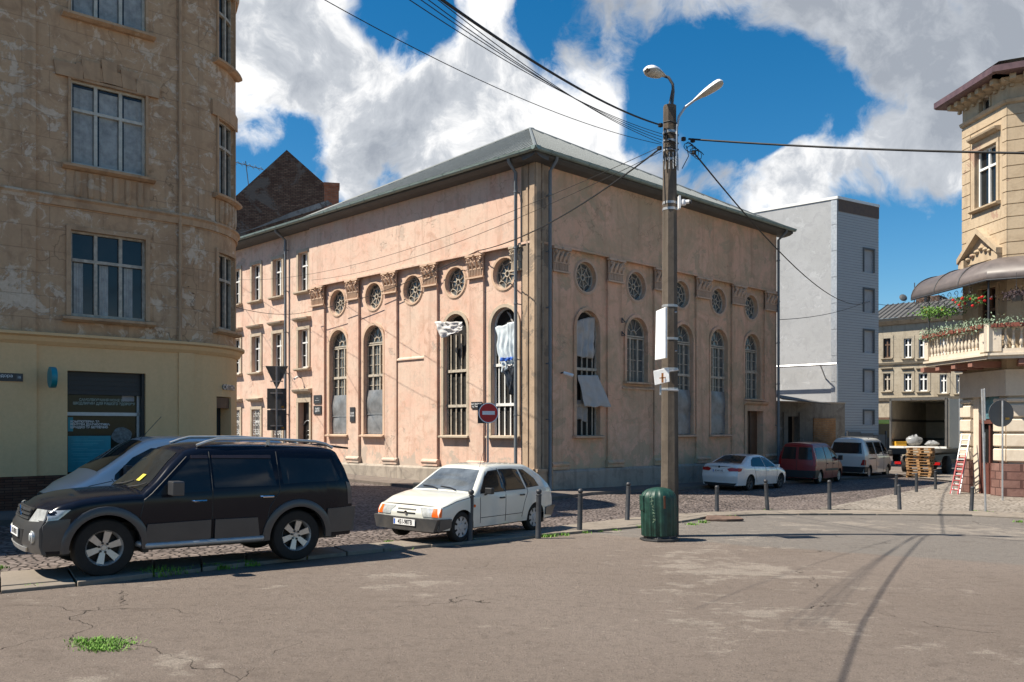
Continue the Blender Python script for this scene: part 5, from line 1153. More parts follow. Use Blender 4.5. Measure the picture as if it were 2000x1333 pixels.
class Car:
    def __init__(s, name, label, cat, pF, pR, wb, top, belt, W, bot, R, xr, xf, plan, mat, tumble=.25, arch=None, ptab_f=((0, 0),), ptab_r=((0, 0),), bulge=(.16, .1), rnd=.09, crown=.05, barrel=.05, tyre=.22, side=1, ew=.55, waist=0, scale=1.0, group=None):
        # pF, pR: ground points under the visible front and rear wheels
        s.scale = scale; s.top = smooth_tab(top); s.belt = belt; s.W = W; s.bot = bot; s.R = R; s.xr = xr; s.xf = xf; s.plan = smooth_tab(plan, 3); s.tum = tumble
        s.ax = (wb/2, -wb/2); s.AR = arch or R*1.14; s.pf = ptab_f; s.pr = ptab_r; s.bulge = bulge; s.rnd = rnd; s.cr = crown; s.barrel = barrel; s.ew = ew; s.waist = waist
        mid = (pF+pR)/2; h = (pF-pR); h.z = 0; h.normalize(); left = Vector((-h.y, h.x, 0))
        s.track = W-.11; c = mid-left*side*(W-.04)*scale
        gx = G(c.x+1, c.y)-G(c.x, c.y); gy = G(c.x, c.y+1)-G(c.x, c.y); up = Vector((-gx, -gy, 1)).normalized()
        fx = (h-up*h.dot(up)).normalized(); ly = up.cross(fx)
        s.e = empty(name, (c.x, c.y, mid.z), label, cat, group); s.e.rotation_euler = Matrix((fx, ly, up)).transposed().to_euler(); s.e.scale = (scale,)*3
        s.mat = mat; s.wheels = []
        s.body()
    def zt(s, x): return itp(s.top, x)
    def Y(s, x, z):
        b = itp(s.belt, x); y = itp(s.plan, x); zm = s.bot+(b-s.bot)*.6
        k = (z-zm)/(b-s.bot); y -= s.barrel*k*k*1.6
        if z > b: y -= (z-b)*s.tum
        d = s.zt(x)-z; r = s.rnd
        if d < r: y -= r*(1-math.sqrt(max(0, 1-((r-d)/r)**2)))*1.0
        return max(.05, y)
    def D(s, x, y, z):
        L = s.ew; a = min(1, abs(y)/s.W)
        if x > s.xf-L:
            w_ = ((x-(s.xf-L))/L); x = x-s.bulge[0]*a**2.6*w_**1.5+itp(s.pf, z)*w_**1.3
        if x < s.xr+L:
            w_ = ((s.xr+L-x)/L); x = x+s.bulge[1]*a**2.6*w_**1.5-itp(s.pr, z)*w_**1.3
        return Vector((x, y, z))
    def zb(s, x):
        z = s.bot
        for a in s.ax:
            d = abs(x-a)
            if d < s.AR: z = max(z, s.R*.98+math.sqrt(max(0, s.AR**2-d*d)))
        return z
    def body(s):
        X = set(); x = s.xr
        while x < s.xf: X.add(round(x, 4)); x += .07
        X.add(s.xf)
        for a in s.ax:
            X = {q for q in X if abs(q-a) > s.AR+.01}
            for k in range(17): X.add(a-s.AR*math.cos(math.pi*k/16))
        for a in s.ax: X.add(a-s.AR-.006); X.add(a+s.AR+.006)
        X = sorted(X); nr = 16; nt_ = 10; b = MB(); k = (nr+1)*2+nt_-1; vs = []
        for x in X:
            zb, zt = s.zb(x), s.zt(x); rows = []
            for i in range(nr+1):
                v = i/nr; v = 1-(1-v)**1.6; rows.append(zb+(zt-zb)*v)
            ye = s.Y(x, zt)
            sec = [(s.Y(x, z), z) for z in rows]
            topr = [(ye*(1-2*j/nt_), zt+s.cr*(1-(1-2*j/nt_)**2)*min(1, ye/.6)) for j in range(1, nt_)]
            full = sec+topr+[(-y, z) for y, z in sec[::-1]]
            vs += [s.D(x, y, z) for y, z in full]
        fs = [(i*k+j, i*k+j+1, (i+1)*k+j+1, (i+1)*k+j) for i in range(len(X)-1) for j in range(k-1)]
        b.add(vs, fs)
        for e_, i0 in ((s.xr, 0), (s.xf, (len(X)-1)*k)):
            rows = vs[i0:i0+nr+1]; n = 8
            b.surf(lambda u, v: s.D(e_, rows[min(nr, int(round(u*nr)))].y*(1-2*v), rows[min(nr, int(round(u*nr)))].z), nr, n)
            tv = vs[i0+nr:i0+nr+nt_+1]; b.add(tv, [tuple(range(len(tv)))])
        s.b = b.build('body', s.mat, s.e, smooth=32)
        u = MB(); ww = s.W-.12
        zc = s.bot-.04
        u.obox(((s.xf+s.xr)/2, 0, zc+.12), (s.xf-s.xr-.3, ww*1.5, .3)); u.obox(((s.xf+s.xr)/2, 0, s.bot+.17), (s.xf-s.xr-.3, ww*1.35, .34))
        for a in s.ax: pass
        u.obox((0, 0, s.bot+.12), (s.ax[0]-s.ax[1]-2*s.AR+.02, ww*1.96, .26))
        u.build('underbody_light_block', M['black'], s.e)  # dark inner boxes added to block light through the hollow shell
    def side(s, name, poly, off, mat, thick=.012, sides=(1, -1), par=None, nx=8, nz=6, smooth=40):
        """panel following the body side, given as a polygon in (x, z)"""
        xs = sorted({p[0] for p in poly}); XX = []
        for a, c in zip(xs, xs[1:]):
            n = max(1, int((c-a)/.09)); XX += [a+(c-a)*i/n for i in range(n)]
        XX.append(xs[-1]); n = len(poly); cols = []
        for x in XX:
            zz = []
            for i in range(n):
                (x0, z0), (x1, z1) = poly[i], poly[(i+1) % n]
                if abs(x0-x1) < 1e-9:
                    if abs(x-x0) < 1e-9: zz += [z0, z1]
                elif min(x0, x1)-1e-9 <= x <= max(x0, x1)+1e-9: zz.append(z0+(z1-z0)*(x-x0)/(x1-x0))
            cols.append((min(zz), max(zz)))
        res = []
        for sd_ in sides:
            b = MB(); vs = []; m = nz+1
            for lay in (off, off-thick):
                for x, (z0, z1) in zip(XX, cols):
                    for j in range(m):
                        z = z0+(z1-z0)*j/nz; vs.append(s.D(x, sd_*(s.Y(x, z)+lay), z))
            N_ = len(XX)*m; fs = [(i*m+j, (i+1)*m+j, (i+1)*m+j+1, i*m+j+1) for i in range(len(XX)-1) for j in range(nz)]
            e_ = [i*m for i in range(len(XX))]+[(len(XX)-1)*m+j for j in range(1, m)]+[i*m+nz for i in range(len(XX)-2, -1, -1)]+[j for j in range(nz-1, 0, -1)]
            fs += [(e_[i], e_[(i+1) % len(e_)], N_+e_[(i+1) % len(e_)], N_+e_[i]) for i in range(len(e_))]
            b.add(vs, fs); res.append(b.build(name, mat, par or s.e, smooth=smooth))
        return res
    def topp(s, name, x0, x1, w0, w1, off, mat, par=None, nu=12, nv=10):
        """panel lying on the upper surface between stations x0 and x1, half widths w0, w1 as fractions"""
        def f(u, v, o=off):
            x = x0+(x1-x0)*u; ye = s.Y(x, s.zt(x)); wv = w0+(w1-w0)*u; y = ye*wv*(2*v-1)
            sl_ = (s.zt(x+.02)-s.zt(x-.02))/.04; n = Vector((-sl_, 0, 1)).normalized()
            z = s.zt(x)+s.cr*(1-(y/ye)**2)*min(1, ye/.6); return s.D(x, y, z)+n*o
        b = MB(); b.surf(f, nu, nv); b.surf(lambda u, v: f(u, v, off-.012), nu, nv)
        return b.build(name, mat, par or s.e, smooth=40)
    def end(s, name, poly, front, off, mat, thick=.02, par=None, mirror=False, smooth=40):
        """panel on the front or rear face, polygon in (y, z)"""
        sg = 1 if front else -1; xe = s.xf if front else s.xr; out = []
        for mr in ((1, -1) if mirror else (1,)):
            b = MB(); ys = [p[0] for p in poly]; y0, y1 = min(ys), max(ys); n = max(2, int((y1-y0)/.08)); cols = []
            for i in range(n+1):
                y = y0+(y1-y0)*i/n; zz = []
                for j in range(len(poly)):
                    (a, za), (c, zc) = poly[j], poly[(j+1) % len(poly)]
                    if abs(a-c) < 1e-9:
                        if abs(y-a) < 1e-6: zz += [za, zc]
                    elif min(a, c)-1e-9 <= y <= max(a, c)+1e-9: zz.append(za+(zc-za)*(y-a)/(c-a))
                cols.append((y*mr, min(zz), max(zz)))
            m = 5; vs = []
            for lay in (off, off-thick):
                for y, z0, z1 in cols:
                    for j in range(m): z = z0+(z1-z0)*j/(m-1); vs.append(s.D(xe, y, z)+Vector((sg*lay, 0, 0)))
            K = len(cols)*m; fs = [(i*m+j, (i+1)*m+j, (i+1)*m+j+1, i*m+j+1) for i in range(len(cols)-1) for j in range(m-1)]
            e_ = [i*m for i in range(len(cols))]+[(len(cols)-1)*m+j for j in range(1, m)]+[i*m+m-1 for i in range(len(cols)-2, -1, -1)]+[j for j in range(m-2, 0, -1)]
            fs += [(e_[i], e_[(i+1) % len(e_)], K+e_[(i+1) % len(e_)], K+e_[i]) for i in range(len(e_))]
            b.add(vs, fs); out.append(b.build(name, mat, par or s.e, smooth=smooth))
        return out
    def seam(s, pts, name='door_seam', w_=.007):
        for sd_ in (1, -1):
            b = MB(); P = []
            for (a, za), (c, zc) in zip(pts, pts[1:]):
                n = max(1, int(math.hypot(c-a, zc-za)/.07)); P += [(a+(c-a)*i/n, za+(zc-za)*i/n) for i in range(n)]
            P.append(pts[-1]); b.tube([s.D(x, sd_*(s.Y(x, z)+.0005), z) for x, z in P], w_, 4, False); b.build(name, M['black'], s.b)
    def handle(s, x, z, mat, L=.19):
        for sd_ in (1, -1):
            b = MB(); b.tube([s.D(x-L/2, sd_*(s.Y(x, z)+.0), z), s.D(x-L/2+.02, sd_*(s.Y(x, z)+.035), z), s.D(x+L/2-.02, sd_*(s.Y(x, z)+.035), z), s.D(x+L/2, sd_*(s.Y(x, z)), z)], .016, 6); b.build('door_handle', mat, s.e, smooth=40)
    def mirrors(s, x, z, mat, sz=(.12, .2, .17)):
        for sd_ in (1, -1):
            y = s.Y(x, z); b = MB(); b.tube([(x, sd_*y, z-.05), (x-.01, sd_*(y+.1), z)], .03, 6)
            b.obox((x, sd_*(y+.05+sz[1]/2), z+.03), (sz[0], sz[1], sz[2])); b.build('wing_mirror', mat, s.e, bevel=.035)
    def wheel(s, i, sd_, style, spokes=6, tw=.22, rr=.62, steer=0, rimmat=None):
        R = s.R; x = s.ax[i]; y = sd_*(s.W-.04-tw/2); h = tw/2
        Mx = Matrix.Rotation(steer, 3, 'Z') @ Matrix.Rotation(-sd_*math.pi/2, 3, 'X'); c = Vector((x, y, R))
        b = MB(); b.lathe(c, [(R*rr, -h*.9), (R*.8, -h), (R*.93, -h*.92), (R*.985, -h*.7), (R, -h*.3), (R, h*.3), (R*.985, h*.7), (R*.93, h*.92), (R*.8, h), (R*rr, h*.9)], 36, Mx, cap=False)
        w_ = b.build('wheel', M['rubber'], s.e, smooth=40)
        rm = rimmat or M['alloy']; b = MB(); q = R*rr
        b.lathe(c, [(q*1.02, h*.92), (q*.98, h*.8), (q*.9, h*.62), (q*.86, -h*.5), (q*1.0, -h*.9)], 30, Mx, cap=False)
        b.lathe(c, [(0, h*.62), (q*.14, h*.62), (q*.2, h*.5), (q*.22, h*.3), (0, h*.3)], 16, Mx)
        if style == 'spoke':
            for k in range(spokes):
                a = 2*math.pi*k/spokes+.3; ca, sa = math.cos(a), math.sin(a)
                def pt(r, wd, z): return c+Mx @ Vector((r*ca-wd*sa, r*sa+wd*ca, z))
                w0, w1 = q*.13, q*.2
                vs = [pt(q*.12, -w0, h*.55), pt(q*.12, w0, h*.55), pt(q*.92, w1, h*.72), pt(q*.92, -w1, h*.72), pt(q*.12, -w0, h*.3), pt(q*.12, w0, h*.3), pt(q*.92, w1, h*.5), pt(q*.92, -w1, h*.5)]
                b.add(vs, [(0, 1, 2, 3), (0, 4, 5, 1), (1, 5, 6, 2), (3, 2, 6, 7), (0, 3, 7, 4)])
        else:
            b.lathe(c, [(0, h*.95), (q*.3, h*.93), (q*.36, h*.8), (q*.62, h*.78)], 30, Mx, cap=False)
            for k in range(8):
                a = 2*math.pi*k/8; ca, sa = math.cos(a), math.sin(a)
                def pt(r, wd, z): return c+Mx @ Vector((r*ca-wd*sa, r*sa+wd*ca, z))
                b.add([pt(q*.6, -q*.16, h*.79), pt(q*.6, q*.16, h*.79), pt(q*.99, q*.26, h*.8), pt(q*.99, -q*.26, h*.8)], [(0, 1, 2, 3)])
        b.build('rim', rm, w_, smooth=35)
        b = MB(); b.lathe(c, [(0, h*.1), (q*.88, h*.1)], 24, Mx)
        for k in range(6 if style == 'spoke' else 0): a = 2*math.pi*(k+.5)/6+.3; b.lathe(c+Mx @ Vector((q*.26*math.cos(a), q*.26*math.sin(a), h*.6)), [(.016, 0), (.016, .012), (0, .012)], 8, Mx)
        b.build('hub', M['black'], w_)
    def wheels4(s, style, tw=.22, rr=.62, spokes=6, steer=0, rimmat=None):
        for i in (0, 1):
            for sd_ in (1, -1): s.wheel(i, sd_, style, spokes, tw, rr, steer if i == 0 else 0, rimmat)
    def plate(s, txt, front, z, y=0, w_=.52, h=.115, off=.035, size=.1):
        sg = 1 if front else -1; xe = s.xf if front else s.xr; p = s.D(xe, y, z)+Vector((sg*off, 0, 0)); b = MB(); b.obox(p, (.012, w_, h)); pl_ = b.build('number_plate', M['signwhite'], s.e, bevel=.003)
        f = lambda t, o, zz: Vector((p.x+sg*(.008+o), p.y+sg*t, p.z+zz))
        text_mesh(txt, size, .001, M['signdark'], 'plate_lettering', pl_, f, .022, 0, 0, bold=.0015, sx=min(1, .43/(len(txt)*size*.62)))
        b = MB(); b.obox(p+Vector((sg*.007, -sg*(w_/2-.025), 0)), (.002, .035, h*.8)); b.build('plate_band', M['blue'], pl_)
    def fender(s, mat, wd=.07, off=.03, below=.12):
        for a in s.ax:
            for sd_ in (1, -1):
                b = MB(); A = s.AR; n = 18; vs = []
                a0 = -math.asin(min(.9, (s.R*.98-s.bot+.0)/A)) if s.R*.98 > s.bot else 0
                for i in range(n+1):
                    t = a0+(math.pi-2*a0)*i/n
                    for r_, o in ((A-.01, -.06), (A-.01, off), (A+wd*.5, off+.006), (A+wd, off-.012), (A+wd+.01, -.01)):
                        x = a+r_*math.cos(t); z = max(s.bot-.02, s.R*.98+r_*math.sin(t)); vs.append(s.D(x, sd_*(s.Y(x, min(z, s.zt(x)-.1))+o), z))
                b.add(vs, [(i*5+j, (i+1)*5+j, (i+1)*5+j+1, i*5+j+1) for i in range(n) for j in range(4)]); b.build('fender_flare', mat, s.e, smooth=45)
gr1 = paint('grey_cladding', (.055, .057, .062), .3, .35, .4, .3)
# --- dark SUV
P_dark = paint('dark_blue_paint', (.004, .006, .013), .0, .1, .05, 0)
c = Car('parked_suv', 'large dark navy SUV with roof rails parked half on the kerb', 'car', gp(200, 1127, HK), gp(582, 1094, HK), 2.78,
    [(-2.36, 1.50), (-2.3, 1.70), (-2.0, 1.76), (-1.2, 1.795), (-.3, 1.80), (.0, 1.79), (.2, 1.75), (.38, 1.65), (.88, 1.17), (1.0, 1.125), (1.3, 1.11), (1.7, 1.07), (2.03, 1.0), (2.2, .90)],
    [(-2.4, 1.22), (-1, 1.17), (0, 1.13), (1, 1.08), (2.2, .96)], .935, .36, .40, -2.36, 2.2,
    [(-2.36, .86), (-2.1, .92), (-1.4, .935), (1.3, .935), (1.8, .92), (2.2, .86)], P_dark, tumble=.24, arch=.475, ptab_f=((.3, .02), (.45, .08), (.75, .08), (.8, .02), (1.05, -.04)), ptab_r=((.4, .05), (.7, .08), (1.1, .05), (1.5, -.08), (1.8, -.18)), rnd=.1, crown=.035, barrel=.045)
suv = c
c.topp('windscreen', .90, .36, .93, .90, .006, M['glass'])
c.side('window', [(-.02, 1.13), (-.02, 1.60), (.22, 1.60), (.68, 1.17), (.74, 1.10)], .003, M['glass']); c.side('window', [(-1.03, 1.19), (-.98, 1.60), (-.08, 1.61), (-.08, 1.18)], .003, M['glass']); c.side('window', [(-2.16, 1.27), (-2.02, 1.58), (-1.12, 1.61), (-1.14, 1.21), (-2.1, 1.24)], .003, M['glass'])
c.end('rear_window', [(-.6, 1.2), (-.55, 1.6), (.55, 1.6), (.6, 1.2)], False, .006, M['glass'])
c.seam([(-.67, .42), (-.67, .42)]) if 0 else None
c.seam([(.92, .44), (.95, .8), (.90, 1.04), (.8, 1.12), (.28, 1.63)]); c.seam([(-.05, .43), (-.05, 1.7)]); c.seam([(-.92, .86), (-1.08, 1.1), (-1.08, 1.7)]); c.seam([(-.92, .86), (-.86, .5)])
c.side('door_trim', [(-.76, .44), (-.72, .72), (-.08, .72), (-.08, .44)], .035, gr1, .04); c.side('door_trim', [(-.02, .44), (-.02, .72), (.86, .70), (.9, .44)], .035, gr1, .04)
c.side('wind_deflector', [(-.02, 1.605), (-.02, 1.65), (.22, 1.65), (.22, 1.605)], .02, plain('smoky_deflector', (.045, .032, .035), .2), .015); c.side('wind_deflector', [(-.98, 1.60), (-.98, 1.65), (-.08, 1.65), (-.08, 1.61)], .02, plain('smoky_deflector2', (.045, .032, .035), .2), .015)
c.fender(gr1, .1, .035)
c.side('front_bumper', [(1.88, .40), (1.86, .82), (2.2, .80), (2.2, .40)], .02, gr1, .03); c.end('front_bumper', [(-.86, .36), (-.86, .80), (.86, .80), (.86, .36)], True, .03, gr1, .05)
c.side('rear_bumper', [(-2.36, .42), (-2.42, .82), (-1.88, .80), (-1.86, .42)], .025, gr1, .03); c.end('rear_bumper', [(-.86, .42), (-.86, .80), (.86, .80), (.86, .42)], False, .05, gr1, .06)
c.end('intake', [(-.38, .42), (-.42, .66), (.42, .66), (.38, .42)], True, .036, M['black']); c.end('grille', [(-.44, .78), (-.50, .94), (.50, .94), (.44, .78)], True, .02, M['black'])
for z in (.81, .86, .91): c.end('grille_bar', [(-.46, z-.014), (-.46, z+.014), (.46, z+.014), (.46, z-.014)], True, .05, gr1)
c.end('skid_plate', [(-.5, .36), (-.55, .43), (.55, .43), (.5, .36)], True, .05, M['steel'])
c.end('headlight', [(.50, .77), (.55, .94), (.83, .94), (.83, .79)], True, .02, M['lens'], mirror=True); c.side('headlight', [(1.86, .94), (2.2, .93), (2.2, .79), (2.05, .80)], .008, M['lens'])
for sd_ in (1, -1):
    b = MB(); p = c.D(c.xf, sd_*.68, .58)+Vector((.025, 0, 0)); b.lathe(p, [(.09, -.02), (.085, .01), (.06, .014), (.05, .03), (0, .035)], 16, Matrix.Rotation(math.pi/2, 3, 'Y')); b.build('fog_lamp', M['lens'], c.e, smooth=40)
# three-lozenge badge
b = MB(); p = c.D(c.xf, 0, .86)+Vector((.065, 0, 0))
for k in range(3):
    a = math.pi/2+2*math.pi*k/3; u_ = Vector((0, math.cos(a), math.sin(a))); v_ = Vector((0, -u_.z, u_.y)); q = [p, p+u_*.045+v_*.026, p+u_*.09, p+u_*.045-v_*.026]; b.add(q+[x-Vector((.012, 0, 0)) for x in q], [(0, 1, 2, 3), (0, 4, 5, 1), (1, 5, 6, 2), (2, 6, 7, 3), (3, 7, 4, 0)])
b.build('badge', M['chrome'], c.e)
c.plate('AC 4777 EH', True, .60, off=.05)
c.side('taillight', [(-2.36, .86), (-2.36, 1.2), (-2.28, 1.22), (-2.28, .86)], .008, M['smoke']); c.handle(.14, 1.0, M['chrome'], .21); c.handle(-.88, 1.03, M['chrome'], .21)
c.mirrors(.52, 1.17, gr1, (.16, .24, .2))
for sd_ in (1, -1):
    b = MB(); xs_ = [.1, -.05, -.2, -1.0, -1.8, -1.98, -2.1]; hh = [.0, .04, .075, .085, .075, .045, 0]
    b.tube([Vector((x, sd_*.62, c.zt(x)+c.cr*.3+h)) for x, h in zip(xs_, hh)], .024, 8); b.tube([Vector((-1, sd_*.62, c.zt(-1))), Vector((-1, sd_*.62, c.zt(-1)+.08))], .03, 6); b.build('roof_rail', M['alloy'], c.e, smooth=50)
    b = MB(); b.tube([(.95, sd_*.8, .42), (.86, sd_*.94, .40), (-.8, sd_*.94, .40), (-.9, sd_*.8, .42)], .045, 8); b.build('running_board', M['steel'], c.e, smooth=50)
b = MB(); b.surf(lambda u, v: Vector((-2.18-.22*u, -.6+1.2*v, 1.79-.02*u-.02*(2*v-1)**2)), 4, 10); b.build('spoiler', P_dark, c.e, solid=.03)
b = MB(); p = Vector((-2.46, .05, .98)); b.lathe(p, [(0, -.12), (.3, -.12), (.37, -.08), (.37, .08), (.3, .12), (0, .12)], 30, Matrix.Rotation(-math.pi/2, 3, 'Y')); b.build('spare_wheel', M['rubber'], c.e, smooth=40)
b = MB(); b.lathe(p-Vector((.125, 0, 0)), [(.31, -.02), (.3, .02), (0, .03)], 28, Matrix.Rotation(-math.pi/2, 3, 'Y')); b.build('spare_wheel_cover', P_dark, c.e, smooth=40)
c.side('mud_flap', [(.82, .3), (.82, .5), (.9, .5), (.9, .3)], -.02, M['black'], .2); c.wheels4('spoke', .27, .60, 6, .0)
for sd_ in (.3, -.35):
    b = MB(); q = [c.topp]; 
    x0 = 1.07; b.tube([Vector((.95, sd_, c.zt(.95)+.06)), Vector((.88, sd_+.3, c.zt(.88)+.05)), Vector((.83, sd_+.45, c.zt(.83)+.05))], .01, 4); b.build('wiper', M['black'], c.e)
b = MB(); b.add([Vector((.82, .2, c.zt(.82)+.05)), Vector((.72, .2, c.zt(.72)+.05)), Vector((.72, .36, c.zt(.72)+.05)), Vector((.82, .36, c.zt(.82)+.05))], [(0, 1, 2, 3)]); b.build('parking_note', plain('yellow_paper', (.6, .5, .04), .7), c.e, solid=.004)
# --- silver van behind the SUV
P_sil = paint('silver_blue_paint', (.58, .60, .63), .1, .28, .12)
hd_ = Vector((-.7625, -.647, 0)); nose = gp(104, 1005); nose = Vector((-8.35, 15.5, G(-8.35, 15.5)))
pf_ = nose-hd_*.9; pr_ = pf_-hd_*2.95; pf_.z = G(pf_.x, pf_.y); pr_.z = G(pr_.x, pr_.y)
c = Car('parked_van', 'silver-blue van with a sloping nose parked behind the dark SUV below the shop window', 'van', pf_, pr_, 2.95,
    [(-2.3, 1.65), (-2.2, 1.84), (-1.5, 1.88), (0, 1.89), (.45, 1.87), (.75, 1.78), (1.1, 1.55), (1.55, 1.25), (1.8, 1.08), (2.1, .96), (2.35, .78)],
    [(-2.3, 1.1), (0, 1.08), (1.3, 1.05), (2.3, .8)], .93, .28, .33, -2.3, 2.35, [(-2.3, .9), (-2, .93), (1.5, .93), (2.0, .88), (2.35, .72)], P_sil, tumble=.17, rnd=.12, crown=.03, ptab_f=((.3, .05), (.6, .08), (.9, 0)), bulge=(.25, .08))
c.topp('windscreen', 1.58, .72, .93, .92, .006, M['glass']); c.side('window', [(.12, 1.1), (.12, 1.68), (.62, 1.68), (.98, 1.5), (1.32, 1.18), (1.34, 1.08)], .004, M['glass']); c.side('window', [(-.95, 1.15), (-.95, 1.66), (-.02, 1.68), (-.02, 1.12)], .004, M['glass'])
c.seam([(1.38, 1.06), (1.75, .98), (2.2, .80)], 'bonnet_seam'); c.side('front_bumper', [(1.55, .3), (1.62, .56), (2.35, .60), (2.35, .3)], .015, gr1); c.seam([(1.1, .35), (1.25, .9), (1.38, 1.1)]); c.seam([(.03, .32), (.03, 1.75)]); c.seam([(-1.1, .4), (-1.1, 1.75)])
c.end('grille', [(-.36, .72), (-.36, .80), (.36, .80), (.36, .72)], True, .012, M['black']); c.side('headlight', [(1.92, .93), (2.2, .88), (2.35, .76), (2.3, .64), (2.1, .72)], .012, M['lens'], .03); c.end('headlight', [(.45, .66), (.42, .78), (.74, .78), (.74, .66)], True, .01, M['lens'], mirror=True)
c.end('front_bumper', [(-.72, .28), (-.72, .6), (.72, .6), (.72, .28)], True, .03, gr1); c.mirrors(1.12, 1.18, M['black'], (.14, .2, .3)); c.wheels4('cap', .2, .6); c.handle(.2, .98, M['black'])
b = MB(); b.tube([(.7, .3, 1.84), (.3, .3, 2.3)], .006, 4); b.build('aerial', M['black'], c.e)
# --- white boxy hatchback
P_wht = paint('ivory_white_paint', (.66, .66, .60), 0, .3, .3)
c = Car('parked_hatchback', 'boxy old ivory-white hatchback with amber indicators and a grey bumper parked by the bollards', 'car', gp(903, 1058, HK), gp(1042, 1036, HK), 2.46,
    [(-1.94, .86), (-1.9, .98), (-1.62, 1.16), (-1.2, 1.36), (-1.0, 1.385), (-.4, 1.40), (.1, 1.375), (.3, 1.31), (.62, 1.08), (.88, .895), (1.0, .875), (1.5, .79), (1.86, .68)],
    [(-1.94, .84), (-1, .87), (0, .86), (.9, .83), (1.9, .68)], .815, .25, .29, -1.94, 1.86, [(-1.94, .74), (-1.6, .8), (-1, .815), (1, .815), (1.5, .79), (1.86, .745)], P_wht, tumble=.42, rnd=.045, crown=.02, barrel=.03, arch=.325, ptab_f=((.3, .05), (.55, .05), (.7, -.03)), ptab_r=((.3, .05), (.6, .05), (.9, 0)), bulge=(.07, .06), side=1)
c.topp('windscreen', .86, .33, .95, .92, .006, plain('windscreen_glass', (.10, .115, .13), .08, 0, .5, 2.5, .8)); c.topp('rear_window', -1.25, -1.8, .88, .92, .006, M['glass'])
for poly in ([(-.08, .90), (-.1, 1.29), (.2, 1.27), (.38, 1.17), (.66, .93), (.66, .89)], [(-.82, .915), (-.78, 1.28), (-.62, 1.30), (-.17, 1.30), (-.15, .91)], [(-1.36, .95), (-1.28, 1.1), (-1.02, 1.27), (-.86, 1.28), (-.9, .93)]):
    cx_ = sum(p[0] for p in poly)/len(poly); cz_ = sum(p[1] for p in poly)/len(poly)
    c.side('window_trim', [(cx_+(x-cx_)*1.07, cz_+(z-cz_)*1.08) for x, z in poly], .002, M['black'], .01); c.side('window', poly, .006, M['glass'])
c.seam([(.70, .32), (.72, .8), (.68, .9), (.28, 1.28)]); c.seam([(-.12, .3), (-.12, 1.33)]); c.seam([(-.78, .62), (-.9, .84), (-.86, 1.28)]); c.seam([(-.78, .62), (-.7, .34)]); c.seam([(-.7, .42), (.7, .42)], 'rubbing_strip', .006)
c.seam([(.88, .84), (1.4, .77), (1.8, .67)], 'bonnet_seam')
c.end('front_bumper', [(-.76, .24), (-.78, .47), (.78, .47), (.76, .24)], True, .09, gr1, .12); c.side('front_bumper', [(1.56, .30), (1.56, .46), (1.86, .47), (1.86, .24)], .025, gr1, .05)
c.end('rear_bumper', [(-.76, .28), (-.78, .5), (.78, .5), (.76, .28)], False, .08, gr1, .1); c.side('rear_bumper', [(-1.94, .28), (-1.94, .5), (-1.6, .48), (-1.6, .32)], .025, gr1, .05)
c.end('headlight', [(.32, .50), (.30, .655), (.60, .66), (.60, .50)], True, .012, M['lens'], mirror=True); c.end('indicator', [(.605, .50), (.605, .655), (.725, .655), (.735, .50)], True, .014, M['amber'], mirror=True); c.side('indicator', [(1.80, .50), (1.82, .65), (1.86, .65), (1.86, .50)], .006, M['amber'])
for z in (.545, .61): c.end('grille_slot', [(-.22, z-.012), (-.22, z+.012), (.22, z+.012), (.22, z-.012)], True, .006, M['black'])
b = MB(); b.lathe(c.D(c.xf, 0, .55)+Vector((.012, 0, 0)), [(.035, -.01), (.035, .006), (0, .008)], 10, Matrix.Rotation(math.pi/2, 3, 'Y')); b.build('badge', M['chrome'], c.e)
c.plate('451-98TB', True, .385, y=.05, off=.10, size=.118); c.handle(.02, .77, M['black'], .14); c.handle(-.68, .79, M['black'], .14); c.mirrors(.56, .90, M['black'], (.1, .16, .12))
for y_ in (-.1, .35):
    b = MB(); b.tube([Vector((.90, y_, c.zt(.9)+.05)), Vector((.84, y_-.18, c.zt(.84)+.05)), Vector((.8, y_-.45, c.zt(.8)+.035))], .011, 5); b.build('wiper', M['black'], c.e)
b = MB(); b.tube([(.25, .42, 1.36), (.1, .42, 1.75)], .005, 4); b.build('aerial', M['black'], c.e)
c.side('mud_flap', [(-1.62, .16), (-1.62, .36), (-1.56, .36), (-1.56, .16)], -.03, M['black'], .18)
b = MB(); b.lathe(c.D(.9, c.Y(.9, .66), .66)+Vector((0, .004, 0)), [(.03, 0), (.028, .008), (0, .01)], 12, Matrix.Rotation(-math.pi/2, 3, 'X')); b.build('side_repeater', M['amber'], c.e)
c.wheels4('cap', .165, .66, steer=.0, rimmat=plain('hubcap_plastic', (.42, .42, .42), .4, .2))
# --- white saloon
P_w2 = paint('white_paint', (.74, .72, .69), 0, .25, .12)
c = Car('parked_saloon', 'modern white saloon car seen from behind, parked beside the shaded pink wall', 'car', gp(1531, 953), gp(1457, 959.5), 2.80,
    [(-2.4, .98), (-2.3, 1.07), (-2.0, 1.10), (-1.75, 1.12), (-1.45, 1.24), (-1.0, 1.40), (-.5, 1.46), (0, 1.46), (.4, 1.38), (.9, 1.12), (1.2, .99), (1.7, .92), (2.1, .80), (2.35, .64)],
    [(-2.4, .95), (0, .92), (1, .88), (2.35, .62)], .915, .24, .33, -2.4, 2.35, [(-2.4, .80), (-2.0, .89), (-1, .915), (1.3, .915), (2.0, .86), (2.35, .7)], P_w2, tumble=.42, rnd=.1, crown=.03, bulge=(.22, .16), ptab_r=((.3, .0), (.6, .06), (.95, 0)), side=-1, scale=.93, arch=.37)
c.topp('rear_window', -1.80, -1.02, .9, .9, .006, M['glass']); c.topp('windscreen', 1.08, .42, .93, .92, .006, M['glass'])
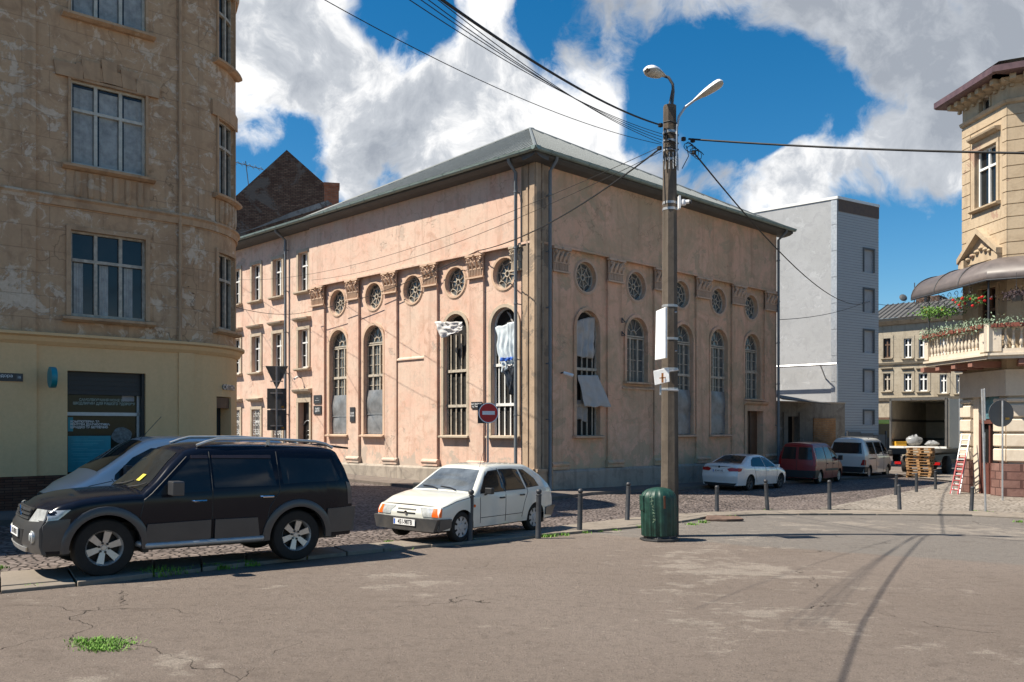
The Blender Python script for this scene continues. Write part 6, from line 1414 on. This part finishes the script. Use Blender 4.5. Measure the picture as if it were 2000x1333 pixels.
c.side('window', [(-.05, .96), (-.05, 1.37), (.3, 1.34), (.8, 1.05), (.88, .95)], .004, M['glass']); c.side('window', [(-1.32, 1.04), (-1.1, 1.25), (-.8, 1.36), (-.12, 1.38), (-.12, .97), (-1.25, 1.0)], .004, M['glass'])
c.seam([(.95, .3), (.98, .8), (.9, .94)]); c.seam([(-.08, .3), (-.08, 1.4)]); c.seam([(-.98, .62), (-1.1, .95)]); c.seam([(-.98, .62), (-.85, .34)]); c.handle(.05, .80, P_w2); c.handle(-.9, .82, P_w2)
c.end('taillight', [(.42, .80), (.36, .90), (.5, .96), (.80, .94), (.80, .82)], False, .012, M['taillens'], mirror=True); c.side('taillight', [(-2.4, .80), (-2.4, .95), (-2.12, .93), (-2.2, .82)], .01, M['taillens'])
c.end('lower_bumper', [(-.72, .24), (-.74, .33), (.74, .33), (.72, .24)], False, .01, M['black']); c.plate('BC 4071 HO', False, .82, off=.03); c.mirrors(.78, .97, P_w2, (.12, .18, .13)); c.wheels4('spoke', .22, .68, 5, rimmat=M['signgrey'])
b = MB(); b.lathe(c.D(c.xr, 0, .98)-Vector((.012, 0, 0)), [(.045, -.01), (.045, .006), (0, .008)], 12, Matrix.Rotation(-math.pi/2, 3, 'Y')); b.build('badge', M['darksteel'], c.e)
# --- dark red MPV
P_red = paint('dark_red_paint', (.26, .02, .02), .0, .3, .1, .2)
c = Car('parked_mpv', 'dark red boxy minivan seen from behind between the white saloon and the white van', 'van', gp(1648, 940), gp(1591, 946.5), 2.58,
    [(-1.95, 1.66), (-1.9, 1.76), (-1.6, 1.80), (0, 1.81), (.3, 1.77), (.6, 1.62), (1.05, 1.25), (1.3, 1.10), (1.6, 1.03), (1.9, .9), (2.1, .68)],
    [(-2, 1.08), (0, 1.05), (1, 1.0), (2.1, .68)], .86, .25, .31, -1.95, 2.1, [(-1.95, .83), (-1, .86), (1.2, .86), (1.8, .82), (2.1, .68)], P_red, tumble=.16, rnd=.09, bulge=(.2, .05), side=-1, ptab_r=((.3, .06), (.9, .04), (1.6, -.06)), scale=1.0)
c.side('window', [(.28, 1.12), (.28, 1.6), (.55, 1.58), (1.0, 1.22), (1.05, 1.1)], .004, M['glass']); c.side('window', [(-.6, 1.12), (-.6, 1.62), (.2, 1.62), (.2, 1.12)], .004, M['glass']); c.side('window', [(-1.78, 1.12), (-1.74, 1.6), (-.7, 1.62), (-.7, 1.12)], .004, M['glass'])
c.end('rear_window', [(.06, 1.08), (.06, 1.62), (.66, 1.62), (.7, 1.08)], False, .01, M['glass'], mirror=True); c.end('taillight', [(.70, .8), (.72, 1.45), (.80, 1.45), (.82, .8)], False, .02, M['taillens'], mirror=True); c.side('taillight', [(-1.95, .8), (-1.95, 1.4), (-1.84, 1.36), (-1.84, .8)], .01, M['taillens'])
c.end('rear_bumper', [(-.82, .28), (-.84, .6), (.84, .6), (.82, .28)], False, .07, M['black'], .09); c.side('rear_bumper', [(-1.95, .28), (-1.95, .62), (-1.45, .60), (-1.64, .3)], .02, M['black'], .04); c.side('side_trim', [(-.7, .58), (-.7, .68), (.95, .68), (.95, .58)], .012, M['black'])
c.seam([(.24, .3), (.24, 1.7)]); c.seam([(-.65, .4), (-.65, 1.7)]); c.seam([(1.05, .4), (1.08, 1.05)]); c.handle(-.5, .9, M['black'], .12); c.handle(.34, .9, M['black'], .12); c.mirrors(1.0, 1.12, M['black'], (.12, .18, .22)); c.topp('windscreen', 1.28, .6, .93, .92, .006, M['glass'])
c.seam([(0, 0), (0, 0)]) if 0 else None
c.wheels4('cap', .19, .66, rimmat=plain('pale_hubcap', (.5, .5, .48), .4, .3)); b = MB(); b.tube([c.D(c.xr, .0, z)-Vector((.006, 0, 0)) for z in (.62, 1.0, 1.65)], .008, 4); b.build('rear_door_seam', M['black'], c.e)
# --- white van
P_w3 = paint('cream_white_paint', (.76, .74, .68), 0, .35, .2)
c = Car('parked_van', 'white passenger van with dark side windows parked beyond the red minivan', 'van', gp(1741, 930.5), gp(1689, 936), 2.92,
    [(-2.2, 1.6), (-2.15, 1.84), (-1.9, 1.92), (0, 1.94), (.7, 1.93), (1.0, 1.84), (1.3, 1.55), (1.6, 1.22), (1.75, 1.14), (2.1, 1.0), (2.35, .78)],
    [(-2.2, 1.12), (0, 1.1), (1.5, 1.06), (2.35, .76)], .90, .28, .32, -2.2, 2.35, [(-2.2, .87), (-1.8, .9), (1.6, .9), (2.1, .85), (2.35, .74)], P_w3, tumble=.16, rnd=.13, bulge=(.15, .06), side=-1, ptab_r=((.3, .05), (1.1, .04), (1.8, -.12)), scale=1.06)
c.side('window', [(.72, 1.18), (.72, 1.74), (1.0, 1.73), (1.36, 1.32), (1.42, 1.16)], .004, M['glass']); c.side('window', [(-.45, 1.18), (-.45, 1.75), (.58, 1.75), (.58, 1.18)], .004, M['glass']); c.side('window', [(-1.6, 1.18), (-1.58, 1.74), (-.62, 1.75), (-.62, 1.18)], .004, M['glass'])
c.end('rear_window', [(-.72, 1.2), (-.7, 1.72), (.7, 1.72), (.72, 1.2)], False, .01, M['glass']); c.end('taillight', [(.68, .66), (.7, .92), (.86, .92), (.86, .66)], False, .02, M['taillens'], mirror=True); c.side('taillight', [(-2.2, .66), (-2.2, .92), (-2.08, .9), (-2.08, .66)], .01, M['taillens'])
c.end('rear_bumper', [(-.84, .32), (-.86, .58), (.86, .58), (.84, .32)], False, .08, M['black'], .1); c.side('rear_bumper', [(-2.2, .32), (-2.2, .6), (-1.8, .58), (-1.8, .34)], .02, M['black'], .04); c.side('side_slot', [(-1.62, .94), (-1.62, .99), (-.62, .99), (-.62, .94)], .006, M['black'])
c.side('front_bumper', [(1.85, .34), (1.85, .56), (2.35, .58), (2.35, .34)], .02, M['black'], .04); c.seam([(.65, .3), (.65, 1.8)]); c.seam([(-.52, .4), (-.52, 1.8)]); c.handle(.5, .98, M['black'], .1); c.handle(.76, .98, M['black'], .1); c.mirrors(1.36, 1.22, M['black'], (.12, .18, .22)); c.topp('windscreen', 1.58, 1.02, .93, .92, .006, M['glass']); c.wheels4('cap', .2, .64)
b = MB()
for x in (-1.2, .2): b.tube([(x, .7, 1.9), (x, .7, 1.99), (x, -.7, 1.99), (x, -.7, 1.9)], .018, 5)
b.build('roof_bars', M['darksteel'], c.e)
# --- open box lorry
TKD = 47.6; tk0 = at(1793, 838, TKD); TKx = tk0.x; tz = G(TKx, TKD)
tk = empty('box_lorry', (TKx, TKD, tz), 'box lorry with open rear doors showing its panelled cargo box', 'lorry'); tk.rotation_euler = (0, 0, R_(-40)); tk.scale = (1.12,)*3
M['truckin'] = plain('cargo_lining', (.46, .42, .35), .7, 0, .2, 2); M['truckout'] = plain('truck_panel', (.52, .48, .40), .5, 0, .08, 2)
zf = 1.44; zt2 = 3.79; hw = 1.27; b = MB()
for s_, mt in ((-1, 0), (1, 0)): b.obox((s_*hw, 3.2, (zf+zt2)/2), (.06, 6.4, zt2-zf))
b.obox((0, 6.4, (zf+zt2)/2), (2*hw, .06, zt2-zf)); b.obox((0, 3.2, zt2), (2*hw+.1, 6.5, .06)); b.obox((0, 3.2, zf-.05), (2*hw, 6.4, .1)); b.build('cargo_box', M['truckin'], tk)
b = MB(); 
for s_ in (-1, 1): b.obox((s_*(hw+.02), -.02, (zf+zt2)/2), (.1, .1, zt2-zf+.1))
b.obox((0, -.02, zt2+.02), (2*hw+.15, .1, .12)); b.build('door_frame', M['fascia'], tk); b = MB(); b.obox((0, -.05, zf-.03), (2*hw+.1, .1, .1)); b.build('sill', M['white'], tk)
b = MB()
for z in (1.75, 2.75):
    for s_ in (-1, 1): b.obox((s_*(hw-.05), 3.2, z), (.03, 6.3, .12))
    b.obox((0, 6.35, z), (2.4, .03, .12))
b.build('lashing_rail', M['fascia'], tk)
b = MB(); Dm = Matrix.Rotation(R_(72), 3, 'Z'); b.obox(Vector((hw+.1, .0, 0))+Dm @ Vector((.62, -.0, (zf+zt2)/2)), (1.22, .07, zt2-zf), Dm); b.build('rear_door', M['truckout'], tk); b = MB(); b.tube([Vector((hw+.6, -.02, z)) for z in (zf, 2, zt2)], .025, 5); b.build('lock_rod', M['steel'], tk)
b = MB(); b.obox((0, 3.4, .85), (1.0, 7.5, .3)); b.obox((0, -.1, .6), (2.2, .1, .15)); b.build('chassis', M['black'], tk); b = MB(); b.obox((0, 7.5, 1.6), (2.3, 1.7, 2.4)); b.build('cab', M['white'], tk, bevel=.1)
for s_ in (-1, 1): b = MB(); b.obox((s_*.9, -.17, .62), (.3, .05, .13)); b.build('taillight', M['taillens'], tk)
for x in (-.95, .95):
    for y in (1.5, 6.8): b = MB(); b.lathe((x, y, .48), [(0, -.14), (.4, -.15), (.48, -.1), (.48, .1), (.4, .15), (0, .14)], 24, Matrix.Rotation(math.pi/2, 3, 'Y')); b.build('wheel', M['rubber'], tk, smooth=40)
def bag(name, c, r, lab, mat, cat, seed):
    random.seed(seed); b = MB(); b.surf(lambda u, v: Vector((r[0]*math.sin(math.pi*u)*math.cos(2*math.pi*v), r[1]*math.sin(math.pi*u)*math.sin(2*math.pi*v), r[2]*(1-math.cos(math.pi*(1-u)))/1))*(1+.35*noise.noise(Vector((4*u+seed, 3*math.cos(2*math.pi*v), 3*math.sin(2*math.pi*v))))), 16, 20)
    o = b.build(name, mat, loc=c, smooth=70); return tag(o, lab, cat)
TM = Matrix.LocRotScale(tk.location, tk.rotation_euler, tk.scale)
film = plain('crumpled_film', (.26, .27, .285), .3, 0, .25, 5)
bag('plastic_bag', TM @ Vector((-.35, .6, zf)), (.42, .34, .30), 'big crumpled clear plastic bag standing in the open lorry', film, 'bag', 3); bag('plastic_bag', TM @ Vector((.45, .8, zf)), (.36, .3, .14), 'low crumpled clear plastic bundle right of the big bag in the lorry', film, 'bag', 6)
cr_ = empty('plastic_crate', TM @ Vector((-.95, .3, zf)), 'small yellow crate at the left edge of the lorry floor', 'crate'); yl = plain('yellow_plastic', (.65, .36, .03), .5)
b = MB(); [b.obox(*q) for q in (((0, -.2, .14), (.6, .02, .28)), ((0, .2, .14), (.6, .02, .28)), ((-.3, 0, .14), (.02, .4, .28)), ((.3, 0, .14), (.02, .4, .28)), ((0, 0, .01), (.6, .4, .02)), ((0, -.215, .26), (.62, .03, .03)))]; b.build('crate_box', yl, cr_)
# pallets
random.seed(12); pm = [plain('pallet_wood_%d' % i, (.30+.05*i, .17+.03*i, .075+.015*i), .85, 0, .35, 7) for i in range(2)]
pp = at(1798, 838, 45.2); pp.z = G(pp.x, pp.y)
def mk_pallet():
    e_ = empty('pallet'); b = MB()
    for i in range(5): b.obox((0, -.36+.18*i, .133), (1.2, .12, .02))
    b.build('deck_boards', pm[0], e_)
    b = MB()
    for i in range(3):
        for j in range(3): b.obox((-.53+.53*i, -.36+.36*j, .065), (.14, .1, .08))
        b.obox((-.53+.53*i, 0, .113), (.14, .82, .02))
    for j in range(3): b.obox((0, -.36+.36*j, .012), (1.2, .1, .02))
    b.build('blocks', pm[1], e_); return e_
p0_ = mk_pallet(); names = ['bottom', 'second from the bottom', 'third from the bottom', 'fourth from the bottom', 'fifth from the bottom', 'sixth from the bottom', 'seventh from the bottom', 'eighth from the bottom', 'ninth from the bottom', 'second from the top', 'top']
for i in range(11):
    e_ = p0_ if i == 0 else copy_tree(p0_); e_.location = pp+Vector((random.uniform(-.04, .04), random.uniform(-.04, .04), .145*i)); e_.rotation_euler = (0, random.uniform(-.01, .01), R_(-38)+random.uniform(-.08, .08)); tag(e_, 'wooden pallet, %s of the stack behind the lorry' % names[i], 'pallet', 'pallets stacked behind the lorry')
# ------------------------------------------------------------------ street furniture
def bollard(h, ball):
    e_ = empty('bollard'); b = MB(); b.lathe((0, 0, 0), [(.062, -.1), (.06, .02), (.056, .03), (.052, h*.9), (.056, h*.905), (.056, h*.93), (.045, h*.94)], 16); b.build('post', M['darksteel'], e_, smooth=35)
    b = MB()
    if ball: b.lathe((0, 0, h*.93), [(.03, 0), (.035, .015), (.052, .035), (.058, .06), (.052, .088), (.03, .108), (0, .113)], 16)
    else: b.lathe((0, 0, h*.93), [(.056, 0), (.056, .02), (.045, .04), (0, .05)], 16)
    b.build('cap', M['darksteel'], e_, smooth=60); return e_
bl = [(917, 1058, .93, 1, 2, 'bollard in front of the ivory hatchback front wheel'), (1051, 1049, .9, 1, -1, 'bollard by the rear corner of the ivory hatchback'), (1132, 1037, .84, 1, -1, 'bollard between the ivory hatchback and the leaning bollard'),
      (1225, 1017, .86, 1, 7, 'leaning bollard just left of the green litter bin'), (1400, 1001, .72, 0, 0, 'flat-topped bollard just right of the concrete pole, below the white saloon rear'), (1499, 998, .82, 1, -5, 'slightly leaning bollard in front of the white saloon side'),
      (1620, 997, .80, 1, 0, 'bollard in front of the dark red minivan'), (1757, 996, .74, 0, 7, 'leaning flat-topped bollard nearest the camera below the pallets'), (1749, 968, .78, 1, -3, 'upright bollard just behind the leaning flat-topped one, left of the pallets'),
      (1790, 962, .80, 0, 0, 'bollard directly below the pallet stack'), (1827, 957, .82, 0, -3, 'bollard between the pallets and the leaning ladder'), (1897, 998, .72, 0, -3, 'bollard in front of the brown stone plinth of the balcony house')]
for x, y, h, ball, lean, lab in bl:
    e_ = bollard(h*(1.0 if y > 990 else .95), ball); e_.location = gp(x, y, .07 if y > 995 else .04); e_.rotation_euler = (R_(random.uniform(-1, 1)), R_(lean), random.uniform(0, 3)); tag(e_, 'dark steel '+lab, 'bollard', 'bollards along the edge of the square')
# litter bin
bn = empty('litter_bin', gp(1288, 1058, .035), 'domed dark green ribbed litter bin on a dark base beside the concrete pole', 'litter bin'); bn.rotation_euler = (0, R_(-1.5), R_(12)); s_ = gp(1288, 1058).y/F
RW = 34*s_; RH = 105*s_
b = MB(); b.lathe((0, 0, 0), [(RW*1.12, 0), (RW*1.12, .07), (RW*.9, .09), (RW*.85, .16)], 8, ph=.3); b.build('base', M['black'], bn, bevel=.008)
b = MB(); nn = 120; prof_ = [(.97, .13), (1, .14), (1, RH*.80), (.97, RH*.85), (.86, RH*.905), (.66, RH*.955), (.36, RH*.985), (0, RH*1.0)]
vs = []
for i in range(nn):
    a = 2*math.pi*i/nn; rib = 1+.028*(1 if math.sin(a*20) > .2 else -.4)
    if abs((a+.1) % (math.pi) - math.pi/2) < .12: rib = 1.06
    for r_, z in prof_: k = rib if z > .13 else 1; vs.append((RW*r_*k*math.cos(a), RW*.86*r_*k*math.sin(a), z))
K = len(prof_); b.add(vs, [(i*K+j, ((i+1) % nn)*K+j, ((i+1) % nn)*K+j+1, i*K+j+1) for i in range(nn) for j in range(K-1)])
b.build('bin_shell', M['green'], bn, smooth=45)
b = MB(); b.surf(lambda u, v: Vector((.02+.05*(u-.5), -RW*.9, RH*.7+.22*v)), 1, 1)
b = MB(); b.obox((-.0, -RW*.90, RH*.74), (.035, .03, .24)); b.build('slot', plain('rusty_slot', (.16, .06, .03), .8), bn)
b = MB(); b.obox((RW*.98, 0, RH*.55), (.05, .2, .22)); b.build('hinge', M['green'], bn, bevel=.01); b = MB(); b.obox((-RW*.98, 0, RH*.72), (.04, .2, .3)); b.build('hinge', M['green'], bn, bevel=.01)
b = MB(); random.seed(2); z = RH*.84
for k in range(9):
    a0 = math.radians(228+k*1.2); z = RH*(.84-.055*k); rr_ = RW*1.045
    P = []
    for i in range(6): a = a0+random.uniform(-.1, .1); P.append((rr_*math.cos(a), rr_*.86*math.sin(a), z-.03*i/5+random.uniform(-.015, .015)))
    b.tube(P, .0035, 4)
b.build('graffiti', M['palegrn'], bn)
# concrete block of the bollard etc: manhole-like broken cover
mh = empty('broken_cover', gp(1405, 1016, .04), 'rusty brown sheet-metal cover lying on the paving right of the concrete pole', 'cover'); b = MB(); b.add([(-.42, -.3, .02), (.1, -.34, .03), (.55, -.2, .03), (.5, .25, .06), (.15, .3, .02), (-.25, .28, .07)], [(0, 1, 2, 3, 4, 5)]); b.build('plate', plain('rusty_plate', (.12, .075, .055), .85, 0, .4), mh, solid=.04)
# road signs
def sign_post(p, h, lab, cat='road sign', lean=0, name='road_sign', r=.03):
    e_ = empty(name, p, lab, cat); e_.rotation_euler = (0, R_(lean), 0); b = MB(); b.tube([(0, 0, -.1), (0, 0, h)], r, 10); b.build('post', M['steel'], e_, smooth=40); return e_
# no-entry sign at the hall corner
D0 = 25.5; z_ = G(-.7, D0)+.1; p = Vector(((953-1000)/F*D0, D0, z_)); ms = D0/F
e_ = sign_post(p, 2.15+(HZ-790)*ms-z_, 'round red no-entry sign on a thin post at the corner of the pink hall')
zc = ZC+(HZ-807)*ms-z_; nr = Vector((.25, -.97, 0)).normalized(); RM = nr.to_track_quat('Z', 'Y').to_matrix()
b = MB(); b.lathe(nr*.06+Vector((0, 0, zc)), [(0, 0), (19*ms, 0), (19*ms, .02), (0, .02)], 32, RM); b.build('sign_disc', M['red'], e_)
b = MB(); b.lathe(nr*.062+Vector((0, 0, zc)), [(18.2*ms, .024), (18.2*ms, .0), (20*ms, 0), (20*ms, .024), (18.2*ms, .024)], 32, RM, cap=False); sd_v = Vector((nr.y, -nr.x, 0)); c0_ = nr*.087+Vector((0, 0, zc)); w_, h_ = 12.5*ms, 3.6*ms
b.add([c0_+sd_v*sx*w_+Vector((0, 0, sz*h_)) for sx, sz in ((-1, -1), (1, -1), (1, 1), (-1, 1))], [(0, 1, 2, 3)]); b.build('white_bar', M['signwhite'], e_)
b = MB(); b.obox((-.13, .05, zc-.02), (.36, .03, 38*ms), Matrix.Rotation(.2, 3, 'Z')); b.build('back_plate', M['signgrey'], e_)
# give-way sign seen from behind with two plates
D1 = 30.0; ms = D1/F; z_ = G(-8, D1); p = Vector(((540-1000)/F*D1, D1, z_)); e_ = sign_post(p, ZC+(HZ-716)*ms-z_, 'back of an inverted triangular sign with two grey rectangular plates below')
Z = lambda y: ZC+(HZ-y)*ms-z_
fr_ = Fr(0, 0, R_(6))
b = MB(); b.prism(fr_, [(-22*ms, Z(715)), (22*ms, Z(715)), (2*ms, Z(757)), (-2*ms, Z(757))], -.07, -.04); b.build('triangle_plate', M['signgrey'], e_, bevel=.01)
for a, c_ in ((759, 799), (801, 841)): b = MB(); b.box(fr_, -18.5*ms, 18.5*ms, -.07, -.045, Z(c_), Z(a)); b.build('rectangular_plate', M['signgrey'], e_, bevel=.01)
b = MB()
for y in (745, 768, 800, 832): b.box(fr_, -12*ms, 12*ms, -.045, -.03, Z(y)-.02, Z(y)+.02)
b.build('clamp', M['steel'], e_)
b = MB()
for y in (719, 795, 836): b.box(fr_, 9*ms, 14*ms, -.045, -.04, Z(y)-.03, Z(y)+.03)
b.build('sticker', plain('orange_sticker', (.5, .25, .03), .5), e_)
# right-hand posts
g0 = gp(1925, 1003, .03); ms = g0.y/F; zz = lambda y: ZC+(HZ-y)*ms-g0.z
e_ = sign_post(g0, zz(760), 'tall sign post with a narrow sign seen edge-on, nearest the balcony house door', lean=-1.7); b = MB(); b.obox((-.0, -.1, (zz(760)+zz(822))/2), (.035, .5, zz(760)-zz(822)), Matrix.Rotation(R_(-25), 3, 'Z')); b.build('sign_plate', M['steel'], e_, bevel=.02)
g0 = gp(1958, 982, .03); ms = g0.y/F; zz = lambda y: ZC+(HZ-y)*ms-g0.z
e_ = sign_post(g0, zz(783), 'post carrying a round sign seen from its grey back in front of the rusticated wall')
b = MB(); RM = Vector((.1, -1, 0)).normalized().to_track_quat('Z', 'Y').to_matrix(); b.lathe((0, .08, zz(808)), [(0, 0), (24*ms, 0), (26*ms, -.015), (26*ms, .012), (24*ms, .01), (0, .01)], 32, RM); b.build('sign_disc', M['signgrey'], e_, smooth=30)
b = MB(); b.obox((.2, .055, zz(818)), (.14, .004, .07)); b.build('sticker', plain('orange_sticker2', (.5, .27, .03), .5), e_)
# ladders leaning on the balcony house
gl_ = gp(1858, 964, .04)
def ladder(p, top, wv, mat, lab, n=9):
    e_ = empty('ladder', p, lab, 'ladder', 'ladders leaning by the balcony house'); t = top-p
    b = MB(); b.tube([Vector((0, 0, 0)), t], .028, 6); b.tube([wv, t+wv], .028, 6)
    b.build('rail', mat, e_); b = MB()
    for i in range(1, n): b.tube([t*(i/n), t*(i/n)+wv], .022, 5)
    b.build('rung', mat, e_)
Dl = 32.2
gl_ = at(1856, 838, Dl); gl_.z = G(gl_.x, Dl)+.05
ladder(gl_, at(1873, 885, Dl+.6), Vector((.12, -.3, 0)), plain('red_ladder_paint', (.32, .03, .035), .6), 'shorter red ladder leaning beside the stone plinth of the balcony house')
ladder(gl_+Vector((.12, .15, 0)), at(1879, 850, Dl+.75), Vector((.16, -.28, 0)), M['steel'], 'taller aluminium ladder wrapped in film behind the red one', 12)
# green post behind the hatchback
gq = gp(928, 940, .1); e_ = empty('water_pump', gq, 'green hand water pump top showing above the hatchback roof', 'pump'); b = MB(); b.tube([(0, 0, 0), (0, 0, .95)], .07, 10); b.tube([(0, 0, .85), (-.22, 0, .9)], .03, 6); b.tube([(.0, 0, .95), (.25, 0, 1.02)], .02, 6); b.lathe((0, 0, .95), [(.1, 0), (.1, .05), (0, .1)], 10); b.build('pump_body', M['green'], e_, smooth=40)
# cloths and films hanging from the broken windows
def drape(name, lab, cat, f, pts, o, amp, fold, mat, nu=26, nv=26, seed=0, cuts=None):
    """bilinear sheet between four (t, out, z) corners with folds"""
    A, B_, C_, D_ = [Vector(p) for p in pts]; b = MB()
    def fn(u, v):
        p = (A*(1-u)+B_*u)*(1-v)+(D_*(1-u)+C_*u)*v
        n_ = noise.noise(Vector((u*3+seed, v*3, seed)))
        w_ = amp*(math.sin(u*fold+2.5*n_+v*1.5)*(.4+.6*v)+1.1*n_+.5*noise.noise(Vector((u*11, v*7+seed, seed*2))))
        return f(p.x+.04*n_, p.y+w_, p.z+.05*noise.noise(Vector((u*4, seed, v*2)))*1.0)
    b.surf(fn, nu, nv); o_ = b.build(name, mat, smooth=80, solid=.004); return tag(o_, lab, cat)
t0_ = arL[0]
drape('hanging_banner', 'white and pale blue plastic banner hanging out of the arched window nearest the corner', 'banner', FL, [(t0_+.42, .06, 5.72), (t0_-.62, .06, 5.88), (t0_-.58, .1, 4.3), (t0_-.1, .25, 4.1)], 0, .05, 26, plain('pale_banner', (.50, .56, .60), .5, 0, .12, 3), 40, 30, 1)
drape('banner_tail', 'dark twisted lower end of the banner in the arched window nearest the corner', 'banner', FL, [(t0_-.08, .2, 4.35), (t0_-.6, .15, 4.4), (t0_-.52, .12, 3.3), (t0_-.42, .2, 3.35)], 0, .05, 12, plain('dark_film', (.03, .035, .045), .4), 16, 16, 2)
drape('blue_strip', 'bright blue printed stripe of the banner in the corner arched window', 'banner', FL, [(t0_-.02, .245, 4.62), (t0_-.57, .17, 4.62), (t0_-.57, .17, 4.5), (t0_-.02, .245, 4.5)], 0, .05, 14, M['blue'], 20, 3, 3)
drape('window_curtain', 'grey torn film tied up inside the top of the corner arched window', 'plastic sheet', FL, [(t0_+.1, -.2, 6.3), (t0_-.6, -.2, 5.9), (t0_-.55, -.2, 5.6), (t0_-.5, -.2, 5.5)], 0, .06, 12, M['greycloth'], 16, 12, 4)
t1_ = arL[1]
drape('blown_sheet', 'crumpled whitish plastic sheet blowing out of the top of the second arched window', 'plastic sheet', FL, [(t1_+.62, .5, 6.12), (t1_-.42, .08, 6.08), (t1_-.48, .05, 5.78), (t1_+.28, .42, 5.5)], 0, .07, 13, M['cloth'], 30, 18, 5)
tq = arR[0][0]
drape('torn_sheet', 'gathered grey film filling the upper part of the tall arched window on the shaded side', 'plastic sheet', FRt, [(tq-.58, -.1, 6.0), (tq+.55, -.1, 6.25), (tq+.5, -.1, 4.7), (tq-.58, -.1, 4.75)], 0, .06, 22, M['greycloth'], 36, 26, 6)
drape('hanging_cloth', 'light grey cloth square blowing out of the tall window on the shaded side', 'cloth', FRt, [(tq-.56, .05, 4.05), (tq+.5, .05, 4.1), (tq+.95, .35, 2.95), (tq-.3, .1, 2.95)], 0, .035, 15, plain('grey_cloth', (.42, .40, .38), .8, 0, .08, 3), 30, 24, 7)
drape('torn_sheet', 'grey rag inside the tall shaded-side window, below the cloth square', 'plastic sheet', FRt, [(tq-.58, -.12, 3.2), (tq+.15, -.12, 3.15), (tq+.1, -.12, 2.4), (tq-.5, -.12, 2.5)], 0, .04, 14, plain('dim_rag', (.30, .28, .265), .8), 20, 16, 8)
# iron wall hooks
for z in (6.25, 5.75):
    t = tR(1211); b = MB(); b.tube([FRt(t, 0, z), FRt(t, .12, z), FRt(t+.1, .16, z-.1), FRt(t-.08, .16, z-.14), FRt(t-.05, .14, z+.04)], .025, 5); b.build('iron_anchor', M['darksteel'], hall)
# grass tufts in the joints and on the asphalt
def tufts(name, pts, n, spread, h, lab, seed, kind=None):
    random.seed(seed); b = MB()
    for i in range(n):
        c, k = random.choice(pts); c = c+Vector((random.gauss(0, spread)*k, random.gauss(0, spread*.5), 0)); c.z = G(c.x, c.y)+c_h
        a = random.uniform(0, 6.28); hh = h*k*random.uniform(.4, 1.2); l = random.uniform(.2, 1.0)*hh; d = Vector((math.cos(a), math.sin(a), 0)); s = Vector((-d.y, d.x, 0))*.006*(1+h*6)
        b.add([c-s, c+s, c+d*l*.5+Vector((0, 0, hh*.7))+s*.6, c+d*l+Vector((0, 0, hh)), c+d*l*.5+Vector((0, 0, hh*.7))-s*.6], [(0, 1, 2, 4), (4, 2, 3)])
    o = b.build(name, M['grass']); tag(o, lab, 'grass', kind='stuff'); return o
c_h = .036
kp = []
for px_, py_, k in ((70, 1150, .7), (160, 1142, .5), (290, 1127, 1.3), (310, 1124, 1.5), (330, 1122, 1.5), (355, 1119, 1.0), (415, 1113, 1.1), (430, 1112, 1.1), (485, 1106, 1.2), (600, 1092, .4), (710, 1080, .7), (750, 1076, .7), (790, 1073, .8), (835, 1068, .5), (885, 1063, .9), (920, 1060, 1.1), (1060, 1050, .9), (1075, 1049, .9), (1100, 1047, .7), (1140, 1042, .7), (1170, 1039, .5), (1200, 1037, .5), (1250, 1032, .8), (1350, 1026, .7), (1375, 1022, .9), (1430, 1012, .9), (1500, 1000, .9), (1625, 998, .4), (1905, 1000, .6), (1930, 1002, .7), (1990, 1021, .8), (0, 1112, .6), (760, 1060, .5)):
    kp.append((gp(px_, py_, .03), k))
tufts('grass_tufts', kp, 2200, .09, .075, 'sparse green weeds growing along the kerb joints', 3)
tufts('grass_patch', [(gp(165+i*8, 1258+(i % 4)*6, .03), 1.0) for i in range(10)], 2600, .085, .05, 'bright green moss and grass patch in the asphalt at the lower left', 4)
tufts('grass_patch', [(gp(1852+i*6, 1298+(i % 3), .03), 1.0) for i in range(5)], 900, .035, .035, 'small bright green moss patch in the asphalt at the lower right', 5)
# litter
random.seed(9); b = MB()
for i in range(150):
    px_ = random.uniform(0, 2000); py_ = random.uniform(1120, 1330); c = gp(px_, max(py_, 1165-px_*.07), .04); s = random.uniform(.003, .008); d = random.uniform(0, 3)
    b.obox(c, (s*2, s*1.4, s*.8), Matrix.Rotation(d, 3, 'Z'))
tag(b.build('gravel_bits', plain('pale_grit', (.55, .5, .45), .8, 0, .4, 20)), 'pale grit and small stones scattered on the asphalt', 'grit', kind='stuff')

# ------------------------------------------------------------------ park trees behind the viewer, seen in the car windows
def tree_mesh(seed, h):
    random.seed(seed); e_ = empty('park_tree'); b = MB(); top = Vector((random.uniform(-.3, .3), random.uniform(-.3, .3), h*.45))
    b.tube([(0, 0, -.3), (0, 0, h*.2), top], [.32, .26, .2], 8); tips = []
    for k in range(9):
        a = k*2.4+random.random(); L = h*random.uniform(.2, .32); t = top+Vector((math.cos(a)*L, math.sin(a)*L, h*random.uniform(.05, .42))); b.tube([top*random.uniform(.75, 1), (top+t)/2+Vector((0, 0, .4)), t], [.12, .08, .03], 5); tips.append(t)
    b.build('trunk', M['wood'], e_); foliage('crown', tips+[top+Vector((0, 0, h*.3))], 2600, (h*.12, h*.12, h*.11), .24, M['leaf'], e_, seed); return e_
for i, (x, y, h, lab) in enumerate(((-16, -13, 13, 'leafy park tree behind the camera, farthest left of the four'), (-6, -17, 15, 'tallest leafy park tree behind the camera, second from the left'), (5, -15, 12, 'leafy park tree behind the camera, second from the right'), (16, -18, 14, 'leafy park tree behind the camera, farthest right of the four'))):
    t_ = tree_mesh(30+i, h); t_.location = (x, y, G(x, y)); tag(t_, lab, 'tree', 'park trees behind the square')
